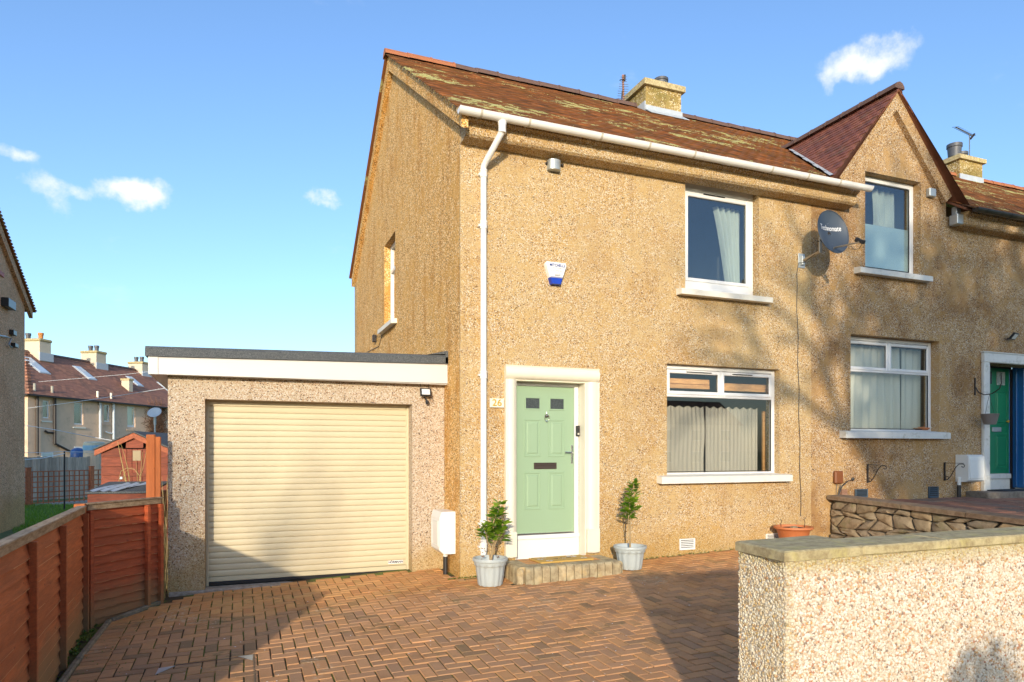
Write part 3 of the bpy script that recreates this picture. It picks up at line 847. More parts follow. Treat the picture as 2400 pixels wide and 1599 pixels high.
# ---- window builder
def bar(mb, x0, x1, y0, y1, z0, z1, c=.008): mb.cbox(x0, x1, y0, y1, z0, z1, c)
def ring(mb, x0, x1, z0, z1, w, y0, y1, c=.006):
    bar(mb, x0, x0 + w, y0, y1, z0, z1, c); bar(mb, x1 - w, x1, y0, y1, z0, z1, c)
    bar(mb, x0 + w - .001, x1 - w + .001, y0 + .0015, y1, z1 - w, z1, c); bar(mb, x0 + w - .001, x1 - w + .001, y0 + .0015, y1, z0, z0 + w, c)
def make_window(parent, H, rec, lights, fw=.06, cill=True, glass=GLASS, mat=WHITE, room=True, rm=(.5, .7, .35, 2.2)):
    """H opening (x0,x1,z0,z1); lights = list of (x0,x1,z0,z1,sash?) in fractions"""
    x0, x1, z0, z1 = H; y = YF + rec
    mb = MB(); ring(mb, x0 + .004, x1 - .004, z0 + .004, z1 - .004, fw, y, y + .07)
    W = x1 - x0 - 2 * fw; HH = z1 - z0 - 2 * fw
    win = None
    edges = []
    for (a, b2, c, d, sash) in lights:
        X0, X1 = x0 + fw + a * W, x0 + fw + b2 * W; Z0, Z1 = z0 + fw + c * HH, z0 + fw + d * HH
        edges.append((X0, X1, Z0, Z1, sash))
    # mullions / transoms between the lights
    for (X0, X1, Z0, Z1, s_) in edges:
        if Z1 < z1 - fw - .02: bar(mb, x0 + fw, x1 - fw, y + .003, y + .07, Z1 - .022, Z1 + .022)
        if X1 < x1 - fw - .02: bar(mb, X1 - .022, X1 + .022, y + .004, y + .07, Z0, Z1)
    if cill: mb.cbox(x0 - .0, x1 + .03, y - .045, y + .05, z0 - .045, z0 + .018, .012)
    win = mb.build('window', mat, parent)
    for (X0, X1, Z0, Z1, sash) in edges:
        if sash:
            mb = MB(); ring(mb, X0 + .004, X1 - .004, Z0 + .012, Z1 - .012, .055, y - .012, y + .045, .010); mb.build('sash', mat, win)
            gx0, gx1, gz0, gz1 = X0 + .055, X1 - .055, Z0 + .062, Z1 - .062
        else: gx0, gx1, gz0, gz1 = X0 + .012, X1 - .012, Z0 + .018, Z1 - .018
        mb = MB(); ring(mb, gx0 - .004, gx1 + .004, gz0 - .004, gz1 + .004, .010, y + .012, y + .030, .002); mb.build('gasket', GASKET, win)
        mb = MB(); mb.box(gx0, gx1, y + .020, y + .026, gz0, gz1); mb.build('pane', glass, win)
    if room:
        mb = MB(); d = rm[3]
        X0, X1, Z0, Z1 = x0 - rm[0], x1 + rm[0], z0 - rm[1], z1 + rm[2]
        ya, yb = YF + .302, YF + .3 + d
        mb.quad((X0, yb, Z0), (X1, yb, Z0), (X1, yb, Z1), (X0, yb, Z1)); mb.quad((X0, ya, Z0), (X0, yb, Z0), (X0, yb, Z1), (X0, ya, Z1))
        mb.quad((X1, yb, Z0), (X1, ya, Z0), (X1, ya, Z1), (X1, yb, Z1)); mb.quad((X0, ya, Z0), (X1, ya, Z0), (X1, yb, Z0), (X0, yb, Z0)); mb.quad((X0, ya, Z1), (X1, ya, Z1), (X1, yb, Z1), (X0, yb, Z1))
        mb.build('room', FLOORD, win)
    return win
def sill(parent, x0, x1, zb, zt, mat, y0=8.365, y1=8.62, slope=.03):
    mb = MB(); mb.prism([(x0, y1, zb + .01), (x0, y0, zb), (x0, y0, zt - .01), (x0, y0 + .012, zt), (x0, y1, zt + slope)], (x1 - x0, 0, 0)); return mb.build('window_sill', mat, parent)
def curtain(parent, x0, x1, z0, z1, y, mat, waves=14, amp=.018, taper=None, name='curtain', top_drop=0, seed=1, thick=.002):
    rr = random.Random(seed); n = waves * 6; m = 10; mb = MB(); ph = rr.uniform(0, 6)
    for j in range(m + 1):
        f = j / m; z = z0 + (z1 - z0) * f
        for i in range(n + 1):
            s = i / n
            a, b2 = (x0, x1)
            if taper: a, b2 = taper(f, x0, x1)
            x = a + (b2 - a) * s
            yy = y + amp * (math.sin(s * waves * 6.283 + ph + .6 * math.sin(f * 2 + s * 5)) + .5 * math.sin(s * waves * 2.7 * 2 + 1.3 + f)) 
            zz = z + (top_drop * (.5 + .5 * math.sin(s * waves * 6.283 * .5 + 1)) if j == m else 0)
            mb.v.append((x, yy, zz))
    for j in range(m):
        for i in range(n): a = j * (n + 1) + i; mb.f.append((a, a + 1, a + n + 2, a + n + 1)); mb.mi.append(0)
    o = mb.build(name, mat, parent, smooth=True); return o

# living-room window of number 26
TR = 1 - (W1[3] - .83 - .055) / (W1[3] - W1[2] - .11)
w = make_window(H26, W1, .10, [(0, 1, 0, TR, False), (0, .5, TR, 1, True), (.5, 1, TR, 1, True)])
sill(H26, 5.67, 8.105, -.485, -.385, CREAMSILL)
for xa, xb in ((6.25, 6.72), (7.10, 7.50)):
    mb = MB(); mb.cbox(xa, xb, YF + .070, YF + .095, 1.188, 1.203, .003); mb.build('trickle_vent', WHITE, w)
    mb = MB(); mb.box(xa + .01, xb - .01, YF + .072, YF + .09, 1.178, 1.187); mb.build('vent_slot', GASKET, w)
xm = on_y(1651, 1000, 8.80).x
curtain(w, 5.80, xm - .012, -.42, .66, 8.80, CURT, 12, .006, lambda f, a, b2: (a, b2 - .012 * math.sin(f * 7)), top_drop=.03, seed=2)
curtain(w, xm + .02, on_y(1775, 1000, 8.80).x, -.42, .66, 8.80, CURT, 14, .006, top_drop=.03, seed=5)
mb = MB()
mb.cbox(on_y(1787, 1000, 8.86).x, 8.35, 8.84, 8.88, -.5, .64, .004); mb.build('pine_shutter', ORANGEW, w)
mb = MB()
mb.cbox(5.82, 6.80, 8.74, 8.80, 1.02, 1.10, .006, None); mb.cbox(5.82, 6.80, 8.735, 8.79, .95, 1.015, .006); mb.cbox(6.98, 7.95, 8.74, 8.79, .94, 1.06, .006)
mb.build('rolled_blind', ORANGEW, w)
# bedroom window of number 26
w = make_window(H26, W2, .13, [(0, 1, .05, .97, True)], glass=GLASSR, fw=.085)
mb = MB(); mb.cbox(W2[0] + .05, W2[1] - .05, YF + .134, YF + .18, W2[2] + .05, W2[2] + .18, .005); mb.build('frame_packer', WHITE, w)
mb = MB(); mb.cbox(W2[0] + .05, W2[1] - .05, YF + .134, YF + .18, W2[3] - .14, W2[3] - .05, .005); mb.build('frame_packer', WHITE, w)
sill(H26, 6.01, 7.71, 2.30, 2.385, CREAMSILL)
mb = MB(); mb.cbox(W2[0] + .42, W2[0] + .82, YF + .108, YF + .12, 3.915, 3.93, .003); mb.build('trickle_vent', GASKET, w)
def tap(f, a, b2):   # gathered towards the foot
    lf_ = a + .30 * (1 - f) ** .8; return (lf_, b2 - .02)
curtain(w, on_y(1680, 500, 8.85).x - .06, on_y(1737, 500, 8.85).x, 2.40, 3.86, 8.85, CURTW, 5, .03, tap, seed=3)
# gable window
gwy0, gwy1, gz0, gz1 = GW
mb = MB()
for (a, b2, c, d) in ((gwy0, gwy0 + .06, gz0, gz1), (gwy1 - .06, gwy1, gz0, gz1), (gwy0 + .06, gwy1 - .06, gz1 - .06, gz1), (gwy0 + .06, gwy1 - .06, gz0, gz0 + .08), (gwy0 + .06, gwy1 - .06, 3.50, 3.57)):
    mb.cbox(XG + .12, XG + .19, a, b2, c, d, .008)
gw = mb.build('window', WHITE, H26)
mb = MB(); mb.box(XG + .15, XG + .156, gwy0 + .05, gwy1 - .05, gz0 + .06, gz1 - .05); mb.build('pane', GLASS, gw)
mb = MB(); mb.quad((XG + .6, gwy0 - .5, gz0 - .5), (XG + .6, gwy1 + .5, gz0 - .5), (XG + .6, gwy1 + .5, gz1 + .4), (XG + .6, gwy0 - .5, gz1 + .4)); mb.build('room', FLOORD, gw)
mb = MB(); mb.prism([(XG + .2, gwy0 - .15, 2.34), (XG - .11, gwy0 - .15, 2.32), (XG - .11, gwy0 - .15, 2.40), (XG + .12, gwy0 - .15, 2.43), (XG + .2, gwy0 - .15, 2.43)], (0, gwy1 - gwy0 + .3, 0)); mb.build('window_sill', CREAMSILL, H26)

# ---- front door of number 26 with its moulded surround
SUR = MB()
sx0, sx1 = on_y(1185, 1000, 8.455).x, on_y(1404.5, 1000, 8.455).x
sb = on_y(1190, 1308, 8.455).z; stp = (on_y(1185, 855, 8.455).z + on_y(1404, 868, 8.455).z) / 2
dx0, dx1, dzt = DO[0], DO[1], DO[3]
def surround_leg(xa, xb, inner, z0, z1):
    """architrave of stepped rounded section; inner side given"""
    s = 1 if inner > xa else -1
    w_ = abs(xb - xa)
    o = xb if inner == xa else xa
    sec = [(0, 8.50), (0, 8.448), (.035, 8.448), (.040, 8.44), (.075, 8.43), (w_ * .62, 8.432), (w_ * .80, 8.445), (w_ * .93, 8.468), (w_, 8.50)]
    if inner == xb: pts = [(xa + d, y, z0) for d, y in sec]
    else: pts = [(xb - d, y, z0) for d, y in sec][::-1]
    SUR.prism(pts, (0, 0, z1 - z0))
surround_leg(sx0, dx0, dx0, sb, dzt - .0)
surround_leg(dx1, sx1, dx1, sb, dzt - .0)
hh = stp - dzt
sec = [(0, 8.50), (0, 8.448), (.035, 8.448), (.040, 8.44), (.075, 8.43), (hh * .62, 8.432), (hh * .80, 8.445), (hh * .93, 8.468), (hh, 8.50)]
SUR.prism([(sx0, y, stp - d) for d, y in sec], (sx1 - sx0, 0, 0))
SUR.cbox(sx0 - .003, sx1 + .003, 8.440, 8.499, stp - .004, stp + .006, .002)
SUR.cbox(sx0 - .004, dx0 + .001, 8.426, 8.499, sb - .0, sb + .34, .012); SUR.cbox(dx1 - .001, sx1 + .004, 8.426, 8.499, sb + .0, sb + .34, .012)
sur = SUR.build('door_surround', CREAMP, H26); sharp(sur, 30)
mb = MB(); yD = 8.68
mb.box(dx0, dx0 + .012, 8.50, yD, -1.5, dzt); mb.box(dx1 - .012, dx1, 8.50, yD, -1.5, dzt); mb.box(dx0 + .012, dx1 - .012, 8.50, yD, dzt - .012, dzt); mb.build('door_reveal', CREAMP, H26)
lx0 = on_y(1213, 1000, 8.70).x - .025; lx1 = on_y(1344.7, 1000, 8.70).x; lz1 = on_y(1213, 904.5, 8.70).z; lz0 = on_y(1280, 1250, 8.70).z
mb = MB()
mb.cbox(lx1 + .004, dx1 - .014, yD, yD + .08, -1.46, lz1 + .02, .006); mb.cbox(dx0 + .012, lx0 - .004, yD, yD + .08, -1.46, lz1 + .02, .006)
mb.cbox(dx0 + .012, dx1 - .014, yD - .002, yD + .08, lz1 + .006, dzt - .014, .006)
mb.cbox(dx0 + .012, dx1 - .014, yD - .025, yD + .1, lz0 - .07, lz0 - .012, .006)
mb.cbox(dx0 + .012, dx1 - .014, yD - .004, yD + .1, -1.50, lz0 - .072, .004)
dfr = mb.build('door_frame', WHITE, H26)
mb = MB(); mb.cbox(lx0, lx1, yD + .012, yD + .05, lz0, lz1, .003); door = mb.build('front_door', SASHG, H26)
LW = lx1 - lx0; LH = lz1 - lz0
def panel(x0, x1, z0, z1, yb, parent, mat, name='panel'):
    mb = MB(); a, b2 = .022, .045
    # outer moulding ring then raised field
    for (p, q, r_, s_) in ((x0, x1, z0, z0 + a), (x0, x1, z1 - a, z1), (x0, x0 + a, z0 + a, z1 - a), (x1 - a, x1, z0 + a, z1 - a)):
        mb.cbox(p, q, yb - .008, yb + .004, r_, s_, .0035)
    X0, X1, Z0, Z1 = x0 + b2, x1 - b2, z0 + b2, z1 - b2; c = .014
    mb.add([(X0, yb + .001, Z0), (X1, yb + .001, Z0), (X1, yb + .001, Z1), (X0, yb + .001, Z1), (X0 + c, yb - .009, Z0 + c), (X1 - c, yb - .009, Z0 + c), (X1 - c, yb - .009, Z1 - c), (X0 + c, yb - .009, Z1 - c)],
           [(4, 5, 6, 7), (0, 1, 5, 4), (1, 2, 6, 5), (2, 3, 7, 6), (3, 0, 4, 7)])
    return mb.build(name, mat, parent)
yl = yD + .012
def dz(v): return on_y(1280, v, yl).z
def dxp(u): return on_y(u, 1000, yl).x
for (ua, ub) in ((1228, 1267.5), (1285.5, 1324)):
    panel(dxp(ua), dxp(ub), dz(1071), dz(983), yl, door, SASHG)
    panel(dxp(ua), dxp(ub), dz(1194), dz(1106), yl, door, SASHG)
    x0_, x1_, z0_, z1_ = dxp(ua + 1), dxp(ub), dz(962), dz(931)
    mb = MB(); ring(mb, x0_, x1_, z0_, z1_, .022, yl - .010, yl + .004, .004); mb.build('light_frame', SASHG, door)
    mb = MB(); mb.box(x0_ + .02, x1_ - .02, yl - .003, yl + .002, z0_ + .02, z1_ - .02); mb.build('pane', OBSC, door)
mb = MB(); zc = dz(1092); xa, xb = dxp(1251), dxp(1304)
ring(mb, xa, xb, zc - .045, zc + .045, .010, yl - .012, yl, .003); mb.box(xa + .008, xb - .008, yl - .004, yl, zc - .04, zc + .04); mb.cbox(xa + .012, xb - .012, yl - .018, yl - .004, zc + .008, zc + .03, .004)
mb.build('letterbox', DARKM, door)
mb = MB(); xh = lx1 - .035
mb.cbox(xh - .016, xh + .016, yl - .012, yl, dz(1088), dz(1043), .006); mb.tube([(xh, yl - .01, dz(1062)), (xh, yl - .045, dz(1062)), (xh - .03, yl - .055, dz(1061)), (xh - .13, yl - .05, dz(1060))], .010, 8)
mb.build('door_handle', CHROME, door)
mb = MB(); xk = (lx0 + lx1) / 2 + .012; zk = dz(975)
mb.lathe([(.0, 0), (.026, .006), (.030, .014), (.022, .024), (0, .03)], (xk, yl - .0, zk), 14, M=Matrix.Rotation(R(90), 4, 'X'))
ringp = [(xk + .034 * math.sin(a), yl - .022 - .006 * math.cos(a), zk - .03 + .045 * math.cos(a)) for a in [k * 6.283 / 16 for k in range(17)]]
mb.tube(ringp, .006, 6); mb.tube([(xk, yl - .01, zk + .03), (xk, yl - .01, zk + .06)], [.008, .003], 6); mb.lathe([(0, -.012), (.012, 0), (0, .012)], (xk, yl - .02, zk - .085), 8)
mb.build('door_knocker', CHROME, door)
mb = MB(); mb.cbox(lx0 + .002, lx1 - .002, yl - .014, yl + .002, lz0 - .004, lz0 + .012, .003); mb.build('threshold_strip', CHROME, door)
# video doorbell
db = thing('doorbell', 'slim black video doorbell on the white frame right of the sage door', 'doorbell', (on_y(1354, 1010, 8.68).x, 8.68, on_y(1354, 1010, 8.68).z))
bx = on_y(1353.5, 1010, 8.67).x; z0_, z1_ = on_y(1353, 1023, 8.67).z, on_y(1353, 998, 8.67).z
mb = MB(); mb.cbox(bx - .028, bx + .028, 8.645, 8.679, z0_, z1_, .006); mb.build('body', BLACKP, db)
mb = MB(); mb.lathe([(.013, 0), (.016, .003), (.016, .006), (.012, .006)], (bx, 8.645, z0_ + .035), 14, M=Matrix.Rotation(R(90), 4, 'X')); mb.build('button', CHROME, db)
mb = MB(); mb.lathe([(.012, 0), (.008, .006), (0, .008)], (bx, 8.645, z1_ - .03), 12, M=Matrix.Rotation(R(90), 4, 'X')); mb.build('lens', DARKM, db)

# ---- brick doorstep
ST = thing('doorstep', 'low brick doorstep with buff bullnose edge bricks before the sage door', 'step', (3.95, 8.1, -1.67))
stz = -1.455; ya = 7.80
mb = MB(); mb.box(3.235, 4.665, ya + .05, 8.41, -1.95, stz - .045); mb.build('core', MORT, ST)
def bull(w, L, h, r=.045):
    mb = MB(); pts = [(0, 0, 0)]
    pts += [(0, 0, h - r)] + [(0, r - r * math.cos(a), h - r + r * math.sin(a)) for a in (R(30), R(60), R(90))] + [(0, L, h), (0, L, 0)]
    mb.prism(pts, (w - .012, 0, 0)); return mb
bw = .112; nb_ = 12
bme = mesh_only(bull(bw, .215, .235), 'edge_brick', BULL); bmr = mesh_only(bull(bw, .215, .235), 'edge_brick', BULLR)
for i in range(nb_):
    x = 3.30 + i * bw * 1.0
    if x > 4.60: break
    inst('edge_brick', bmr if i in (2, 3) and False else bme, ST, Matrix.Translation((x, ya, stz - .235 + random.gauss(0, .002))) @ Matrix.Rotation(random.gauss(0, .01), 4, 'Z'))
for side in (0, 1):
    for i in range(6):
        y = 8.40 - i * bw
        if y < ya + .10: break
        if side == 0: M = Matrix.Translation((3.20, y, stz - .235)) @ Matrix.Rotation(R(-90), 4, 'Z')
        else: M = Matrix.Translation((4.70, y - bw, stz - .235)) @ Matrix.Rotation(R(90), 4, 'Z')
        inst('edge_brick', bme, ST, M)
# rounded corner bricks
mb = MB(); mb.cbox(3.205, 3.298, ya + .01, ya + .13, stz - .235, stz - .012, .035); mb.build('corner_brick', BULL, ST)
mb = MB(); mb.cbox(4.60, 4.695, ya + .01, ya + .13, stz - .235, stz - .012, .035); mb.build('corner_brick', BULL, ST)
pq = paver_mb(MOD, HW); ppm = mesh_only(pq, 'paver', PAVER)
for j in range(4):
    for i in range(5):
        x = 3.42 + (i + .5) * MOD + (j % 2) * .0; y = 8.02 + (j + .5) * HW
        if x + MOD / 2 > 4.55 or y > 8.45: continue
        inst('tread_brick', ppm, ST, Matrix.Translation((x, y, stz - .003)))
# doormat
DM = thing('doormat', 'golden coir doormat with white daisies lying on the brick step', 'doormat', (3.95, 8.2, stz))
mpts = [on_z(1235, 1297, stz), on_z(1269, 1314, stz), on_z(1375, 1307, stz), on_z(1350, 1290, stz)]
mcx, mcy = 3.97, 8.19
mb = MB(); Mm = Matrix.Translation((mcx, mcy, stz)) @ Matrix.Rotation(R(2), 4, 'Z')
mb.cbox(-.39, .39, -.19, .19, .001, .022, .005, Mm); mb.build('mat', MAT, DM)
def daisy(cx, cy, r):
    mb = MB()
    for k in range(9):
        a = k * 6.283 / 9; d = Vector((math.cos(a), math.sin(a), 0)); s = Vector((-d.y, d.x, 0)); c = Vector((cx, cy, .0245))
        mb.add([Mm @ (c + d * r * .2), Mm @ (c + d * r * .7 + s * r * .24), Mm @ (c + d * r), Mm @ (c + d * r * .7 - s * r * .24)], [(0, 1, 2, 3)])
    mb.build('daisy', DAISY, DM)
    mb = MB(); mb.lathe([(r * .24, .0245), (r * .22, .027), (0, .028)], tuple(Mm @ Vector((cx, cy, 0))), 10); mb.build('daisy_centre', DAISYC, DM)
for (cx, cy, r_) in ((.20, .09, .085), (.30, -.08, .05), (-.30, .02, .05), (-.2, .11, .035), (-.24, -.13, .055), (.03, -.02, .03)): daisy(cx, cy, r_)
mb = MB()
for k in range(3): mb.tube([Mm @ Vector((-.14 + .1 * k, -.04 + .01 * k, .024)), Mm @ Vector((-.10 + .1 * k, .03, .024)), Mm @ Vector((-.06 + .1 * k, -.02, .024)), Mm @ Vector((-.04 + .1 * k, .04, .024))], .003, 4)
mb.build('script_mark', DARKM, DM)

# ---- gutter, downpipe
mb = MB(); n = 10; r_ = .066; gx0 = on_y(1076, 260, 8.10).x; gx1 = 9.44; gyc = 8.085; gzc = EZ - .035
def half_round(mb, x0, x1, yc, zc, r):
    for i in range(n):
        a0, a1 = math.pi * (1 + i / n), math.pi * (1 + (i + 1) / n)
        for (ra, fl) in ((r, 0), (r - .004, 1)):
            q = [(x0, yc + ra * math.cos(a0), zc + ra * math.sin(a0)), (x1, yc + ra * math.cos(a0), zc + ra * math.sin(a0)), (x1, yc + ra * math.cos(a1), zc + ra * math.sin(a1)), (x0, yc + ra * math.cos(a1), zc + ra * math.sin(a1))]
            mb.add(q, [(0, 1, 2, 3)])
    for s in (-1, 1): mb.cbox(x0, x1, yc + s * r - .004, yc + s * r + .004, zc - .006, zc + .006, .002)
def round_gutter(parent, x0, x1, yc, zc, r, mat, bmat, joints, brackets, name='gutter'):
    mb = MB(); half_round(mb, x0, x1, yc, zc, r)
    ends = [(x0 - .008, x0 + .004), (x1 - .004, x1 + .008)]
    for (a, b2) in ends:
        mb.prism([(a, yc + (r + .004) * math.cos(math.pi * (1 + k / 10)), zc + .008 + (r + .006) * math.sin(math.pi * (1 + k / 10))) for k in range(11)], (b2 - a, 0, 0))
    gt = sharp(mb.build(name, mat, parent), 35)
    for x in joints:
        mbj = MB(); half_round(mbj, x - .065, x - .045, yc, zc, r + .008); half_round(mbj, x + .045, x + .065, yc, zc, r + .008); half_round(mbj, x - .05, x + .05, yc, zc, r + .003); sharp(mbj.build('gutter_union', mat, gt), 35)
    for x in brackets:
        m2 = MB(); half_round(m2, x - .014, x + .014, yc, zc, r + .006); m2.box(x - .013, x + .013, yc + r, yc + r + .12, zc - .03, zc + .01); m2.build('bracket', bmat, gt)
    return gt
gt = round_gutter(H26, gx0, gx1, gyc, gzc, r_, GUTW, SEAL, [3.09, 6.60], [2.80, 3.45, 4.5, 5.25, 6.0, 7.4, 8.1, 8.75])
dpx = on_y(1133, 800, 8.43).x; dpy = 8.425
DP = MB(); ox = 3.09
DP.tube([(ox, gyc, gzc - .05), (ox, gyc, gzc - .17), (ox - .012, gyc + .02, gzc - .22), (dpx + .02, dpy - .05, gzc - .47), (dpx, dpy, gzc - .53), (dpx, dpy, gzc - .60)], [.041] * 6, 14)
DP.tube([(dpx, dpy, gzc - .58), (dpx, dpy, -1.56)], .0405, 14)
dp = sharp(DP.build('downpipe', GUTW, H26), 40)
for zz in (gzc - .62, on_y(1133, 528, 8.43).z, on_y(1133, 879, 8.43).z, on_y(1133, 1228, 8.43).z, on_y(1133, 1282, 8.43).z):
    mb = MB(); mb.lathe([(.042, -.05), (.050, -.05), (.050, -.03), (.047, -.028), (.047, .028), (.052, .03), (.052, .05), (.042, .05)], (dpx, dpy, zz), 16); mb.cbox(dpx - .058, dpx + .058, dpy + .01, dpy + .072, zz - .014, zz + .014, .004)
    sharp(mb.build('pipe_collar', GUTW, dp), 35)
mb = MB(); mb.lathe([(.044, -.04), (.050, -.04), (.050, .05), (.056, .08), (.056, .1), (.044, .1)], (ox, gyc, gzc - .17), 16); sharp(mb.build('outlet', GUTW, gt), 35)

# ---- chimneys
def chimney(parent, x0, x1, y0, y1, zb, zt, mat, pots, capm=COPE, flash=True, over=.06, caph=.16):
    mb = MB(); mb.box(x0, x1, y0, y1, zb, zt); ch = mb.build('chimney', mat, parent)
    mb = MB(); o = over; mb.prism([(x0 - o, y0 - o, zt), (x1 + o, y0 - o, zt), (x1 + o, y1 + o, zt), (x0 - o, y1 + o, zt)], (0, 0, caph * .55))
    k = .08
    mb.add([(x0 - o, y0 - o, zt + caph * .55), (x1 + o, y0 - o, zt + caph * .55), (x1 + o, y1 + o, zt + caph * .55), (x0 - o, y1 + o, zt + caph * .55), (x0 + k, y0 + k, zt + caph), (x1 - k, y0 + k, zt + caph), (x1 - k, y1 - k, zt + caph), (x0 + k, y1 - k, zt + caph)],
           [(4, 5, 6, 7), (0, 1, 5, 4), (1, 2, 6, 5), (2, 3, 7, 6), (3, 0, 4, 7)])
    mb.build('chimney_cap', capm, ch)
    for (px, py, pr, ph, pm_) in pots:
        mb = MB(); mb.lathe([(pr * .9, 0), (pr, ph * .7), (pr * 1.12, ph * .75), (pr * 1.12, ph), (pr * .85, ph), (pr * .8, ph * .4), (0, ph * .4)], (px, py, zt + caph - .03), 18); sharp(mb.build('chimney_pot', pm_, ch), 35)
    return ch
POTC = simple('dark_chimney_pot', (.075, .08, .095), .5, .2, 8); POTO = simple('orange_chimney_pot', (.50, .20, .05), .7, .2, 8)
ch = chimney(H26, 8.03, 8.93, 12.45, 13.15, 6.8, 7.78, CHIM, [(8.62, 12.75, .14, .20, POTC)], over=.07, caph=.22)
mb = MB(); zf = roofpt(12.45)
mb.box(8.02, 8.95, 12.425, 12.452, zf - .05, zf + .13)
mb.prism([(8.0, 12.20, roofpt(12.20, .03)), (8.97, 12.20, roofpt(12.20, .03)), (8.97, 12.43, roofpt(12.43, .045)), (8.0, 12.43, roofpt(12.43, .045))], (0, 0, .008))
mb.box(8.005, 8.032, 12.45, 13.0, zf, zf + .22)
mb.build('lead_flashing', LEAD, ch)
# TV aerial beside the chimney
def yagi(name, label, base, h, boomdir, n, L, el, mat=AERM, tilt=0):
    t = thing(name, label, 'aerial', base); b0 = Vector(base); top = b0 + UP * h
    mb = MB(); mb.tube([b0 - UP * .1, top], .016, 6); mb.build('mast', mat, t)
    d = Vector(boomdir).normalized(); s = d.cross(UP).normalized() if abs(d.z) < .9 else Vector((1, .2, 0)).normalized()
    mb = MB(); st = top - UP * .06
    mb.tube([st - d * L * .25, st + d * L * .75], .012, 5); mb.build('boom', mat, t)
    mb = MB()
    for k in range(n):
        p = st - d * L * .2 + d * (L * .92 * k / (n - 1)); e = el * (1 - .25 * k / n); mb.tube([p - s * e, p + s * e], .0045, 4)
    mb.build('elements', ALU, t); return t
ab = on_y(1462, 252, 12.75)
aer = thing('tv_aerial', 'rusty upright aerial with many short rods, standing left of the chimney', 'aerial', (ab.x, 12.75, ab.z))
at_ = on_y(1460, 176, 12.75)
mb = MB(); mb.tube([(ab.x, 12.75, ab.z - .2), (at_.x, 12.75, at_.z)], .022, 6); mb.build('mast', AERM, aer)
mb = MB()
for k in range(11):
    z = at_.z - .05 - k * .052; l = .105 + .03 * (k / 10) - (.03 if k < 3 else 0); o = -.0 - .02 * (k > 5)
    mb.tube([(at_.x + o - l, 12.72, z - .025), (at_.x + o + l, 12.72, z + .012)], .0055, 4)
mb.build('elements', ALU, aer)
mb = MB(); mb.tube([(at_.x + .035, 12.73, at_.z), (at_.x + .03, 12.73, at_.z - .13)], .020, 5); mb.tube([(at_.x - .03, 12.73, at_.z - .36), (at_.x - .05, 12.73, at_.z - .56)], .012, 5); mb.tube([(at_.x, 12.7, at_.z - .11), (at_.x - .11, 12.7, at_.z - .16)], .01, 5); mb.build('dipole', BLACKI, aer)

# ================================================================== neighbour house (with the gabled dormer)
HN = thing('neighbour_house', 'adjoining roughcast house with a steep gabled dormer and a green front door', 'house', (10.4, 8.5, -.8))
XE = 21.0
mb = MB(); wall_xz(mb, XP, XE, -2.2, 4.2, YF, YF + .3, [W3, (W4[0], W4[1], W4[2], 4.2), (D2[0], D2[1], -.9, D2[3])])
mb.build('front_wall', NBR, HN)
# dormer gable
DCX = 10.43; DHW = 1.42; DZ0 = 4.52; DZA = 6.18; DS = (DZA - DZ0) / DHW
mb = MB()
gxa, gxb = 9.10, 11.78
zz0 = DZA - .12 - (DCX - gxa) * DS
# gable face in strips round the window
mb.prism([(gxa, YF, 4.2), (W4[0], YF, 4.2), (W4[0], YF, DZA - .12 - (DCX - W4[0]) * DS), (gxa, YF, zz0)], (0, .3, 0))
mb.prism([(W4[1], YF, 4.2), (gxb, YF, 4.2), (gxb, YF, DZA - .12 - (gxb - DCX) * DS), (W4[1], YF, DZA - .12 - (W4[1] - DCX) * DS)], (0, .3, 0))
mb.prism([(W4[0], YF, W4[3]), (W4[1], YF, W4[3]), (W4[1], YF, DZA - .12 - (W4[1] - DCX) * DS), (DCX, YF, DZA - .12), (W4[0], YF, DZA - .12 - (DCX - W4[0]) * DS)], (0, .3, 0))
mb.build('dormer_gable', NBR, HN)
mb = MB()
for s in (-1, 1):
    a, b2 = (DCX + s * (DHW - .05), DZ0 + .02), (DCX, DZA - .05)
    w_ = .20
    nx, nz = -s * math.sin(math.atan(DS)), -math.cos(math.atan(DS))
    mb.prism([(a[0], 8.40, a[1]), (b2[0], 8.40, b2[1]), (b2[0], 8.40, b2[1] - w_ / math.cos(math.atan(DS))), (a[0] + nx * w_, 8.40, a[1] + nz * w_)], (0, .098, 0))
mb.build('dormer_verge', NBR, HN)
# little cheek where the verge meets the eaves
mb = MB(); mb.cbox(8.80, 9.11, 8.42, 8.70, 4.10, 4.50, .02); mb.build('dormer_kneeler', NBR, HN)
# main roof deck + tiles right of number 26
rf = MB()
for (xa_, xb_, ys_) in ((XP, 9.08, EY + .04), (9.08, 11.80, 8.82), (11.80, XE, EY + .04)):
    rf.prism([(xa_, ys_, roofpt(ys_, -.03)), (xa_, RY, RZ - .03), (xa_, RYB - .05, EZ), (xa_, RYB - .05, EZ - .05), (xa_, RY, RZ - .09), (xa_, ys_, roofpt(ys_, -.07))], (xb_ - xa_, 0, 0))
RN = rf.build('roof', DECKM, HN)
def clipn(x, y):
    z = roofpt(y); ridge_y = EY + (DZA - EZ) / RS
    if abs(x - DCX) < DHW and y < ridge_y:
        if z < DZA - abs(x - DCX) * DS: return False
    return not in_chimney(x, y) and not (17.8 < x < 18.7 and y > 12.4)
ps = tile_positions(XP + TW * .6, XE, EY - .03, RY - .06, clipn)
ps.sort(key=lambda p: p[0] * SN + p[1] * CS)
ps0 = [p for p in ps if p[0] < 10.2][:300]; rest_ = [p for p in ps if p not in set(ps0)]
for p in ps0: inst('roof_tile', tme, RN, tmat(p))
join_tiles('roof_tile_field', rest_, TILE, RN)
x = 9.0
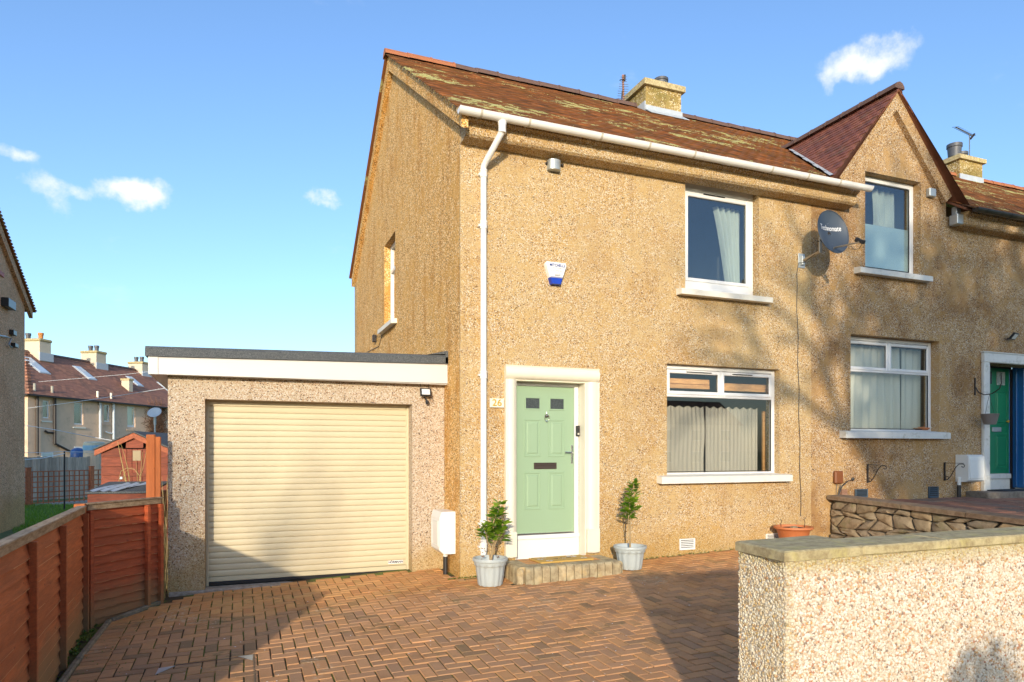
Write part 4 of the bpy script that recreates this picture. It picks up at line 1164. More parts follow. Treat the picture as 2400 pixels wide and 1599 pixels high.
while x < XE - .3:
    inst('ridge_tile', rm2 if x < 14 else rm1, RN, Matrix.Translation((x, RY, RZ + .035 + random.gauss(0, .004))) @ Matrix.Rotation(random.gauss(0, .012), 4, 'Y')); x += RL
mb = MB(); mb.prism([(XP, RY, RZ + .01), (XP, RYB, EZ + .03), (XP, RYB, EZ), (XP, RY, RZ - .02)], (XE - XP, 0, 0)); mb.build('rear_slope', TILE, HN)
# dormer roof: two slopes of long courses running back to the main roof
ridge_y = EY + (DZA + .03 - EZ) / RS
dr = MB()
def valley_y(z): return EY + (z - EZ) / RS
for s in (-1, 1):
    a = Vector((DCX + s * DHW * 1.14, 8.36, DZA - DHW * 1.14 * DS)); top = Vector((DCX, 8.36, DZA))
    b_ = Vector((a.x, valley_y(a.z) + .05, a.z)); tb = Vector((DCX, ridge_y + .05, DZA))
    dr.add([a, top, tb, b_, a - UP * .05, top - UP * .05, tb - UP * .05, b_ - UP * .05], [(0, 1, 2, 3), (4, 7, 6, 5), (0, 4, 5, 1), (0, 3, 7, 4)])
DR = dr.build('dormer_roof', DECKM, HN)
DA = math.atan(DS); nC = int(DHW * 1.14 / math.cos(DA) / .108)
for s in (-1, 1):
    cnt = 0; joined = MB()
    for j in range(nC + 1):
        d = DHW * 1.14 / math.cos(DA) - j * .108
        if d < .04: break
        xx = DCX + s * d * math.cos(DA); zz = DZA - d * math.sin(DA)
        y = 8.345 + (.09 if j % 2 else 0); ye = valley_y(zz)
        while y < ye:
            w_ = min(.176, ye - y + .12)
            M = Matrix.Translation((xx, y + .088, zz + .018 + random.gauss(0, .002))) @ (Matrix.Rotation(R(90) * s, 4, 'Z')) @ Matrix.Rotation(DA - .10 + random.gauss(0, .012), 4, 'X')
            if s == -1:
                if cnt == 0: dme = mesh_only(tile_mb(.176, .18, .016), 'roof_tile', TILE2)
                if cnt < 300: inst('roof_tile', dme, DR, M)
            else:
                tm_ = tile_mb(.176, .18, .016); joined.add([M @ Vector(q) for q in tm_.v], tm_.f)
            cnt += 1; y += .178
    if s == 1: tag(joined.build('roof_tile_field', TILE2, DR), kind='stuff')
rmd = ridge_mesh(.42, RIDGE2); y = 8.34
while y < ridge_y - .1:
    inst('ridge_tile', rmd, DR, Matrix.Translation((DCX, y, DZA + .045)) @ Matrix.Rotation(R(90), 4, 'Z') @ Matrix.Scale(.9, 4)); y += .38
# lead valley
mb = MB()
for s in (-1,):
    pts = []
    for k in range(9):
        f = k / 8; z = DZ0 - .10 + (DZA - DZ0 - .1) * f; xv = DCX + s * (DZA - z) / DS; yv = valley_y(z)
        pts.append(Vector((xv, yv, z + .03)))
    for k in range(8):
        a, b2 = pts[k], pts[k + 1]; o = Vector((s * .16, -.10, -.075 + .012 * (k % 2)))
        mb.quad(a + Vector((.06, .03, .05)), b2 + Vector((.06, .03, .05)), b2 + o + UP * .025, a + o + UP * .025)
mb.build('lead_valley', LEAD, HN)
w = make_window(HN, W3, .155, [(0, 1, 0, .66, False), (0, .5, .66, 1, True), (.5, 1, .66, 1, True)])
curtain(w, 9.45, 11.05, .30, 1.83, 8.83, CURTW, 9, .03, seed=8); curtain(w, 11.12, 11.60, .30, 1.83, 8.86, CURTW, 3, .02, seed=11)
mb = MB(); c = on_y(2160, 988, 8.74); mb.lathe([(.09, 0), (.13, .03), (.135, .045), (.06, .05), (.05, .06), (0, .065)], (c.x, 8.74, .365), 16); mb.tube([(c.x + .05, 8.74, .42), (c.x + .09, 8.74, .48)], .008, 5); mb.build('clay_bowl', TERRA, w)
sill(HN, on_y(1982.5, 1010, 8.37).x, on_y(2228, 1015, 8.37).x, .205, .315, SILLN)
w = make_window(HN, W4, .14, [(0, 1, 0, 1, False)], glass=GLASSR, fw=.085, rm=(.08, .5, .04, 1.3))
mb = MB(); mb.box(W4[0] + .07, W4[1] - .07, YF + .172, YF + .178, W4[2] + .07, W4[2] + .85); mb.build('frosted_film', FROST, w)
curtain(w, 10.42, 10.95, 3.5, 4.62, 8.86, CURTW, 4, .025, seed=4, taper=lambda f, a, b2: (a + .04 * math.sin(f * 3), b2))
sill(HN, on_y(2016.5, 640, 8.37).x, on_y(2186.5, 650, 8.37).x, 2.955, 3.05, SILLN)
# neighbour door
sx = on_y(2305, 900, 8.45).x; sxi = on_y(2318, 900, 8.46).x; dzt2 = D2[3]
mb = MB(); mb.cbox(sx, sxi + .0, 8.435, 8.499, -.78, dzt2 + .001, .012); mb.cbox(sx, 14.9, 8.43, 8.499, dzt2, on_y(2305, 826, 8.45).z, .012); mb.cbox(sx - .012, 14.9, 8.42, 8.498, on_y(2305, 826, 8.45).z, on_y(2305, 826, 8.45).z + .02, .004)
mb.cbox(sx - .01, sxi, 8.425, 8.499, -.78, -.45, .01); mb.cbox(14.50, 14.9, 8.435, 8.499, -.78, dzt2, .012)
mb.build('door_surround', SILLN, HN)
gy = 8.98
xl = on_y(2318, 900, gy).x - .02; xr = on_y(2365, 900, gy).x
zt_ = on_y(2330, 860, gy).z; zb_ = on_y(2330, 1110, gy).z
mb = MB(); mb.box(D2[0] - .02, D2[0] - .001, YF + .302, gy + .1, -.9, dzt2); mb.box(xr + .02, D2[1] + .0, gy - .02, gy + .12, -.9, dzt2); mb.box(xl, xr + .03, gy - .03, gy + .1, zt_ + .02, dzt2); mb.build('door_lining', BLACKI, HN)
mb = MB(); mb.cbox(D2[0] + .02, xr, gy, gy + .045, zb_, zt_, .004); nd = mb.build('front_door', GREEND, HN)
xm_ = on_y(2331, 900, gy).x
panel(xm_ + .02, xr - .06, on_y(2350, 997, gy).z, on_y(2350, 917, gy).z, gy, nd, GREEND); panel(xm_ + .02, xr - .06, on_y(2350, 1098, gy).z, on_y(2350, 1017, gy).z, gy, nd, GREEND)
mb = MB(); mb.box(on_y(2335, 880, gy).x, on_y(2354, 880, gy).x, gy - .012, gy + .002, on_y(2345, 903, gy).z, on_y(2345, 872, gy).z); mb.build('pane', simple('patterned_glass', (.33, .38, .34), .2, .6, 40), nd)
mb = MB(); mb.box(on_y(2316, 880, gy).x, on_y(2324, 880, gy).x, gy - .006, gy + .002, on_y(2320, 900, gy).z, on_y(2320, 871, gy).z); mb.build('pane', OBSC, nd)
mb = MB(); c = on_y(2334, 1007, gy); mb.cbox(c.x - .13, c.x + .14, gy - .02, gy, c.z - .045, c.z + .045, .006); mb.build('letterbox', GREYPL, nd)
mb = MB(); c = on_y(2361, 988, gy); mb.lathe([(.012, 0), (.014, .02), (.028, .04), (.02, .055), (0, .06)], (c.x - .03, gy, c.z), 12, M=Matrix.Rotation(R(90), 4, 'X')); mb.build('door_knob', GOLD, nd)
mb = MB(); mb.cbox(xl - .04, xr + .02, gy - .03, gy + .06, on_y(2340, 1122, gy).z, zb_ - .006, .005); mb.cbox(xl - .04, xr + .02, gy - .005, gy + .06, -.8, on_y(2340, 1122, gy).z - .002, .005); mb.build('door_cill', SILLN, HN)
mb = MB(); xa = xr + .004
for k, (dx_, dy_) in enumerate(((0, 0), (.03, -.12), (.05, -.24), (.06, -.36))): mb.cbox(xa + dx_, xa + .06 + dx_, gy - .12 + dy_ + .12, gy + dy_ + .02, -.72, zt_ + .04, .01)
mb.cbox(xa + .075, xa + .11, 8.53, gy, -.74, zt_ + .06, .008)
mb.build('door_jamb', BLUEF, HN)
mb = MB(); mb.box(xa + .112, D2[1], 8.505, gy - .04, -.9, dzt2); mb.build('porch_side', SILLN, HN)
# right-hand gutter, soffit
eaves(11.95, XE, HN, NBR, 0)
GUTB = simple('black_gutter', (.03, .026, .022), .35)
round_gutter(HN, 11.95, XE, 8.085, EZ - .035, .062, GUTB, GUTB, [12.9, 15], [12.2, 12.6, 13.6, 14.6])
mb = MB(); mb.cbox(11.80, 12.10, 8.30, 8.46, 4.02, 4.20, .01); mb.cbox(11.86, 11.98, 8.36, 8.46, 4.20, 4.36, .01); mb.build('hopper', GREYPL, HN)
CH2 = chimney(HN, 17.85, 18.75, 12.5, 13.2, 6.8, 7.78, CHIM, [(18.0, 12.75, .17, .34, POTC), (18.55, 12.95, .15, .28, POTC)], over=.07, caph=.2)
mb = MB(); mb.box(17.84, 18.77, 12.475, 12.502, roofpt(12.5) - .05, roofpt(12.5) + .13); mb.build('lead_flashing', LEAD, CH2)
p_ = on_y(2272, 357, 12.8)
a2 = thing('tv_aerial', 'small dark aerial on a thin pole above the far right chimney', 'aerial', (p_.x, 12.8, p_.z))
q_ = on_y(2272, 315, 12.8)
mb = MB(); mb.tube([(p_.x, 12.8, p_.z - .3), (q_.x, 12.8, q_.z)], .014, 5); mb.build('mast', ALU, a2)
e_ = on_y(2240, 298, 12.8); f_ = on_y(2278, 318, 12.8)
mb = MB(); mb.tube([e_, f_], .016, 5); mb.build('boom', ALU, a2)
mb = MB()
for k in range(9):
    p = e_.lerp(f_, k / 8); mb.tube([p - Vector((.03, .12, .05)), p + Vector((.03, .12, .05))], .006, 4)
mb.tube([f_ - Vector((.06, 0, .10)), f_ + Vector((.10, 0, .06))], .03, 5)
mb.build('elements', BLACKI, a2)

# ================================================================== things fixed on the walls
# house number plaque
c0, c1 = on_y(1147, 934, 8.49), on_y(1180, 956, 8.49)
pl_ = thing('house_number_sign', 'small white plaque with gold 26 between the white downpipe and the sage door', 'sign', ((c0.x + c1.x) / 2, 8.49, (c0.z + c1.z) / 2))
mb = MB(); mb.cbox(c0.x, c1.x, 8.468, 8.497, c1.z, c0.z, .003); mb.build('plaque', CREAMP, pl_)
text_obj('26', .125, GOLD, pl_, Matrix.Translation(((c0.x + c1.x) / 2, 8.4665, (c0.z + c1.z) / 2)) @ FACING, .002, 'numerals', sx=1.1, bold=.002)
# alarm box
a0, a1 = on_y(1278, 640, 8.44), on_y(1328, 640, 8.44); azt = on_y(1290, 614, 8.44).z; azb = on_y(1303, 667, 8.44).z
AX = (a0.x + a1.x) / 2; AW = (a1.x - a0.x) / 2; AH = azt - azb
al = thing('alarm_box', 'white tapering burglar alarm box with blue foot high on the wall above the door', 'alarm box', (AX, 8.49, azb))
def alarm_section(z0f, z1f, y, mat, name):
    def hw(f): return AW * (.42 + .58 * min(1, f / .93)) if f < .93 else AW * (1 - .12 * (f - .93) / .07)
    fs = [z0f + (z1f - z0f) * k / 6 for k in range(7)]
    poly = [(AX - hw(f), y, azb + AH * f) for f in fs] + [(AX + hw(f), y, azb + AH * f) for f in fs[::-1]]
    mb = MB(); n_ = len(poly); cx_ = Vector((AX, y, azb + AH * (z0f + z1f) / 2))
    inn = [Vector(p).lerp(cx_, .10) - Vector((0, .018, 0)) for p in poly]; poly = [Vector(p) for p in poly]; bk = [p + Vector((0, 8.498 - y, 0)) for p in poly]
    mb.add(inn + poly + bk, [list(range(n_))[::-1]] + [(i, i + n_, (i + 1) % n_ + n_, (i + 1) % n_) for i in range(n_)] + [(i + n_, i + 2 * n_, (i + 1) % n_ + 2 * n_, (i + 1) % n_ + n_) for i in range(n_)])
    o = mb.build(name, mat, al)
    # normals outward
    return o
alarm_section(.30, 1.0, 8.43, PRINTW, 'cover'); alarm_section(0, .295, 8.435, BLUEL, 'strobe_lens')
yt_ = 8.407
text_obj('MITCHELLS', .054, PRINTB, al, Matrix.Translation((AX + .005, yt_, azb + AH * .84)) @ FACING, .001, sx=.86, bold=.0014)
text_obj('SCOTLAND', .026, PRINTG, al, Matrix.Translation((AX + .005, yt_, azb + AH * .71)) @ FACING, .001)
text_obj('0131 476 6913', .032, PRINTG, al, Matrix.Translation((AX + .005, yt_, azb + AH * .59)) @ FACING, .001)
text_obj('ssaib', .052, PRINTG, al, Matrix.Translation((AX + .01, yt_, azb + AH * .44)) @ FACING, .001)
mb = MB(); mb.box(AX - .035, AX + .05, yt_ - .001, yt_ + .002, azb + AH * .365, azb + AH * .375); mb.build('underline', PRINTG, al)
# metal flue cover with two bolts
v0, v1 = on_y(1287, 372, 8.42), on_y(1315, 400, 8.42); vx = (v0.x + v1.x) / 2; vr = (v1.x - v0.x) / 2
fl = thing('flue_cover', 'half-round galvanised vent cowl between two black bolts just under the eaves', 'vent', (vx, 8.49, v1.z))
mb = MB(); pts = [(vx - vr, 8.498, v1.z - .0)] + [(vx - vr * math.cos(a), 8.44 - .055 * math.sin(a), v1.z) for a in [math.pi * k / 10 for k in range(11)]] + [(vx + vr, 8.498, v1.z)]
mb.prism(pts, (0, 0, v0.z - v1.z)); sharp(mb.build('cowl', GREYPL, fl), 50)
for u_, v_ in ((1283, 382), (1318.5, 386.5)):
    p = on_y(u_, v_, 8.47); mb = MB(); mb.lathe([(.022, 0), (.024, .02), (.016, .035), (0, .04)], (p.x, 8.498, p.z), 10, M=Matrix.Rotation(R(90), 4, 'X')); mb.build('bolt', BLACKI, fl)
# floodlight on the garage wall
def flood(name, label, p, yw, tilt=R(35), yaw=0, s=1.0):
    t = thing(name, label, 'floodlight', (p.x, yw, p.z))
    M = Matrix.Translation((p.x, yw - .10 * s, p.z)) @ Matrix.Rotation(yaw, 4, 'Z') @ Matrix.Rotation(tilt, 4, 'X')
    mb = MB(); mb.cbox(-.075 * s, .075 * s, -.02, .02, -.055 * s, .055 * s, .006, M); mb.build('housing', BLACKP, t)
    mb = MB(); mb.box(-.055 * s, .055 * s, -.0235, -.0195, -.038 * s, .038 * s, M); mb.build('lamp_glass', WHITE, t)
    mb = MB(); mb.tube([M @ Vector((0, .02, 0)), (p.x, yw - .03, p.z - .04), (p.x, yw, p.z - .04)], .012, 6); mb.build('bracket', BLACKP, t)
    return t, M
p = on_y(997, 920, 9.14)
f1, M1 = flood('floodlight', 'black floodlight with motion sensor under the white garage fascia', p, 9.235, R(-15))
mb = MB(); mb.lathe([(0, -.035), (.02, -.03), (.026, 0), (.02, .02), (0, .025)], (p.x + .03, 9.16, p.z - .13), 12); mb.tube([(p.x, 9.2, p.z - .06), (p.x + .03, 9.17, p.z - .11)], .012, 6); mb.build('sensor', BLACKP, f1)
mb = MB(); mb.tube([(p.x - .055, 9.13, p.z + .03), (p.x - .075, 9.13, p.z + .11), (p.x - .075, 9.15, p.z + .16)], .004, 5); mb.tube([(p.x + .055, 9.13, p.z + .03), (p.x + .045, 9.13, p.z + .11), (p.x + .05, 9.15, p.z + .16)], .004, 5); mb.tube([(p.x + .05, 9.2, p.z + .1), (p.x + .09, 9.2, p.z + .02), (p.x + .085, 9.22, p.z - .1)], .004, 5); mb.build('cable', BLACKP, f1)
p = on_y(2376, 788, 8.38)
flood('floodlight', 'black floodlight on the wall above the green front door', p, 8.5, R(38), R(10), 1.25)
# white alarm box on the dormer wall
c0 = on_y(2177, 441, 8.45); c1 = on_y(2192, 463, 8.45)
mb = MB(); mb.cbox(c0.x - .01, c1.x - .01, 8.42, 8.499, c1.z, c0.z, .008)
tag(mb.build('junction_box', GREYPL), 'small pale square box high on the dormer wall beside the upstairs window', 'wall box')
# satellite dish
mp = on_y(1872, 612, 8.5)
SD = thing('satellite_dish', 'charcoal oval satellite dish on a long arm between the upstairs windows', 'satellite dish', (mp.x, 8.5, mp.z))
mb = MB(); mb.cbox(mp.x - .02, mp.x + .12, 8.485, 8.499, mp.z - .11, mp.z + .12, .004); mb.cbox(mp.x + .02, mp.x + .08, 8.44, 8.486, mp.z - .07, mp.z + .07, .006); mb.build('wall_plate', GREYPL, SD)
mast0 = Vector((mp.x + .05, 8.45, mp.z))
mtop = on_y(1922, 590, 8.06)
mb = MB(); mb.tube([mast0, mtop], .024, 10); mb.tube([mtop - UP * .02, mtop + UP * .22], .024, 10); mb.build('arm', ARMM, SD)
dc = on_y(1953, 543, 7.90)
# dish disc faces the camera side: oriented left of square to the wall
DN = Vector((-.06, -.96, .20)).normalized()     # direction it looks at
rt = DN.cross(UP).normalized() * -1; upd = rt.cross(DN).normalized()
if upd.z < 0: upd = -upd
dr_w, dr_h = .285, .355
mb = MB(); rings = 8; nn = 40
def dpt(f, a, back=0):
    rr_ = f; x_ = dr_w * rr_ * math.cos(a); z_ = dr_h * rr_ * math.sin(a)
    depth = .075 * (1 - rr_ * rr_)
    return dc + rt * x_ + upd * z_ - DN * (depth + back)
vs = []; fs = []
for b_i, back in enumerate((0, .006)):
    for j in range(rings + 1):
        for k in range(nn): vs.append(dpt(j / rings, 2 * math.pi * k / nn, back))
o_ = (rings + 1) * nn
for j in range(rings):
    for k in range(nn):
        k2 = (k + 1) % nn
        fs.append((j * nn + k, j * nn + k2, (j + 1) * nn + k2, (j + 1) * nn + k)); fs.append((o_ + j * nn + k, o_ + (j + 1) * nn + k, o_ + (j + 1) * nn + k2, o_ + j * nn + k2))
mb.add(vs, fs); rimp = [dpt(1, 2 * math.pi * k / nn) for k in range(nn + 1)]; mb.tube(rimp, .007, 5, False)
mb.build('reflector', DISHM, SD, smooth=True)
Md = Matrix.Translation(dc + upd * .075 - DN * .062) @ Matrix((rt, upd, DN)).transposed().to_4x4()
tx = text_obj('Technomate', .118, PRINTW, SD, Matrix.Identity(4), .001, sx=.66)
Mb = Matrix.Translation(dc) @ Matrix((rt, upd, DN)).transposed().to_4x4()
for vtx in tx.data.vertices:
    x_, y_ = vtx.co.x, vtx.co.y + .085; vtx.co = Vector((x_, y_, -.075 * (1 - (x_ / dr_w) ** 2 - (y_ / dr_h) ** 2) + .004 + vtx.co.z))
tx.matrix_local = Matrix.Translation(-gloc(SD)) @ Mb
mb = MB()
for k in range(10):
    a_ = k * .628; mb.tube([Md @ Vector((-.03 + .035 * math.cos(a_), .11 + .028 * math.sin(a_), .0)), Md @ Vector((-.03 + .035 * math.cos(a_ + .5), .11 + .028 * math.sin(a_ + .5), .0))], .0035, 4)
mb.tube([Md @ Vector((-.055, .105, .0)), Md @ Vector((-.02, .115, .0)), Md @ Vector((0, .105, .0))], .004, 4)
mb.build('emblem', PRINTW, SD)
mb = MB()
for (a_, b_) in ((-.03, -.02), (.02, -.02), (0, -.19)):
    q = dc + rt * a_ + upd * b_ - DN * .058; mb.lathe([(.006, 0), (.006, .004), (0, .006)], q, 8, M=Matrix.Rotation(R(90), 4, 'X'))
mb.build('bolt', CHROME, SD)
mb = MB(); lowp = dc - upd * .26 - DN * .03; lnb = on_y(2016, 565, 7.42)
mb.tube([lowp - DN * .02, lowp + DN * .02, lnb - Vector((.02, 0, .02))], [.016, .014, .012], 8); mb.build('feed_arm', ARMM, SD)
mb = MB(); hd = (dc - lnb).normalized(); mb.tube([lnb + hd * .075, lnb + hd * .03, lnb + hd * .028, lnb - hd * .02], [.036, .036, .026, .024], 12); mb.cbox(-.03, .03, -.055, .0, -.028, .028, .006, Matrix.Translation(lnb - hd * .02) @ (-hd).to_track_quat('-Y', 'Z').to_matrix().to_4x4()); mb.build('lnb', BLACKP, SD)
mb = MB(); mb.tube([lnb - hd * .04 - UP * .03, lnb + Vector((0, .02, -.11)), lnb + Vector((-.06, .05, -.12)), lnb + Vector((-.10, .08, -.06))], .0045, 5); mb.build('lead', BLACKP, SD)
mb = MB(); mb.tube([mtop + UP * .16, dc - DN * .08 + UP * .02], .03, 8); mb.tube([mtop + Vector((-.05, 0, .16)), mtop + Vector((.04, 0, .14))], .008, 5); mb.build('clamp', BLACKI, SD)
# black cable down the wall from the dish
pts = [mtop + Vector((-.05, .05, -.03)), mast0 + Vector((0, -.02, -.035)), Vector((mp.x - .03, 8.47, mp.z - .04))]
for v_ in range(640, 1231, 30): q = on_y(1867 + .018 * (v_ - 640) + 1.2 * math.sin(v_ * .05), v_, 8.488); pts.append(q)
mb = MB(); mb.tube(pts, .0055, 5); tag(mb.build('cable', BLACKP), 'thin black cable running down the wall from the satellite dish', 'cable')

# meter box by the garage
def meter_box(label, x0, x1, y0, y1, z0, z1, front_axis, legx, legy, zground):
    t = thing('meter_box', label, 'meter box', ((x0 + x1) / 2, (y0 + y1) / 2, z0))
    mb = MB(); 
    if front_axis == 'x':     # door faces -x
        mb.prism([(x0, y0, z0 + .06), (x0 + .06, y0, z0), (x1, y0, z0), (x1, y0, z1), (x0 + .03, y0, z1), (x0, y0, z1 - .08)], (0, y1 - y0, 0))
        body = mb.build('box', METERW, t)
        mb = MB(); ring(mb, y0 + .05, y1 - .05, z0 + .10, z1 - .12, .018, 0, .01, .003)
        m2 = MB(); m2.add([(x0 - .009 + p[1], p[0], p[2]) for p in mb.v], [f[::-1] for f in mb.f]); m2.cbox(x0 - .006, x0 + .002, y0 + .075, y1 - .075, z0 + .125, z1 - .145, .003); m2.build('door', METERW, t)
    else:
        mb.prism([(x0, y0, z0 + .0), (x0, y0 + .05, z0 - .03), (x0, y1, z0 - .03), (x0, y1, z1 + .03), (x0, y0 + .05, z1 + .03), (x0, y0, z1)], (x1 - x0, 0, 0))
        body = mb.build('box', METERW, t)
        mb = MB(); mb.cbox(x0 + .03, x1 - .03, y0 - .014, y0 + .002, z0 + .03, z1 - .05, .006); mb.build('door', METERW, t)
    mb = MB(); mb.tube([(legx, legy, z0 + .05), (legx, legy, zground + .22)], .030, 10); mb.build('conduit', METERW, t)
    mb = MB(); mb.tube([(legx, legy, zground + .24), (legx, legy, zground)], .032, 10); mb.build('conduit_foot', BLACKP, t)
    return t
q0 = on_x(1073, 1300, XG - .28) ; 
mx1 = XG - .004; mx0 = XG - .44
# box stands against the gable between garage and corner
yb0 = on_x(1035, 1200, XG).y
myA = 8.70; 
uA = lambda x, y: CX + F * (x * CS - y * SN) / (x * SN + y * CS)
tb = lambda x, y, v: (HY - v) / F * (x * SN + y * CS)
mbx = on_y(1073, 1250, myA).x; mbx0 = on_y(1030, 1250, myA).x
zt1 = tb(mbx, myA, 1199); zb1 = tb(mbx, myA, 1298)
MBX = meter_box('white meter box on a short white pipe in the corner between garage and house', mbx0, min(mbx, mx1), myA, myA + .42, zb1, zt1, 'x', on_y(1045, 1320, myA + .12).x, myA + .14, G(2.5, 8.9))
# neighbour's meter box
c0 = on_y(2271, 1075, 8.28); c1 = on_y(2307, 1120, 8.28)
meter_box("white meter box with ribbed door beside the neighbour's green front door", on_y(2270, 1100, 8.26).x, on_y(2307, 1100, 8.26).x, 8.26, 8.497, on_y(2290, 1126, 8.26).z, on_y(2290, 1070, 8.26).z, 'y', on_y(2245, 1150, 8.42).x + .03, 8.42, -.86)
# air vents
def vent(label, u0, v0, u1, v1, mat, y=8.47, n=5):
    a, b2 = on_y(u0, v0, y), on_y(u1, v1, y)
    t = thing('air_vent', label, 'vent', ((a.x + b2.x) / 2, 8.49, b2.z))
    mb = MB(); ring(mb, a.x, b2.x, b2.z, a.z, .018, y, 8.499, .004); mb.build('frame', mat, t); mb = MB(); mb.box(a.x + .01, b2.x - .01, 8.492, 8.499, b2.z + .005, a.z - .005); mb.build('shade_backing', GASKET, t)  # black sheet puts the shade of the louvre gaps into the colour
    mb0 = MB(); h = (a.z - b2.z - .036) / n
    mb0.prism([(-(b2.x - a.x) / 2 + .016, 0, 0), (-(b2.x - a.x) / 2 + .016, -.016, 0), (-(b2.x - a.x) / 2 + .016, 0, h * .55)], ((b2.x - a.x) - .032, 0, 0)); me = mesh_only(mb0, 'louvre', mat)
    for k in range(n): inst('louvre', me, t, Matrix.Translation(((a.x + b2.x) / 2, 8.489, b2.z + .018 + k * h)))
    return t
vent('white plastic air vent at the wall foot under the living room window', 1594, 1264, 1630, 1288, METERW)
vent('white plastic air vent behind the terracotta bowl at the wall foot', 1797, 1252, 1838, 1270, METERW)
VENTD = simple('slate_blue_vent', (.05, .075, .10), .5)
vent('dark blue-grey air vent low on the wall, the left one above the stone wall', 2006, 1147, 2035, 1166, VENTD, n=5)
vent('dark slatted air vent low on the wall left of the neighbour meter box', 2178, 1141, 2201, 1167, VENTD, n=5)
# brown plastic cover, grey outlet with cable
a, b2 = on_y(1958, 1104, 8.44), on_y(1977, 1134, 8.44)
mb = MB(); mb.cbox(a.x, b2.x, 8.43, 8.499, b2.z, a.z, .02); bc = mb.build('socket_cover', simple('brown_plastic', (.20, .065, .018), .4))
tag(bc, 'brown plastic socket cover on the wall above the end of the rubble wall', 'socket cover')
mb = MB(); mb.tube([on_y(1961, 1134, 8.48), on_y(1960, 1160, 8.48)], .004, 5); mb.tube([on_y(1966, 1160, 8.47), on_y(1974, 1140, 8.46), on_y(1987, 1128, 8.45), on_y(1998, 1125, 8.47)], .008, 6); mb.tube([on_y(1964, 1162, 8.47), on_y(1967, 1148, 8.47), on_y(1971, 1136, 8.46)], .006, 6)
mb.lathe([(.03, 0), (.028, .02), (.012, .03), (0, .03)], on_y(1998, 1123, 8.495), 10, M=Matrix.Rotation(R(90), 4, 'X'))
tag(mb.build('cable', BLACKP), 'short black cable looping from a round outlet behind the rubble wall', 'cable')
mb = MB(); a, b2 = on_y(1971, 1147, 8.47), on_y(1984, 1160, 8.47); mb.box(a.x, b2.x, 8.45, 8.499, b2.z - .05, a.z); tag(mb.build('brick', BULLR), 'single pink brick set in the wall behind the rubble wall coping', 'brick')
# wrought iron hanging-basket brackets
def scroll_bracket(label, u0, v0, v1, ur, vr):
    a, b2 = on_y(u0, v0, 8.48), on_y(u0, v1, 8.48); H_ = a.z - b2.z
    t = thing('basket_bracket', label, 'bracket', (a.x, 8.49, b2.z), 'iron hanging basket brackets on the neighbour wall')
    mb = MB(); mb.cbox(a.x - .012, a.x + .012, 8.47, 8.497, b2.z, a.z, .003); mb.build('back_plate', BLACKI, t)
    L_ = .34
    mb = MB(); mb.tube([(a.x, 8.47, a.z - .01), (a.x + .0, 8.47 - L_, a.z - .01)], .004, 5)
    path = [(a.x, 8.46, b2.z + .02), (a.x, 8.42, b2.z + .03), (a.x, 8.36, b2.z + .10), (a.x, 8.26, b2.z + .28), (a.x, 8.2, b2.z + .34), (a.x, 8.13, b2.z + .345)]
    path += [(a.x, 8.12 - .03 * math.sin(k * .9), b2.z + .31 + .03 * math.cos(k * .9)) for k in range(6)]
    path = [(x_, 8.47 - (8.47 - y_) * L_ / .37, b2.z + (z_ - b2.z) * H_ / .37) for x_, y_, z_ in path]
    mb.tube(path, .0075, 5); mb.tube([(a.x, 8.44 - .03 * math.cos(k * .8), b2.z + .05 + .03 * math.sin(k * .8)) for k in range(8)], .006, 5)
    mb.build('scroll', BLACKI, t)
scroll_bracket("scrolled black iron bracket left of the neighbour's ground floor air vents", 2034, 1088, 1132, 2082, 1094)
scroll_bracket("scrolled black iron bracket in front of the neighbour's meter box", 2214.5, 1084, 1127, 2264, 1090)
# hanging bucket on curved bracket
a, b2 = on_y(2286, 886, 8.48), on_y(2286, 926, 8.48)
hb = thing('basket_bracket', "curved black iron bracket beside the neighbour's green door holding a bucket", 'bracket', (a.x, 8.49, b2.z), 'iron hanging basket brackets on the neighbour wall')
mb = MB(); mb.cbox(a.x - .01, a.x + .01, 8.475, 8.497, b2.z, a.z, .003); mb.build('back_plate', BLACKI, hb)
mb = MB(); zc = on_y(2286, 908, 8.48).z
mb.tube([(a.x, 8.475, zc + .0), (a.x, 8.42, zc - .10), (a.x, 8.32, zc - .15), (a.x, 8.18, zc - .14), (a.x, 8.05, zc - .06), (a.x, 8.02, zc + .04), (a.x, 8.02, zc + .22)], .009, 6); mb.build('hook', BLACKI, hb)
bkx, bky = a.x, 8.22
bk = thing('hanging_bucket', 'grey metal bucket hanging from a curved bracket by the green door', 'bucket', (bkx, bky, tb(bkx, bky, 995)))
z0_, z1_ = tb(bkx, bky, 995), tb(bkx, bky, 971)
mb = MB(); mb.lathe([(0, z0_), (.095, z0_), (.14, z1_ - .012), (.147, z1_), (.147, z1_ + .006), (.135, z1_), (.09, z0_ + .01), (0, z0_ + .01)], (bkx, bky, 0), 20); sharp(mb.build('pail', BUCKET, bk), 40)
mb = MB(); mb.tube([(bkx - .12, bky, z1_), (bkx - .06, bky, z1_ + .22), (bkx, bky, zc - .14)], .004, 4); mb.tube([(bkx + .12, bky, z1_), (bkx + .03, bky, z1_ + .22), (bkx, bky, zc - .14)], .004, 4); mb.build('chain', BLACKI, bk)
# small wall bracket on the gable with wires
p1 = on_x(881, 792, XG - .01)
mb = MB(); mb.cbox(XG - .08, XG - .003, p1.y - .05, p1.y + .05, p1.z - .09, p1.z + .06, .01)
mb.tube([Vector((XG - .03, p1.y - .05, p1.z + .02)), on_x(895, 786, XG - .01), on_x(888, 812, XG - .01), on_x(876, 818, XG - .01), on_x(860, 826, XG - .01)], .006, 5)
tag(mb.build('cable_bracket', BLACKI), 'dark bracket with loose cables on the gable below its small window', 'bracket')

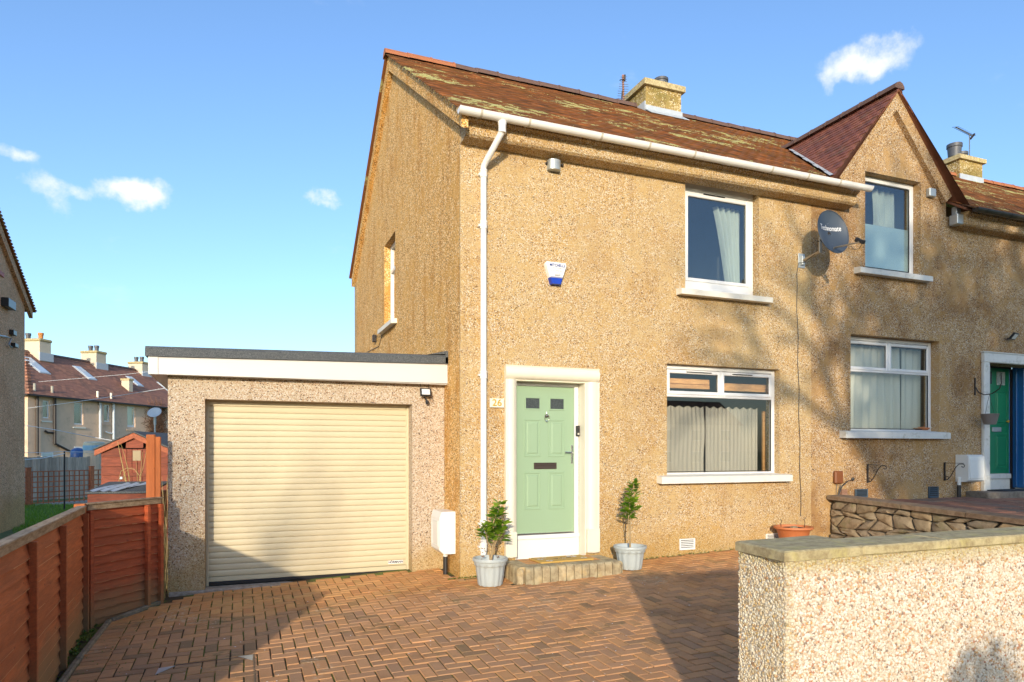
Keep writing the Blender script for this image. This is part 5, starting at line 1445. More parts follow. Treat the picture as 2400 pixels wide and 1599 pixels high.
# ================================================================== GARAGE
GX0 = -.81; GY = 9.235; GZ = -1.72
GA = thing('garage', 'flat-roofed roughcast garage with a cream roller door', 'garage', (.9, GY, GZ))
gox0 = -.40; gox1 = 2.205; goz = .635
mb = MB(); wall_xz(mb, GX0, XG - .003, GZ - .3, .93, GY, GY + .25, [(gox0, gox1, GZ - .3, goz)])
mb.box(GX0, GX0 + .2, GY + .25, 15.2, GZ - .3, .93); mb.box(GX0, XG - .003, 15.2, 15.4, GZ - .3, .93)
mb.build('wall', PIER, GA)
mb = MB(); ft0, ft1 = 1.115, 1.196; fb0, fb1 = .905, .925; fx0 = -1.0; fx1 = XG - .004
mb.add([(fx0, 9.075, fb0), (fx1, 9.075, fb1), (fx1, 9.075, ft1), (fx0, 9.075, ft0), (fx0, 9.095, fb0), (fx1, 9.095, fb1), (fx1, 9.095, ft1), (fx0, 9.095, ft0)], [(0, 1, 2, 3), (7, 6, 5, 4), (0, 4, 5, 1), (1, 5, 6, 2), (2, 6, 7, 3), (3, 7, 4, 0)])
mb.box(fx0, fx0 + .02, 9.097, 15.5, fb0, ft0); mb.box(fx0 + .02, GX0 - .002, 9.097, 15.5, fb0 + .004, fb0 + .016); mb.box(GX0 - .002, fx1, 9.097, GY - .002, fb0 + .004, fb0 + .016)
mb.build('fascia', FASC, GA)
mb = MB(); mb.cbox(fx0 - .004, fx0 + .10, 9.066, 9.074, fb0 - .003, ft0 + .002, .002); mb.build('fascia_corner', FASC, GA)
mb = MB()
def rx(x, a, b2): return a + (b2 - a) * (x - fx0) / (fx1 - fx0)
fl_ = [(fx0 - .03, ft0 - .0), (fx1, ft1)]
sec = [(9.045, -.005), (9.045, .085), (9.075, .118), (9.13, .125), (15.5, .10), (15.5, -.0), (9.09, -.0)]
vs = [(fx0 - .035, y, ft0 + z) for y, z in sec] + [(fx1 - .0, y, ft1 + z) for y, z in sec]; n_ = len(sec)
mb.add(vs, [list(range(n_)), [i + n_ for i in range(n_)][::-1]] + [(i, i + n_, (i + 1) % n_ + n_, (i + 1) % n_) for i in range(n_)])
mb.build('roof_felt', FELT, GA)
mb = MB(); mb.prism([(XG - .04, 9.045, ft1 + .0), (XG - .04, 9.045, ft1 + .17), (XG - .04, 9.4, ft1 + .20), (XG - .04, 15.4, ft1 + .20), (XG - .04, 15.4, ft1 + .05)], (.037, 0, 0)); mb.prism([(XG - .30, 9.05, ft1 + .11), (XG - .04, 9.05, ft1 + .13), (XG - .04, 9.05, ft1 + .17)], (0, 6, 0)); mb.build('roof_upstand', FELT, GA)
# roller door
rdy = GY + .215
RD = MB(); RD.cbox(gox0 - .0, gox0 + .035, rdy - .02, rdy + .05, GZ, goz, .006); RD.cbox(gox1 - .035, gox1, rdy - .02, rdy + .05, GZ, goz, .006); RD.box(gox0, gox1, rdy + .05, rdy + .08, GZ, goz + .05)
rd = RD.build('roller_door', DOORC, GA)
mb = MB(); mb.cbox(gox0 + .036, gox1 - .036, rdy - .015, rdy + .049, goz - .07, goz + .02, .008); mb.build('head_box', DOORC, rd)
sh = .0775
def slat_mb():
    mb = MB(); prof = []
    k = 8
    for i in range(k + 1):
        f = i / k; prof.append((-.0065 * math.sin(math.pi * f) ** .6, .004 + (sh - .006) * f))
    pts = [(gox0 + .034, rdy + .01, 0)] + [(gox0 + .034, rdy + p[0], p[1]) for p in prof] + [(gox0 + .034, rdy + .01, sh - .0)]
    mb.prism([(a, b2, c) for a, b2, c in pts], (gox1 - gox0 - .068, 0, 0)); return mb
sme = mesh_only(slat_mb(), 'slat', DOORC)
zz = goz - .07 - sh; k = 0
while zz > GZ + .06:
    inst('slat', sme, rd, Matrix.Translation((0, 0, zz))); zz -= sh; k += 1
zlow = zz + sh
mb = MB(); mb.cbox(gox0 + .034, gox1 - .034, rdy - .004, rdy + .02, GZ + .052, zlow - .003, .006); mb.build('bottom_rail', DOORC, rd)
mb = MB(); mb.cbox(gox0 + .02, gox1 - .02, rdy - .014, rdy + .035, GZ + .004, GZ + .05, .008); mb.build('door_seal', BLACKP, rd)
lp = on_y(927, 1317, rdy)
mb = MB(); mb.box(lp.x - .105, lp.x + .105, rdy - .017, rdy - .008, lp.z - .022, lp.z + .022); mb.build('badge', PRINTW, rd)
text_obj('HÖRMANN', .042, BLACKP, rd, Matrix.Translation((lp.x, rdy - .018, lp.z)) @ FACING, .001, sx=.95, bold=.0014)

# ================================================================== FENCE on the left
ftop = -.562
def fence_x(y): return -1.506 + (8.11 - y) * .0447
def pt_along(a, b2, s): return a + (b2 - a) * s
def fence_panel(label, A, B, top, bats, mat, nb=13, capm=CAPW):
    A = Vector((A[0], A[1], 0)); B = Vector((B[0], B[1], 0)); d = (B - A); L = d.length; an = math.atan2(d.y, d.x)
    t = thing('lapped_fence', label, 'fence', (A.x, A.y, G(A.x, A.y)))
    M = Matrix.Translation((A.x, A.y, 0)) @ Matrix.Rotation(an, 4, 'Z')     # local y>0 is left of A->B
    zg0, zg1 = G(A.x, A.y), G(B.x, B.y); H_ = top - .07 - min(zg0, zg1) + .02; bh = H_ / nb
    for i in range(nb):
        z0 = top - .07 - (i + 1) * bh
        mb = MB(); nx = 14
        # waney-edged lapped board: the lower edge stands proud towards the drive
        vs = []
        for k in range(nx + 1):
            x = L * k / nx; wob = .004 * math.sin(k * .9 + i * 2.1) + random.gauss(0, .002)
            vs += [(x, -.040, z0 - .014 + wob), (x, -.016, z0 - .014 + wob), (x, -.002, z0 + bh + .012), (x, -.010, z0 + bh + .012)]
        fs = []
        for k in range(nx):
            a_ = k * 4; b_ = a_ + 4
            fs += [(a_, b_, b_ + 3, a_ + 3), (a_ + 1, a_, a_ + 0, a_ + 1)][:1] + [(a_, a_ + 1, b_ + 1, b_), (a_ + 1, a_ + 2, b_ + 2, b_ + 1), (a_ + 3, b_ + 3, b_ + 2, a_ + 2)]
        fs += [(0, 3, 2, 1), (nx * 4, nx * 4 + 1, nx * 4 + 2, nx * 4 + 3)]
        mb.add([M @ Vector(v) for v in vs], fs)
        mb.cur = 1
        for k in range(nx):       # torn pale lip along the lower edge
            if random.random() < .40: continue
            a_, b_ = vs[k * 4], vs[k * 4 + 4]; h_ = random.uniform(.001, .004)
            mb.add([M @ Vector(v) for v in ((a_[0], a_[1] - .001, a_[2]), (b_[0], b_[1] - .001, b_[2]), (b_[0], b_[1] - .0006, b_[2] + h_), (a_[0], a_[1] - .0006, a_[2] + random.uniform(.001, .004)))], [(0, 1, 2, 3)])
        mb.build('board', [mat, LIPW], t)
    mb = MB(); mb.cbox(-.0, L, -.045, .012, top - .075, top - .018, .004, M); mb.build('top_rail', capm, t)
    mb = MB(); mb.cbox(-.02, L + .02, -.055, .03, top - .018, top, .004, M); mb.build('capping', capm, t)
    for s in bats:
        mb = MB(); mb.cbox(s - .022, s + .022, -.082, -.028, -1.93, top - .078, .004, M); mb.build('batten', mat, t)
    return t
# front side (towards the drive) must be local -y: run panels so the drive is on the right-hand side
yP = 8.11
fence_panel('orange-brown lapped fence panel along the left of the drive, the near one in view', (fence_x(8.06), 8.06 - 0.0)[0:2] if False else (fence_x(3.62), 3.62), (fence_x(8.05), 8.05), ftop, [8.05 - y - 0 and (y - 3.62) for y in (4.52, 5.68, 6.80, 8.01)], FENCE_Y)
A2 = on_g(198, 1470); B2 = on_g(372, 1411)
fence_panel('red-brown lapped fence panel set at an angle beside the garage', (A2.x, A2.y), (B2.x, B2.y), -.545, [.02, .90 * (B2 - A2).length * .86, (B2 - A2).length - .03], FENCE_D)
def post(label, x, y, z1, w=.09, mat=POSTM, cap=False, z0=None, rot=0):
    zb = G(x, y) - .1 if z0 is None else z0
    mb = MB(); M = Matrix.Translation((x, y, 0)) @ Matrix.Rotation(rot, 4, 'Z'); mb.cbox(-w / 2, w / 2, -w / 2, w / 2, zb, z1, .006, M)
    return tag(mb.build('fence_post', mat), label, 'post')
post('stout fence post where the two low fence panels meet', fence_x(8.11) - .01, 8.13, on_y(190, 1181, 8.12).z, .10)
post('fence post out by the pavement end of the fence', fence_x(3.56), 3.56, -.5, .10)
tp = at(354, 1400, 8.15); tz = (HY - 1019) / F * 8.15
p1_ = post('tall square orange post behind the angled fence panel, with a fixed block', at(354, 1400, 8.12).x, at(354, 1400, 8.12).y, tz, .095)
mb = MB(); mb.cbox(-.052, .052, -.052, .052, tz - .14, tz - .128, .003, Matrix.Translation((tp.x, tp.y, 0))); 
o = mb.build('strap', DARKM, p1_, world=False); 
p2_ = at(371, 1400, 8.05)
post('thin tall orange post next to the garage wall', p2_.x, p2_.y, (HY - 1024) / F * 8.05, .055)
# straw-coloured dead stems between fence and garage, and bare canes behind
st = MB()
for _ in range(120):
    bx_ = random.uniform(-.90, -.83); by_ = random.uniform(9.0, 11.5); h = random.uniform(.3, 1.5)
    lean = Vector((random.gauss(0, .05), random.gauss(0, .10), 0)); p0 = Vector((bx_, by_, -1.78))
    st.tube([p0, p0 + UP * h * .5 + lean * .6, p0 + UP * h + lean * 1.6], [.004, .0035, .0015], 3, False)
tag(st.build('dead_stems', STRAW), 'straw-coloured dead grass stems in the gap between fence and garage', 'dry grass', kind='stuff')
st = MB()
def cane(u0, v0, u1, v1, t_, r_=.008, bend=.0):
    a, b2 = at(u0, v0, t_), at(u1, v1, t_); m_ = (a + b2) / 2 + Vector((bend, 0, abs(bend) * .3)); pts = []
    for k in range(9):
        f = k / 8; pts.append(a * (1 - f) ** 2 + m_ * 2 * f * (1 - f) + b2 * f * f)
    st.tube(pts, [r_ * (1 - .7 * k / 8) for k in range(9)], 4, False)
for a in ((305, 1160, 276, 1035, 9.6, .010, -.02), (306, 1160, 283, 1040, 9.6, .008, .05), (322, 1160, 318, 1075, 9.7, .006, .02), (330, 1165, 335, 1060, 9.6, .006, -.03), (315, 1160, 345, 1040, 9.8, .006, .05), (330, 1165, 310, 1095, 9.6, .004, -.3), (283, 1155, 330, 1165, 9.6, .005, .0), (300, 1160, 290, 1110, 9.7, .004, -.05), (338, 1160, 345, 1090, 9.7, .005, .04)):
    cane(*a)
a = at(283, 1130, 9.6); st.tube([at(u, v, 9.6) for u, v in ((283, 1150), (279, 1125), (284, 1104), (298, 1097), (315, 1100), (327, 1115), (331, 1140), (331, 1165))], .005, 4, False)
tag(st.build('bare_canes', STRAW), 'pale bare plant canes arching in front of the brown shed', 'plant canes', kind='stuff')

# ================================================================== back gardens on the left
lw = MB(); lw.quad((-60, 8.7, -2.02), (-.84, 8.7, -2.02), (-.84, 60, -2.02), (-60, 60, -2.02)); struct(lw.build('lawn', LAWNG))
lw = MB(); lw.quad((-60, -1.2, -2.04), (-1.63, -1.2, -2.04), (-1.63, 8.7, -2.02), (-60, 8.7, -2.02)); struct(lw.build('side_garden', LAWNG))
# grass on the bank
gr = MB()
for _ in range(14000):
    t_ = random.uniform(16.5, 24.5); u = random.uniform(30, 250); p = at(u, HY, t_)
    x, y = p.x, p.y; h = random.uniform(.04, .11); z = -2.02 + max(0, (t_ - 17)) * .012
    d = Vector((random.gauss(0, .3), random.gauss(0, .3), 1)).normalized(); s = Vector((random.uniform(-1, 1), random.uniform(-1, 1), 0)).normalized() * .008
    b0 = Vector((x, y, z - .02)); gr.add([b0 - s, b0 + s, b0 + d * h], [(0, 1, 2)])
tag(gr.build('grass', GRASSM), 'rough green lawn grass behind the low fence panel', 'grass', kind='stuff')
mb = MB(); a, b2, c, d = at(20, HY, 24.9), at(260, HY, 28.2), at(260, HY, 26.0), at(20, HY, 23.8)
mb.add([(p.x, p.y, -1.985) for p in (d, c, b2, a)], [(0, 1, 2, 3)]); struct(mb.build('garden_path', GRAVEL))
# lapped trellis fence
TRA = at(22, HY, 23.6); TRB = at(245, HY, 26.8)
trd = (TRB - TRA); trd.z = 0; trL = trd.length; trd.normalize(); trn = Vector((-trd.y, trd.x, 0)); tan_ = math.atan2(trd.y, trd.x)
tt = thing('trellis_fence', 'red-brown square trellis fence across the back lawn', 'fence', (TRA.x, TRA.y, -2.0))
MT = Matrix.Translation((TRA.x, TRA.y, 0)) @ Matrix.Rotation(tan_, 4, 'Z')
zt0, zb0 = -.76, -1.93
for k in range(int(trL / .19) + 1):
    x = k * .19; mb = MB(); mb.box(x - .016, x + .016, -.012, .012, zb0, zt0, MT); mb.build('slat', TRELM, tt)
for k in range(7):
    z = zt0 - k * .187; mb = MB(); mb.box(0, trL, -.024, -.013, z - .018, z + .018, MT); mb.build('rail', TRELM, tt)
for u_ in (64.5, 213):
    f = 0
    # position along the fence for that column
    best = min(range(400), key=lambda k: abs(CX + F * ((TRA + trd * (trL * k / 399)).x * CS - (TRA + trd * (trL * k / 399)).y * SN) / ((TRA + trd * (trL * k / 399)).x * SN + (TRA + trd * (trL * k / 399)).y * CS) - u_))
    x = trL * best / 399; mb = MB(); mb.cbox(x - .07, x + .07, -.10, .03, -2.05, -.62, .01, MT); mb.cbox(x - .085, x + .085, -.115, .045, -.62, -.60, .004, MT); mb.build('post', TRELM, tt)
# silvered plank fence
PA = at(15, HY, 26.5); PB = at(262, HY, 30.5); pd = PB - PA; pd.z = 0; pL = pd.length; MPk = Matrix.Translation((PA.x, PA.y, 0)) @ Matrix.Rotation(math.atan2(pd.y, pd.x), 4, 'Z')
pf = thing('plank_fence', 'silver-grey weathered upright plank fence behind the trellis', 'fence', (PA.x, PA.y, -2.0))
x = 0
while x < pL:
    w_ = random.uniform(.13, .19); zt__ = -.26 + random.uniform(-.04, .03)
    mb = MB(); mb.box(x, x + w_ - .012, random.uniform(-.01, .01), .03, -2.05, zt__, MPk); mb.build('plank', GREYW, pf); x += w_
mb = MB(); mb.box(0, pL, .032, .06, -1.0, -.93, MPk); mb.box(0, pL, .032, .06, -1.7, -1.63, MPk); mb.build('rail', GREYW, pf)
# clothes pole and lines
cp = at(151, HY, 22.5)
cpo = thing('clothes_pole', 'thin black clothes pole standing in front of the trellis', 'clothes pole', (cp.x, cp.y, -2.0))
mb = MB(); mb.tube([(cp.x, cp.y, -2.02), (cp.x, cp.y, -(1058 - HY) / F * 22.5)], .024, 8); mb.build('pole', BLACKI, cpo)
mb = MB(); mb.tube([(cp.x, cp.y, -.10), at(100, 1074, 20), at(30, 1080, 18)], .012, 4); mb.build('line', PRINTW, cpo)
mb = MB(); mb.tube([(cp.x, cp.y, -.03), at(100, 1061, 22), at(30, 1062, 21)], .009, 4); mb.tube([(cp.x, cp.y, -.03), at(172, 1059.5, 23), at(240, 1060, 24)], .009, 4); mb.build('line', PRINTW, cpo)
# overhead wires
for lab, pts in (('pale overhead wire rising to the right across the far tiled roof', ((64, 957, 30), (150, 946, 27), (270, 929, 22), (396, 909, 15))),
                 ('faint thin overhead wire high across the far tiled roof', ((90, 895, 40), (200, 886, 38), (300, 877, 36), (395, 866, 34))),
                 ('pale overhead wire dropping to the brown shed roof', ((56, 997, 26), (120, 1006, 23), (190, 1020, 18), (262, 1033, 14)))):
    mb = MB(); mb.tube([at(*p) for p in pts], .010 if 'faint' not in lab else .008, 4); tag(mb.build('wire', PRINTW), lab, 'wire')
# brown shed
st_ = 13.0
SH0, SH1 = at(238, HY, st_), at(394, HY, st_ + .15); sd = SH1 - SH0; sd.z = 0; sL = sd.length; MS = Matrix.Translation((SH0.x, SH0.y, 0)) @ Matrix.Rotation(math.atan2(sd.y, sd.x), 4, 'Z')
shd = thing('garden_shed', 'dark red-brown timber shed with a plank door and pale notice, behind the canes', 'shed', (SH0.x, SH0.y, -2.0))
ez, az_ = -(1050 - HY) / F * 13 , -(1021 - HY) / F * 13
nb = 12; bz = -2.05; bh = (ez - bz) / nb
for i in range(nb + 2):
    z0 = bz + i * bh; z1 = z0 + bh
    if z0 >= az_ - .03: break
    f0 = max(0, (z1 - ez) / (az_ - ez)); xa, xb = sL / 2 * f0, sL - sL / 2 * f0
    xc0, xc1 = sL * .30, sL * .72
    for (p, q) in (((xa, xc0), (xc1, xb)) if z0 < ez - .02 else ((xa, xb),)):
        if q - p < .04: continue
        mb = MB(); mb.add([MS @ Vector(v) for v in ((p, -.026, z0), (q, -.026, z0), (q, -.004, z1), (p, -.004, z1), (p, .01, z0), (q, .01, z0), (q, .01, z1), (p, .01, z1))], [(0, 1, 2, 3), (7, 6, 5, 4), (0, 4, 5, 1), (1, 5, 6, 2), (2, 6, 7, 3), (3, 7, 4, 0)]); mb.build('board', SHEDW, shd)
mb = MB(); mb.box(0, .02, .01, 2.0, bz, ez, MS); mb.box(sL - .02, sL, .01, 2.0, bz, ez, MS); mb.box(.02, sL - .02, 1.97, 1.99, bz, ez, MS); mb.build('side_wall', SHEDW, shd)
mb = MB(); nn_ = 5
for k in range(nn_):
    a_ = sL * .31 + k * (sL * .40) / nn_; mb.cbox(a_, a_ + sL * .40 / nn_ - .006, -.035, -.012, bz + .05, ez - .02, .003, MS)
mb.cbox(sL * .31, sL * .71, -.05, -.036, bz + 1.55, bz + 1.62, .003, MS)
sdoor = mb.build('door', SHEDW, shd)
mb = MB(); mb.box(sL * .48, sL * .60, -.043, -.037, -(1080 - HY) / F * 13, -(1056 - HY) / F * 13 - .0, MS); mb.build('notice', simple('faded_notice', (.34, .27, .17), .8), sdoor)
mb = MB(); mb.cbox(sL * .28, sL * .33, -.055, -.02, -.55, -.50, .004, MS); mb.build('hinge', GREYPL, sdoor)
mb = MB()
for s in (0, 1):
    a_ = (-.10, ez - .05) if s == 0 else (sL + .10, ez - .05); b_ = (sL / 2, az_ + .05)
    mb.add([MS @ Vector(v) for v in ((a_[0], -.07, a_[1]), (b_[0], -.07, b_[1]), (b_[0], -.07, b_[1] - .10), (a_[0], -.07, a_[1] - .10), (a_[0], -.03, a_[1]), (b_[0], -.03, b_[1]), (b_[0], -.03, b_[1] - .10), (a_[0], -.03, a_[1] - .10))], [(0, 1, 2, 3), (7, 6, 5, 4), (0, 4, 5, 1), (2, 6, 7, 3), (3, 7, 4, 0), (1, 5, 6, 2)])
mb.build('bargeboard', m_wood('bargeboard_brown', (.34, .10, .045), (.20, .06, .03), (3, 3, 3)), shd)
mb = MB()
for s in (0, 1):
    a_ = (-.12, ez - .05) if s == 0 else (sL + .12, ez - .05); b_ = (sL / 2, az_ + .055)
    mb.add([MS @ Vector(v) for v in ((a_[0], -.08, a_[1] + .006), (b_[0], -.08, b_[1] + .006), (b_[0], 2.05, b_[1] + .006), (a_[0], 2.05, a_[1] + .006), (a_[0], -.08, a_[1] + .03), (b_[0], -.08, b_[1] + .03), (b_[0], 2.05, b_[1] + .03), (a_[0], 2.05, a_[1] + .03))], [(0, 1, 2, 3), (7, 6, 5, 4), (0, 4, 5, 1), (2, 6, 7, 3), (3, 7, 4, 0), (1, 5, 6, 2)])
mb.build('roof', FELT, shd)
# darker shed roof just beyond
q0 = at(322, 1030, 16.5); q1 = at(400, 1045, 16.5)
s2 = thing('garden_shed', 'dark-roofed shed peeping out behind the red-brown shed', 'shed', (q0.x, q0.y, -2.0))
MS2 = Matrix.Translation((q0.x, q0.y, 0)) @ Matrix.Rotation(math.atan2((q1 - q0).y, (q1 - q0).x), 4, 'Z'); L2 = (Vector((q1.x, q1.y, 0)) - Vector((q0.x, q0.y, 0))).length
mb = MB(); mb.box(-.1, L2 + 1.0, 0, 1.6, -2.05, .12, MS2); mb.build('wall', SHEDW, s2)
mb = MB(); zr = -(1014 - HY) / F * 16.5
mb.add([MS2 @ Vector(v) for v in ((-.25, -.1, .10), (L2 + 1.1, -.1, .10), (L2 + 1.1, 1.7, .10), (-.25, 1.7, .10), (-.2, .8, zr), (L2 + 1.0, .8, zr))], [(0, 1, 5, 4), (2, 3, 4, 5), (0, 4, 3), (1, 2, 5), (0, 3, 2, 1)]); mb.build('roof', FELT, s2)
# low store with a felt lid and a folded plastic sheet
q0 = at(205, 1172, 8.75); q1 = at(352, 1172, 8.9); zl = -.56
bs = thing('bin_store', 'low box with dark felt lid behind the angled fence panel', 'storage box', (q0.x, q0.y, -2.0))
MB2 = Matrix.Translation((q0.x, q0.y, 0)) @ Matrix.Rotation(math.atan2((q1 - q0).y, (q1 - q0).x), 4, 'Z'); L3 = (q1 - q0).length
mb = MB(); mb.box(0, L3, 0, .75, -2.0, zl, MB2); mb.build('body', SHEDW, bs)
mb = MB(); mb.add([MB2 @ Vector(v) for v in ((-.02, -.03, zl + .005), (L3 + .02, -.03, zl + .005), (L3 + .02, .8, zl + .10), (-.02, .8, zl + .10), (-.02, -.03, zl + .03), (L3 + .02, -.03, zl + .03), (L3 + .02, .8, zl + .125), (-.02, .8, zl + .125))], [(3, 2, 1, 0), (4, 5, 6, 7), (0, 1, 5, 4), (1, 2, 6, 5), (2, 3, 7, 6), (3, 0, 4, 7)]); mb.build('lid', FELT, bs)
mb = MB(); nx = 12
for i in range(nx + 1):
    for j in range(5):
        x_ = .0 + i * .36 / nx + j * .05; y_ = -.02 + j * .16; mb.v.append(tuple(MB2 @ Vector((x_, y_, zl + .035 + (y_ + .03) * .115 + .012 * math.sin(i * 1.6 + j)))))
for i in range(nx):
    for j in range(4): a_ = i * 5 + j; mb.f.append((a_, a_ + 5, a_ + 6, a_ + 1)); mb.mi.append(0)
tag(mb.build('plastic_sheet', simple('grey_plastic_sheet', (.42, .44, .46), .3, .2, 8), smooth=True), 'rumpled pale grey plastic sheet lying on the low dark lid behind the fence', 'sheet')
# water tank / pale tub with a blue band
tk = at(221, HY, 30.0)
tb_ = thing('garden_tank', 'cream and light blue banded tub above the plank fence left of the shed', 'tank', (tk.x, tk.y, -2.0))
rr_ = 22.5 / F * 30
mb = MB(); mb.lathe([(rr_, -2.0), (rr_, .0)], (tk.x, tk.y, 0), 20); mb.build('body', simple('cream_tub', (.62, .50, .36), .7), tb_)
mb = MB(); mb.lathe([(rr_ * 1.02, .0), (rr_ * 1.04, .10), (rr_ * 1.03, .22)], (tk.x, tk.y, 0), 20); mb.build('band', simple('light_blue_band', (.22, .45, .62), .6), tb_)
mb = MB(); mb.lathe([(rr_, .22), (rr_ * .98, .34), (rr_ * .8, .38), (0, .40)], (tk.x, tk.y, 0), 20); mb.build('lid', simple('cream_lid', (.56, .55, .42), .6), tb_)
bd = at(182, HY, 32.0)
mb = MB(); mb.lathe([(.30, -2.0), (.30, -.20), (.28, .0), (.16, .10), (0, .13)], (bd.x, bd.y, 0), 20); tag(mb.build('blue_cover', simple('navy_cover', (.03, .09, .26), .4, .5, 8), smooth=True), 'dark blue domed cover just showing over the grey plank fence', 'cover')

# ---- neighbouring gable on the far left
HLx = -5.42; ycorner = 22.1; ezl = 4.0
HL = thing('left_house', 'shaded brown roughcast gable end at the left edge of the picture', 'house', (HLx - 3, 18, -2.0))
gyr = ycorner - 4.45; zr = ezl + 4.45 * .60
mb = MB(); mb.box(HLx - 9, HLx, ycorner - 8.9, ycorner, -2.1, ezl - .05)
mb.prism([(HLx, ycorner, ezl - .05), (HLx, gyr, zr - .25), (HLx, ycorner - 8.9, ezl - .05)], (-9, 0, 0)); mb.build('wall', LEFTW, HL)
mb = MB()
for s in (1, -1):
    a_ = (gyr + s * 4.85, ezl - .12); b_ = (gyr, zr)
    mb.prism([(HLx + .09, a_[0], a_[1]), (HLx + .09, b_[0], b_[1]), (HLx + .09, b_[0], b_[1] - .30), (HLx + .09, a_[0] - s * .0, a_[1] - .22)], (-.088, 0, 0))
mb.build('verge_band', LEFTW, HL)
mb = MB()
for s in (1, -1):
    a_ = (gyr + s * 4.95, ezl - .16); b_ = (gyr, zr + .02)
    mb.prism([(HLx + .14, a_[0], a_[1] + .0), (HLx + .14, b_[0], b_[1] + .0), (HLx + .14, b_[0], b_[1] + .05), (HLx + .14, a_[0], a_[1] + .05)], (-9.2, 0, 0))
rl = mb.build('roof', TILE, HL)
mb = MB(); nT = 50
for k in range(nT):
    f = k / nT; y_ = gyr + 4.95 * (1 - f); z_ = ezl - .11 + (zr + .07 - ezl + .11) * f
    mb.box(HLx - .05, HLx + .155, y_ - .055, y_ + .05, z_ - .01, z_ + .022, None)
tag(mb.build('roof_tile_field', TILE2, rl), kind='stuff')
p = on_x(14, 711, HLx + .02)
def wallbox(name, lab, cat, u0, v0, u1, v1, mat, proud=.12, c=.01):
    a_, b_ = on_x(u0, v0, HLx + .0), on_x(u1, v1, HLx + .0); y0_, y1_ = sorted((a_.y, b_.y)); z0_, z1_ = sorted((a_.z, b_.z))
    mb = MB(); mb.cbox(HLx + .003, HLx + proud, y0_, y1_, z0_, z1_, c); return tag(mb.build(name, mat), lab, cat)
wallbox('wall_vent', 'dark louvred box vent on the shaded left gable', 'vent', 2, 696, 20, 728, BLACKP, .16)
wallbox('wall_plaque', 'small red plate high on the shaded left gable', 'plate', -4, 632, 7, 651, simple('red_plate', (.5, .09, .05), .6), .03, .004)
wallbox('wall_light', 'small dark square lamp on the shaded left gable, the upper of two', 'lamp', 21, 772, 29, 788, BLACKP, .10)
wallbox('wall_light', 'small dark lamp on the shaded left gable, the lower one with a pipe', 'lamp', 25, 803, 33, 816, BLACKP, .10)
pA, pB = on_x(-6, 786, HLx + .06), on_x(26, 793, HLx + .06)
mb = MB(); mb.tube([pA, on_x(12, 789, HLx + .06), pB, on_x(20, 808, HLx + .06), on_x(28, 815, HLx + .06)], .022, 6); tag(mb.build('wall_pipe', GREYPL), 'short grey pipe linking the two small lamps on the left gable', 'pipe')

# ================================================================== far terrace
K = 1.3
T0 = at(65, HY - 0, 40 * K); fd = Vector((.515, .871, 0)); fn = Vector((.871, -.515, 0)); fe = 3.28 * K; fr_ = 3.17 * K; fw_ = 4.0 * K; fL = 24 * K
FT = thing('far_terrace', 'distant terrace with brown tiled roof, skylights and three chimneys beyond the gardens', 'terraced houses', (T0.x, T0.y, -2.2))
MF = Matrix.Translation((T0.x, T0.y, 0)) @ Matrix((fd, -fn, UP)).transposed().to_4x4()     # local x along, y into the house
def s_of(u, off=0.0, yoff=0.0):
    X = (u - CX) / F; base = Vector((T0.x, T0.y, 0)) - fn * yoff
    lat0 = base.x * CS - base.y * SN; f0 = base.x * SN + base.y * CS; ld = fd.x * CS - fd.y * SN; ff = fd.x * SN + fd.y * CS
    return (X * f0 - lat0) / (ld - X * ff)
def z_of(u, v, yoff=0.0):
    s = s_of(u, 0, yoff); p = Vector((T0.x, T0.y, 0)) - fn * yoff + fd * s; return (HY - v) / F * (p.x * SN + p.y * CS)
wins = [(100, 116, 938, 981), (173.5, 195, 943, 996), (244, 257.5, 948, 989), (298.5, 317, 952, 1002)]
holes = []
for (u0, u1, v0, v1) in wins: holes.append((s_of(u0), s_of(u1), z_of(u1, v1), z_of(u0, v0)))
mb = MB(); wall_xz(mb, 0, fL, -2.3, fe, 0, .3, holes); mb.box(0, .3, .3, fw_ * 2, -2.3, fe)
mb2 = MB(); mb2.add([MF @ Vector(v) for v in mb.v], mb.f); mb2.build('wall', FARW, FT)
def FM(build, name, mat, parent=FT, smooth=False):
    m_ = MB(); build(m_); m3 = MB(); m3.add([MF @ Vector(v) for v in m_.v], m_.f); return m3.build(name, mat, parent, smooth)
for i, h in enumerate(holes):
    def fr(m_, h=h):
        for (a_, b_, c_, d_) in ((h[0], h[0] + .09, h[2], h[3]), (h[1] - .09, h[1], h[2], h[3]), (h[0] + .09, h[1] - .09, h[3] - .09, h[3]), (h[0] + .09, h[1] - .09, h[2], h[2] + (.20 if i == 3 else .10))): m_.box(a_, b_, .08, .16, c_, d_)
    wn = FM(fr, 'window', WHITE)
    FM(lambda m_, h=h: m_.box(h[0] + .08, h[1] - .08, .12, .125, h[2] + .08, h[3] - .08), 'pane', GLASSR, wn)
    FM(lambda m_, h=h: m_.box(h[0], h[1], .30, .32, h[2], h[3]), 'blind', simple('far_blind', (.10, .14, .12), .8) if i != 3 else CREAMP, wn)
    FM(lambda m_, h=h: m_.box(h[0] - .15, h[1] + .2, -.08, .1, h[2] - .32, h[2] - .20), 'window_sill', CREAMSILL if i < 2 else FARW)
# lower windows
for (u0, u1, v0, v1) in ((96, 124, 1060, 1085), (173, 197, 1047, 1085)):
    a_, b_, c_, d_ = s_of(u0), s_of(u1), z_of(u1, v1), z_of(u0, v0)
    wn = FM(lambda m_: (m_.box(a_, b_, -.04, .0, c_, d_)), 'window', WHITE); FM(lambda m_: m_.box(a_ + .1, b_ - .1, -.05, -.041, c_ + .1, d_ - .1), 'pane', FROST, wn)
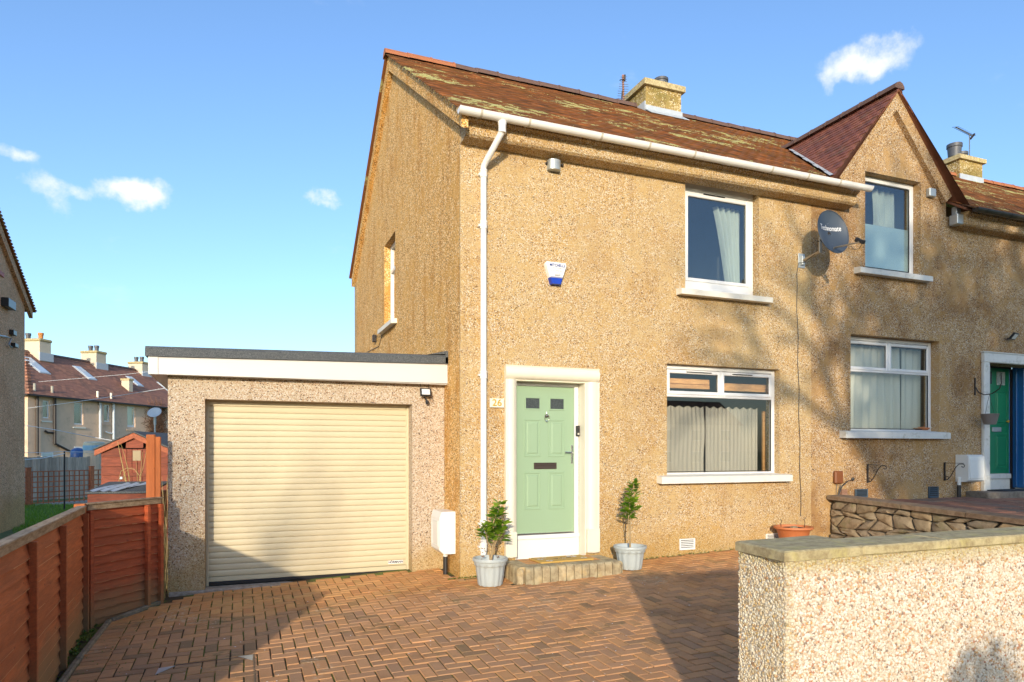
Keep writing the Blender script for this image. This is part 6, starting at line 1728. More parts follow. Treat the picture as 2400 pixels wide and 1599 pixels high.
# hipped roof
HIP = fw_ * .95
def rfm(m_):
    o = .35; m_.add([(-o, -o, fe - .0), (fL, -o, fe - .0), (fL, fw_, fe + fr_), (HIP, fw_, fe + fr_), (-o, 2 * fw_ + o, fe), (fL, 2 * fw_ + o, fe)], [(0, 1, 2, 3), (4, 0, 3), (5, 4, 3, 2), (0, 4, 5, 1)])
froof = FM(rfm, 'roof', FTILE)
# tile courses as thin steps on the front slope and on the hip
def courses(m_):
    n_ = 34
    for j in range(n_):
        f0, f1 = j / n_, (j + 1) / n_; y0_, y1_ = -.35 + (fw_ + .35) * f0, -.35 + (fw_ + .35) * f1; z0_, z1_ = fe + fr_ * f0 + .05, fe + fr_ * f1 + .02
        xa = -.35 + (HIP + .35) * f0; x = xa
        while x < fL * .8:
            w_ = .42; m_.add([(x, y0_, z0_ - .045), (x + w_ - .02, y0_, z0_ - .045), (x + w_ - .02, y0_, z0_), (x, y0_, z0_), (x + w_ - .02, y1_, z1_), (x, y1_, z1_)], [(0, 1, 2, 3), (3, 2, 4, 5)]); x += w_
tag(FM(courses, 'roof_tile_field', FTILE, froof), kind='stuff')
def rdg(m_):
    x = HIP
    while x < fL * .9: m_.prism([(x, fw_ - .2, fe + fr_ - .05), (x, fw_, fe + fr_ + .16), (x, fw_ + .2, fe + fr_ - .05)], (.46, 0, 0)); x += .5
FM(rdg, 'ridge_tiles', RIDGE2, froof)
def hipt(m_):
    for k in range(14):
        f = k / 14; m_.box(-.35 + (HIP + .35) * f - .05, -.35 + (HIP + .35) * f + .3, -.35 + (fw_ + .35) * f - .15, -.35 + (fw_ + .35) * f + .15, fe + fr_ * f, fe + fr_ * f + .16)
FM(hipt, 'hip_tiles', FTILE, froof)
FM(lambda m_: (m_.box(-.45, fL, -.50, -.34, fe - .10, fe + .03), m_.box(-.45, -.34, -.5, fw_ * 2, fe - .10, fe + .03)), 'gutter', BLACKI)
FCH = simple('far_chimney_cream', (.58, .50, .38), .9, .12, 3, bump=.4, bscale=30)
def fchim(u0, u1, vt, vb, yo, name='chimney', pots=((.3, POTC), (.7, POTC)), dep=1.6, cap=.25):
    a_, b_ = s_of(u0, 0, yo), s_of(u1, 0, yo); zt_, zb_ = z_of((u0 + u1) / 2, vt, yo), z_of((u0 + u1) / 2, vb, yo)
    c_ = FM(lambda m_: m_.box(a_, b_, yo - dep / 2, yo + dep / 2, zb_ - 1.6, zt_ - cap), name, FCH)
    FM(lambda m_: m_.cbox(a_ - .1, b_ + .1, yo - dep / 2 - .1, yo + dep / 2 + .1, zt_ - cap, zt_, .08), 'chimney_cap', COPE, c_)
    for f, m0 in pots:
        cx_ = a_ + (b_ - a_) * .5; cy_ = yo - dep / 2 + dep * f; FM(lambda m_: m_.lathe([(.17, 0), (.19, .35), (.22, .37), (.22, .55), (0, .55)], (cx_, cy_, zt_), 10), 'chimney_pot', m0, c_)
    FM(lambda m_: m_.box(a_ - .1, b_ + .15, yo - dep / 2 - .12, yo - dep / 2, zb_ - .5, zb_ + .2), 'lead_flashing', LEAD, c_)
fchim(66, 93, 796, 834, fw_, pots=((.75, POTC), (.2, POTO)), dep=2.2)
fchim(208, 231, 824, 857, fw_)
fchim(317, 335, 849, 876, fw_)
c_s = s_of(298, 0, fw_ * .35)
cs_ = FM(lambda m_: m_.box(c_s - .25, c_s + .25, fw_ * .35 - .4, fw_ * .35 + .4, fe + fr_ * .2, z_of(298, 892, fw_ * .35)), 'chimney', FCH)
FM(lambda m_: m_.box(c_s - .32, c_s + .32, fw_ * .35 - .47, fw_ * .35 + .47, z_of(298, 892, fw_ * .35), z_of(298, 888, fw_ * .35)), 'chimney_cap', COPE, cs_)
# skylights
SKYL = simple('skylight_glass', (.55, .62, .68), .15, .1, 2)
for (u, f0, f1, hw_) in ((80, .50, .84, .55), (196, .50, .80, .50), (313, .50, .74, .45), (387, .42, .70, .5)):
    yo = fw_ * (f0 + f1) / 2; s0 = s_of(u, 0, yo)
    def sk(m_, g=0):
        for a_ in (0,):
            def P(dx_, f, up_): return Vector((s0 + dx_, -.35 + (fw_ + .35) * f, fe + fr_ * f + up_))
            m_.add([P(-hw_ + g, f0 + g * .1, .10 + g * .3), P(hw_ - g, f0 + g * .1, .10 + g * .3), P(hw_ - g, f1 - g * .1, .10 + g * .3), P(-hw_ + g, f1 - g * .1, .10 + g * .3), P(-hw_ + g, f0 + g * .1, 0), P(hw_ - g, f0 + g * .1, 0), P(hw_ - g, f1 - g * .1, 0), P(-hw_ + g, f1 - g * .1, 0)], [(0, 1, 2, 3), (0, 4, 5, 1), (1, 5, 6, 2), (2, 6, 7, 3), (3, 7, 4, 0)])
    s_ob = FM(lambda m_: sk(m_), 'skylight', LEAD, FT); FM(lambda m_: sk(m_, .12), 'pane', SKYL, s_ob)
# soil pipes rising through the eaves
for (u, vt, vb, m0, m1) in ((89, 900, 1066, BLACKI, simple('soil_pipe_grey', (.36, .34, .28), .6)), (130, 906, 1040, BLACKI, None), (236, 918, 1030, simple('pale_blue_pipe', (.50, .56, .60), .5), CREAMP), (267.5, 922, 1030, None, CREAMP)):
    s0 = s_of(u, 0, -.2); m0 = m0 or MATS['pale_blue_pipe']; m1 = m1 or MATS['soil_pipe_grey']
    pp = FM(lambda m_: m_.tube([(s0, -.15, z_of(u, vb, -.15)), (s0, -.15, fe - .1)], .10, 8), 'soil_pipe', m0)
    FM(lambda m_: m_.tube([(s0, .1, fe + .1), (s0, .1, z_of(u, vt, .1))], .09, 8), 'vent_stack', m1, pp)
FM(lambda m_: m_.tube([(s_of(130, 0, -.15), -.15, z_of(130, 1040, -.15)), (s_of(133, 0, -.15), -.15, z_of(133, 1042, -.15)), (s_of(172, 0, -.15), -.15, z_of(172, 1062, -.15))], .09, 7), 'waste_pipe', BLACKI)
FM(lambda m_: m_.tube([(s_of(106, 0, -.12), -.12, z_of(106, 1010, -.12)), (s_of(112, 0, -.12), -.12, z_of(112, 1014, -.12)), (s_of(130, 0, -.12), -.12, z_of(130, 1015, -.12))], .08, 7), 'waste_pipe', BLACKI)
FM(lambda m_: m_.tube([(s_of(248, 0, -.12), -.12, z_of(248, 1012, -.12)), (s_of(254, 0, -.12), -.12, z_of(254, 1015, -.12)), (s_of(268, 0, -.12), -.12, z_of(268, 1017, -.12))], .06, 7), 'waste_pipe', PRINTW)
# creeper and dish on the far wall
cr = MB()
for _ in range(900):
    u = random.gauss(368, 10); v = random.uniform(952, 1045); s0 = s_of(u, 0, -.1); z0 = z_of(u, v, -.1)
    if s0 > fL: continue
    p0 = Vector((s0, -.06, z0)); d0 = Vector((random.gauss(0, .5), -.05, random.gauss(0, .5))); cr.tube([MF @ p0, MF @ (p0 + d0 * .5 + Vector((0, -.15, 0))), MF @ (p0 + d0)], .02, 3, False)
tag(cr.build('creeper', TWIG), 'leafless brown creeper on the far house wall behind the shed', 'creeper', kind='stuff')
dpos = at(363, 969, 30)
ds = thing('satellite_dish', 'pale round satellite dish on a pole in front of the far creeper', 'satellite dish', tuple(dpos))
Mq = Matrix.Translation(dpos) @ Vector((-.2, -.75, .65)).to_track_quat('Z', 'Y').to_matrix().to_4x4()
mb = MB(); mb.lathe([(0, 0), (.12, .01), (.22, .035), (.29, .07), (.285, .075), (.2, .03), (0, .008)], (0, 0, 0), 24); m3 = MB(); m3.add([Mq @ Vector(v) for v in mb.v], mb.f); m3.build('reflector', simple('pale_dish', (.55, .58, .58), .5), ds, True)
mb = MB(); mb.tube([dpos - UP * .05, dpos - UP * .5], .05, 8); mb.tube([dpos - UP * .5, dpos - UP * 2.9], .03, 8); mb.build('pole', GREYPL, ds)

# ================================================================== neighbour patio, rubble retaining wall
PX = 9.0
def cop_z(y): return -.73 - .038 * (8.5 - y)
PAT = thing('patio', None, None, (10.5, 6.5, -.85)); struct(PAT)
mb = MB(); mb.add([(PX + .05, 1.0, cop_z(1.0) - .20), (15.5, 1.0, cop_z(1.0) - .20), (15.5, 8.49, cop_z(8.49) - .19), (PX + .05, 8.49, cop_z(8.49) - .19), (PX + .05, 1.0, -2.3), (15.5, 1.0, -2.3), (15.5, 8.49, -2.3), (PX + .05, 8.49, -2.3)], [(0, 1, 2, 3), (0, 4, 5, 1), (3, 0, 4, 7), (1, 5, 6, 2)]); mb.build('patio_bed', DEEP, PAT)
slm = {}
y = 8.45
while y > 2.5:
    x = PX + .30; 
    while x < 14.6:
        w_ = .46; mb = MB(); M = Matrix.Translation((x, y - .46, cop_z(y - .23) - .115 + random.gauss(0, .003))) @ Matrix.Rotation(R(.038 * 57.3), 4, 'X')
        if not slm: slm['a'] = mesh_only(MB().cbox(.006, w_ - .006, .006, .454, -.05, 0, .006), 'patio_slab', SLAB)
        inst('patio_slab', slm['a'], PAT, M); x += w_
    y -= .46
RW = thing('rubble_wall', 'low rubble stone retaining wall with dark flat coping below the neighbour patio', 'wall', (PX, 6.5, -1.5))
mb = MB(); mb.box(PX + .03, PX + .28, 2.6, 8.48, -2.2, cop_z(2.6) - .07); mb.build('core', DEEP, RW)
# irregular stones: jittered polygon cells pressed out of the face
random.seed(21)
cells = []
cw, chh = .30, .20
rows = 5; colsn = int((8.48 - 2.9) / cw)
gridp = {}
for r_i in range(rows + 1):
    for c_i in range(colsn + 2):
        yb = 2.9 + (c_i - (.5 if r_i % 2 else 0)) * cw
        jy = random.uniform(-.09, .09); jz = random.uniform(-.055, .055) if 0 < r_i < rows else 0
        gridp[(r_i, c_i)] = (yb + jy, r_i / rows, jz)
def wpt(r_i, c_i):
    y_, f, jz = gridp[(r_i, c_i)]; y_ = min(max(y_, 2.75), 8.47); zt_ = cop_z(y_) - .075; zb_ = G(PX, y_) - .03
    return (y_, zb_ + (zt_ - zb_) * f + jz)
for r_i in range(rows):
    for c_i in range(colsn + 1):
        P4 = [wpt(r_i, c_i), wpt(r_i, c_i + 1), wpt(r_i + 1, c_i + 1), wpt(r_i + 1, c_i)]
        cy_ = sum(p[0] for p in P4) / 4; cz_ = sum(p[1] for p in P4) / 4
        if max(p[0] for p in P4) - min(p[0] for p in P4) < .1: continue
        poly = []
        for k in range(4):
            a_, b_ = P4[k], P4[(k + 1) % 4]
            for f in (0.12, .5, .88): poly.append((a_[0] + (b_[0] - a_[0]) * f + random.gauss(0, .008), a_[1] + (b_[1] - a_[1]) * f + random.gauss(0, .008)))
        def shrink(k_, dx_): return [Vector((PX + .035 - dx_, cy_ + (p[0] - cy_) * k_, cz_ + (p[1] - cz_) * k_)) for p in poly]
        prot = random.uniform(.03, .07); n_ = len(poly)
        v1_ = shrink(.95, 0); v2_ = shrink(.90, prot * .75); v3_ = shrink(.62, prot + random.uniform(0, .012))
        v3_ = [p + Vector((random.gauss(0, .006), 0, 0)) for p in v3_]
        mb = MB(); mb.add(v1_ + v2_ + v3_ + [Vector((PX + .035 - prot - .008, cy_, cz_))], [(i, (i + 1) % n_, (i + 1) % n_ + n_, i + n_)[::-1] for i in range(n_)] + [(i + n_, (i + 1) % n_ + n_, (i + 1) % n_ + 2 * n_, i + 2 * n_)[::-1] for i in range(n_)] + [(i + 2 * n_, (i + 1) % n_ + 2 * n_, 3 * n_)[::-1] for i in range(n_)])
        o = mb.build('stone', RUBBLE, RW); sharp(o, 45)
yy = 8.48; k = 0
while yy > 3.0:
    L_ = [1.35, .95, 1.15, .9, 1.2][k % 5]; y0_ = max(yy - L_, 2.7)
    mb = MB(); z1_, z0_ = cop_z(yy), cop_z(y0_)
    a_ = PX - .07; b_ = PX + .30
    mb.add([(a_, y0_ + .006, z0_ - .068), (b_, y0_ + .006, z0_ - .068), (b_, yy - .006, z1_ - .068), (a_, yy - .006, z1_ - .068), (a_ - .0, y0_ + .006, z0_ - .008), (b_, y0_ + .006, z0_), (b_, yy - .006, z1_), (a_ - .0, yy - .006, z1_ - .008), (a_ + .012, y0_ + .012, z0_), (a_ + .012, yy - .012, z1_)],
           [(3, 2, 1, 0), (0, 4, 7, 3), (4, 8, 9, 7), (8, 5, 6, 9), (0, 1, 5, 8, 4), (3, 7, 9, 6, 2), (1, 2, 6, 5)]); mb.build('coping_stone', COPE2, RW)
    yy = y0_; k += 1
# neighbour's door step and mat
mb = MB(); a_ = on_y(2301, 1150, 8.2).x; mb.cbox(a_, 15.2, 8.08, 8.497, -.95, -.74, .012); tag(mb.build('doorstep', m_stone('grey_step', [(.22, .19, .15), (.25, .21, .17)], 10, (.15, .13, .09), .4, .5)), 'grey stone doorstep below the green front door', 'step')
mb = MB(); a_ = on_y(2330, 1140, 8.3).x; mb.cbox(a_, 15.1, 8.10, 8.46, -.739, -.722, .004); tag(mb.build('doormat', simple('black_mat', (.02, .022, .03), .9)), 'black doormat on the grey step of the green door', 'doormat')

# ================================================================== FRONT BOUNDARY WALL with real pebbles
BW = thing('boundary_wall', 'pale pebble-dashed front garden wall with lichened concrete coping and end pier', 'wall', (3.5, 2.8, -1.9))
wx0, wx1, wy0, wyp, wyb = 2.555, 7.2, 2.685, 3.03, 2.885; wzt = -.552; wzb = -2.2
mb = MB(); mb.box(wx0, 3.11, wy0, wyp, wzb, wzt); mb.box(3.11, wx1, wy0, wyb, wzb, wzt); mb.build('core', DASHM, BW)
ico_v = []; t_ = (1 + 5 ** .5) / 2
for s1 in (-1, 1):
    for s2 in (-1, 1): ico_v += [(0, s1, s2 * t_), (s1, s2 * t_, 0), (s2 * t_, 0, s1)]
ico_v = np.array(ico_v, float); ico_v /= np.linalg.norm(ico_v[0])
from itertools import combinations
el_ = min(np.linalg.norm(ico_v[i] - ico_v[j]) for i, j in combinations(range(12), 2))
ico_f = []
for i, j, k in combinations(range(12), 3):
    if all(abs(np.linalg.norm(ico_v[a] - ico_v[b_]) - el_) < 1e-3 for a, b_ in ((i, j), (j, k), (i, k))):
        n_ = np.cross(ico_v[j] - ico_v[i], ico_v[k] - ico_v[i]); ico_f.append((i, j, k) if np.dot(n_, ico_v[i]) > 0 else (i, k, j))
ico_f = np.array(ico_f)
def pebbles(faces, spacing, name, parent, mat, rmin=.45, rmax=.85):
    P = []; Nn = []
    for (o_, a_, b_, nrm) in faces:       # origin, edge a, edge b, outward normal
        o_, a_, b_, nrm = map(lambda q: np.array(q, float), (o_, a_, b_, nrm)); la, lb = np.linalg.norm(a_), np.linalg.norm(b_)
        na, nb_ = int(la / spacing), int(lb / (spacing * .87))
        ii, jj = np.meshgrid(np.arange(na), np.arange(nb_), indexing='ij'); ii = ii.ravel(); jj = jj.ravel()
        fa = (ii + .5 + .5 * (jj % 2) * .9 + RNG.uniform(-.42, .42, ii.size)) / na; fb = (jj + .5 + RNG.uniform(-.42, .42, ii.size)) / nb_
        P.append(o_ + np.outer(np.clip(fa, 0, 1), a_) + np.outer(fb, b_)); Nn.append(np.tile(nrm, (ii.size, 1)))
    P = np.vstack(P); Nn = np.vstack(Nn); n_ = len(P)
    sc = RNG.uniform(rmin, rmax, (n_, 1)) * spacing * RNG.uniform(.65, 1.25, (n_, 3))
    q = RNG.normal(size=(n_, 4)); q /= np.linalg.norm(q, axis=1)[:, None]; w_, x_, y_, z_ = q.T
    Rm = np.stack([1 - 2 * (y_ * y_ + z_ * z_), 2 * (x_ * y_ - z_ * w_), 2 * (x_ * z_ + y_ * w_), 2 * (x_ * y_ + z_ * w_), 1 - 2 * (x_ * x_ + z_ * z_), 2 * (y_ * z_ - x_ * w_), 2 * (x_ * z_ - y_ * w_), 2 * (y_ * z_ + x_ * w_), 1 - 2 * (x_ * x_ + y_ * y_)], 1).reshape(n_, 3, 3)
    V = np.einsum('nij,nkj->nki', Rm, ico_v[None] * sc[:, None, :] * RNG.uniform(.85, 1.15, (n_, 12, 1)))
    # flatten against the wall
    dn = np.einsum('nki,ni->nk', V, Nn); V -= .35 * dn[:, :, None] * Nn[:, None, :]
    V += (P + Nn * spacing * RNG.uniform(-.12, .14, (n_, 1)))[:, None, :]
    Fc = (ico_f[None] + (np.arange(n_) * 12)[:, None, None]).reshape(-1, 3)
    pl = gloc(parent); V = V.reshape(-1, 3) - np.array(pl)
    me = bpy.data.meshes.new(name); me.vertices.add(len(V)); me.vertices.foreach_set('co', V.ravel())
    me.loops.add(Fc.size); me.loops.foreach_set('vertex_index', Fc.ravel().astype(np.int32)); me.polygons.add(len(Fc)); me.polygons.foreach_set('loop_start', (np.arange(len(Fc)) * 3).astype(np.int32))
    me.materials.append(mat); me.update(calc_edges=True)
    o = bpy.data.objects.new(name, me); COL.objects.link(o); o.parent = parent; o['kind'] = 'stuff'; return o
zz1 = wzt - .002; zl_ = -1.45
pebbles([((wx0, wy0, zl_), (2.6, 0, 0), (0, 0, zz1 - zl_), (0, -1, 0)), ((wx0, wy0, zl_), (0, wyp - wy0, 0), (0, 0, zz1 - zl_), (-1, 0, 0)), ((wx0, wyp, zl_), (3.11 - wx0, 0, 0), (0, 0, zz1 - zl_), (0, 1, 0))], .0125, 'pebble_dash', BW, PEBBLE)
pebbles([((wx0, wy0, wzb), (2.6, 0, 0), (0, 0, zl_ - wzb), (0, -1, 0)), ((wx0 + 2.6, wy0, wzb), (wx1 - wx0 - 2.6, 0, 0), (0, 0, zz1 - wzb), (0, -1, 0)), ((wx0, wy0, wzb), (0, wyp - wy0, 0), (0, 0, zl_ - wzb), (-1, 0, 0)), ((3.11, wyb, wzb), (wx1 - 3.11, 0, 0), (0, 0, zz1 - wzb), (0, 1, 0))], .022, 'pebble_dash', BW, PEBBLE)
j1 = on_y(2025, 1285, 2.64).x; j2 = on_y(2227, 1265, 2.64).x
cpz = -.5
mb = MB(); mb.prism([(2.505, 2.64, cpz - .052), (j1 - .004, 2.64, cpz - .052), (j1 - .004, 2.93, cpz - .052), (3.148, 2.93, cpz - .052), (3.155, 3.09, cpz - .052), (2.545, 3.05, cpz - .052)], (0, 0, .045))
mb.add([(2.505, 2.64, cpz - .007), (j1 - .004, 2.64, cpz - .007), (j1 - .004, 2.93, cpz - .007), (3.148, 2.93, cpz - .007), (3.155, 3.09, cpz - .007), (2.545, 3.05, cpz - .007), (2.515, 2.65, cpz), (j1 - .004, 2.65, cpz), (j1 - .004, 2.92, cpz), (3.14, 2.92, cpz), (3.145, 3.08, cpz), (2.555, 3.04, cpz)],
       [(0, 1, 7, 6), (2, 3, 9, 8), (3, 4, 10, 9), (4, 5, 11, 10), (5, 0, 6, 11), (6, 7, 8, 9, 10, 11), (1, 2, 8, 7)])
mb.build('coping_stone', COPE, BW)
for (a_, b_) in ((j1 + .004, j2 - .003), (j2 + .003, 5.0), (5.006, 6.1), (6.106, 7.22)):
    mb = MB(); mb.cbox(a_, b_, 2.64, 2.93, cpz - .052, cpz + random.uniform(-.002, .002), .008); mb.build('coping_stone', COPE, BW)

# ================================================================== potted plants
def leaf_mesh():
    mb = MB(); n = 6; vs = []
    for k in range(n + 1):
        f = k / n; w_ = .26 * math.sin(math.pi * f ** .8) * (1 - .12 * f); z = -.18 * f * f
        vs += [(f, -w_, z + .10 * w_ / .26 * .6), (f, 0, z), (f, w_, z + .10 * w_ / .26 * .6)]
    fs = []
    for k in range(n):
        a_ = k * 3; fs += [(a_, a_ + 3, a_ + 4, a_ + 1), (a_ + 1, a_ + 4, a_ + 5, a_ + 2)]
    mb.add(vs, fs); return mesh_only(mb, 'leaf', LEAF, smooth=True)
LFM = leaf_mesh()
def ribs(k, n, j):
    if 2 <= j <= 6: return 1 + (.035 if (k % 4) in (0, 1) else -.025)
    return 1
def pot(label, x, y, R1, H_, z0, stems, seed, nleaf, lsz, grp):
    random.seed(seed)
    t = thing('potted_shrub', label, 'potted plant', (x, y, z0), grp)
    mb = MB()
    mb.lathe([(0, z0), (R1 * .66, z0), (R1 * .68, z0 + .01), (R1 * .72, z0 + H_ * .25), (R1 * .77, z0 + H_ * .5), (R1 * .80, z0 + H_ * .66), (R1 * .82, z0 + H_ * .72), (R1 * .90, z0 + H_ * .745), (R1 * .92, z0 + H_ * .87), (R1 * .985, z0 + H_ * .89), (R1, z0 + H_ * .95), (R1 * .985, z0 + H_), (R1 * .90, z0 + H_), (R1 * .86, z0 + H_ * .93), (R1 * .80, z0 + H_ * .80), (0, z0 + H_ * .80)], (x, y, 0), 56, ribs)
    sharp(mb.build('pot', POTM, t), 50)
    mb = MB(); mb.lathe([(R1 * .82, z0 + H_ * .805), (R1 * .4, z0 + H_ * .83), (0, z0 + H_ * .84)], (x, y, 0), 18); mb.build('soil', SOIL, t)
    tips = []
    for path, r0 in stems:
        pts = [Vector((x, y, z0 + H_)) + Vector(q) for q in path]; mb = MB(); mb.tube(pts, [r0 * (1 - .6 * k / (len(pts) - 1)) for k in range(len(pts))], 6); mb.build('stem', STEMM, t); tips.append(pts)
    for k in range(nleaf):
        pts = random.choice(tips); f = random.uniform(.32, 1.0) ** .8; seg = f * (len(pts) - 1); i_ = min(int(seg), len(pts) - 2); p = pts[i_].lerp(pts[i_ + 1], seg - i_)
        an = random.uniform(0, 6.283); el = random.uniform(.05, .85); d = Vector((math.cos(an) * math.cos(el), math.sin(an) * math.cos(el), math.sin(el)))
        p = p + d * random.uniform(.0, .085) * (1.25 - f * .8)
        L_ = lsz * random.uniform(.7, 1.15) * (1.15 - .35 * f)
        q = d.to_track_quat('X', 'Z').to_matrix().to_4x4(); M = Matrix.Translation(p) @ q @ Matrix.Rotation(random.uniform(-.7, .7), 4, 'X') @ Matrix.Scale(L_, 4)
        inst('leaf', LFM, t, M)
    return t
pA = on_g(1150, 1376); xa, ya_ = pA.x + .03, pA.y + .10
Ra = 41.5 / F * (xa * SN + ya_ * CS); 
ta = xa * SN + ya_ * CS
Ha = (1376 - 1316) / F * ta + .02
pot('grey ribbed pot with bushy shrub at the foot of the downpipe left of the step', xa, ya_, Ra, Ha, G(xa, ya_) + .004,
    [([(0, 0, -.08), (.03, .0, .10), (.06, .02, .26), (.05, .03, .42), (.10, .03, .56), (.14, .02, .66)], .014), ([(.0, .0, -.08), (.05, -.02, .15), (.13, -.03, .32), (.17, 0, .44)], .008), ([(.02, .02, -.08), (.06, .03, .12), (.10, .03, .30), (.13, .02, .46), (.10, .02, .58)], .009), ([(0, 0, -.05), (-.02, 0, .15), (-.06, 0, .30), (-.08, .02, .40)], .008)], 5, 230, .125, 'grey pots with evergreen shrubs beside the step')
mb = MB()
for k in range(26):
    s_ = random.choice((-1, 1)); p0 = Vector((xa + s_ * random.uniform(.05, .12) , ya_ + random.uniform(-.04, .04), G(xa, ya_) + Ha * .85 + random.uniform(0, .18))); d = Vector((random.gauss(0, 1), random.gauss(0, 1), random.gauss(0, .6))).normalized() * .025; e = Vector((random.gauss(0, 1), random.gauss(0, 1), random.gauss(0, 1))).normalized() * .012
    mb.add([p0 - d, p0 + e, p0 + d, p0 - e], [(0, 1, 2, 3)])
tag(mb.build('withered_leaves', TWIG), 'few withered brown leaves clinging above the rim of the left grey pot', 'dead leaves', kind='stuff')
pB_ = on_g(1483, 1337); xb, yb_ = pB_.x + .02, pB_.y + .10; tbb = xb * SN + yb_ * CS; Rb = 39 / F * tbb; Hb = (1337 - 1283) / F * tbb
pot('grey ribbed pot with a slim upright shrub against the wall, right of the step', xb, yb_, Rb, Hb, G(xb, yb_) + .004,
    [([(.0, 0, -.08), (.0, .0, .20), (.01, .0, .40), (.02, .0, .58), (.05, .0, .76), (.06, 0, .84)], .013), ([(.0, 0, .1), (-.03, .0, .30), (-.02, .0, .50), (.02, 0, .62)], .008)], 9, 170, .12, 'grey pots with evergreen shrubs beside the step')
# terracotta bowl
tp_ = on_y(1855, 1236, 8.22); tz_ = tp_.z; ttb = tp_.x * SN + 8.22 * CS; Rt = 44 / F * ttb
tpo = thing('terracotta_bowl', 'wide terracotta bowl planter at the wall foot left of the rubble wall', 'plant pot', (tp_.x, 8.18, G(tp_.x, 8.18)))
zr_ = tz_ + .02; zg_ = G(tp_.x, 8.18)
mb = MB(); mb.lathe([(0, zg_), (Rt * .62, zg_), (Rt * .82, zr_ - .06), (Rt * .90, zr_ - .045), (Rt * .99, zr_ - .03), (Rt, zr_ - .01), (Rt * .98, zr_), (Rt * .88, zr_), (Rt * .80, zr_ - .05), (0, zr_ - .06)], (tp_.x, 8.18, 0), 32); sharp(mb.build('bowl', TERRA, tpo), 45)
mb = MB(); mb.lathe([(Rt * .82, zr_ - .045), (Rt * .5, zr_ - .02), (0, zr_ - .01)], (tp_.x, 8.18, 0), 16); mb.build('soil', SOIL, tpo)
mb = MB()
for dx_ in (-.22, .24): mb.tube([(tp_.x + dx_, 8.2, zr_ - .03), (tp_.x + dx_ * 1.05, 8.2, zr_ + .05), (tp_.x + dx_ * .95, 8.2, zr_ + .09), (tp_.x + dx_ * 1.1, 8.2, zr_ + .12)], .005, 5)
mb.build('dead_stalk', BLACKI, tpo)
mb = MB(); mb.cbox(-.05, .05, -.04, .04, 0, .04, .012, Matrix.Translation((tp_.x - .05, 8.12, zr_ - .03))); mb.build('pebble', RUBBLE, tpo)

# ================================================================== bare trees across the street behind the camera (they shade the house)
def tree(label, x, y, h, seed, spread=1.0, depth=6, r0=.22, trunkf=.24, z0=-2.3):
    rr = random.Random(seed); t = thing('bare_tree', label, 'tree', (x, y, z0), 'bare trees across the street'); tr = MB(); brs = MB()
    def grow(p, d, L_, r_, lev):
        pts = [p]; dd = d.copy(); n_ = 4
        for k in range(n_):
            dd = (dd + Vector((rr.gauss(0, .12), rr.gauss(0, .12), rr.gauss(.03, .08)))).normalized(); pts.append(pts[-1] + dd * L_ / n_)
        (tr if lev == 0 else brs).tube(pts, [r_ * (1 - .35 * k / n_) for k in range(n_ + 1)], 7 if lev < 2 else (5 if lev < 4 else 3), False)
        if lev >= depth: return
        nb_ = rr.choice((3, 3, 4)) if lev < 4 else rr.choice((2, 3, 3))
        for k in range(nb_):
            f = rr.uniform(.55, 1.0) if lev else rr.uniform(.75, 1.0); q = pts[min(n_, int(f * n_ + .5))]
            an = rr.uniform(0, 6.283); tl = rr.uniform(.35, .85) * spread; side = dd.cross(Vector((rr.gauss(0, 1), rr.gauss(0, 1), rr.gauss(0, 1)))).normalized()
            nd_ = (dd * math.cos(tl) + side * math.sin(tl)); nd_.z += .10; nd_.normalize()
            grow(q, nd_, L_ * rr.uniform(.62, .86), r_ * rr.uniform(.62, .80), lev + 1)
    grow(Vector((x, y, z0)), UP.copy(), h * trunkf, r0, 0)
    tr.build('trunk', BARK, t); brs.build('branches', BARK, t); return t
TREES = [('bare tree across the street, nearest behind the viewer', 2.0, -10.5, 16.5, 31, 1.1, 6, .26, .24),
         ('bare tree across the street straight behind the viewer', .8, -14.5, 18.0, 3, 1.1, 6, .28, .24),
         ('bare tree across the street, right of the two others', 4.2, -13.0, 17.0, 8, 1.1, 6, .28, .24),
         ('slender bare tree across the street, far left behind the viewer', -10.2, -17.0, 10.5, 12, .8, 4, .075, .34)]
for a in TREES: tree(*a)
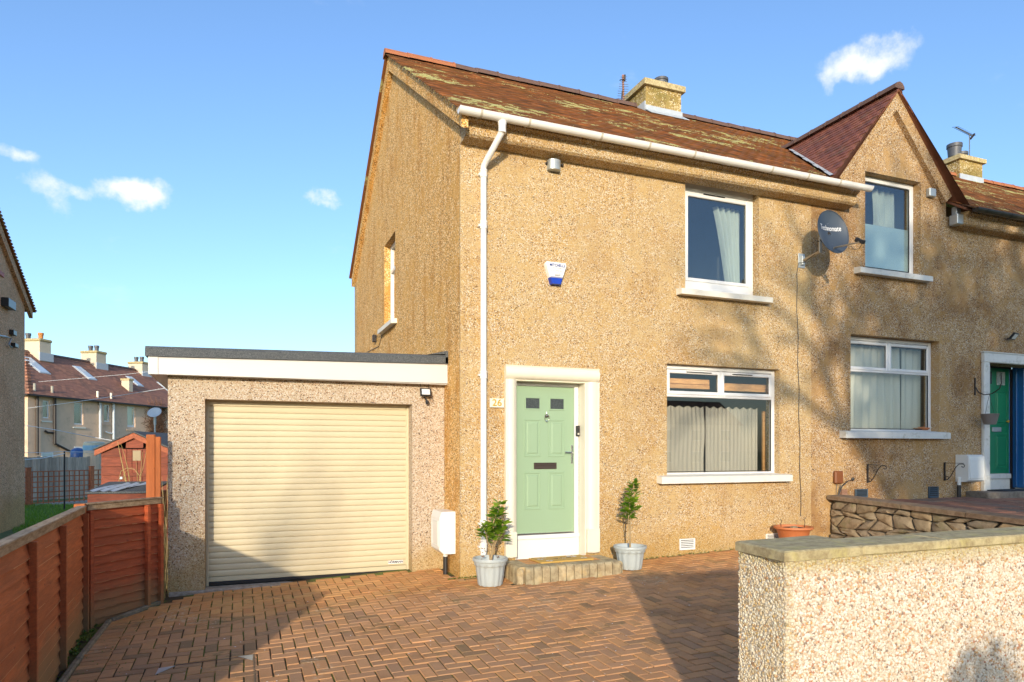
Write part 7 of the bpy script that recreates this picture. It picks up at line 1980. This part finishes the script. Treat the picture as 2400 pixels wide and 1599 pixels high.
# terrace across the street, behind the viewer: it shows in the window glass
OT = thing('opposite_terrace', 'long rendered terrace across the street behind the viewer', 'terraced houses', (0, -48, -2.3))
mb = MB(); mb.box(-45, 55, -56, -48, -2.35, 3.0); mb.build('wall', FARW, OT)
mb = MB(); mb.prism([(-45.4, -47.6, 2.95), (-45.4, -56.4, 2.95), (-45.4, -52, 6.0)], (100.8, 0, 0)); mb.build('roof', FTILE, OT)
for k in range(24):
    x = -42 + k * 4.1
    for z in (-1.4, 1.1):
        mb = MB(); mb.box(x, x + 1.4, -48.0, -47.93, z, z + 1.3); wn = mb.build('window', WHITE, OT)
        mb = MB(); mb.box(x + .1, x + 1.3, -47.93, -47.90, z + .1, z + 1.2); mb.build('pane', OBSC, wn)
for k in range(7):
    x = -38 + k * 13.5; mb = MB(); mb.box(x, x + 1.6, -52.5, -51.5, 4.8, 7.0); mb.build('chimney', CHIM, OT)
# unseen round shrub, added to cast shade on the pebble wall's lower right
def shade_bush(label, x, y, z0, R_, H_, seed, n=2600):
    rr = random.Random(seed); t = thing('added_shade_shrub', label, 'shrub', (x, y, z0)); mb = MB()
    for _ in range(n):
        a_, e_ = rr.uniform(0, 6.283), math.asin(rr.uniform(-.9, 1)); k_ = rr.uniform(.55, 1) * (1 + .07 * math.sin(5 * a_) * math.cos(3 * e_))
        p = Vector((x + R_ * k_ * math.cos(a_) * math.cos(e_), y + R_ * k_ * math.sin(a_) * math.cos(e_), z0 + H_ * .5 + H_ * .5 * k_ * math.sin(e_)))
        d = Vector((rr.gauss(0, 1), rr.gauss(0, 1), rr.gauss(0, 1))).normalized() * .035; s = d.cross(Vector((rr.gauss(0, 1), rr.gauss(0, 1), rr.gauss(0, 1)))).normalized() * .016
        mb.add([p - d, p + s, p + d, p - s], [(0, 1, 2, 3)])
    mb.build('foliage', LEAF, t); mb = MB(); mb.tube([(x, y, z0 - .3), (x, y, z0 + H_ * .6)], .03, 6); mb.build('stem', BARK, t)
shade_bush('unseen rounded evergreen shrub near the pavement, added to shade the pebble wall', 2.15, -1.55, -2.17, .50, 2.1, 4, 8000)
bpy.context.view_layer.update()
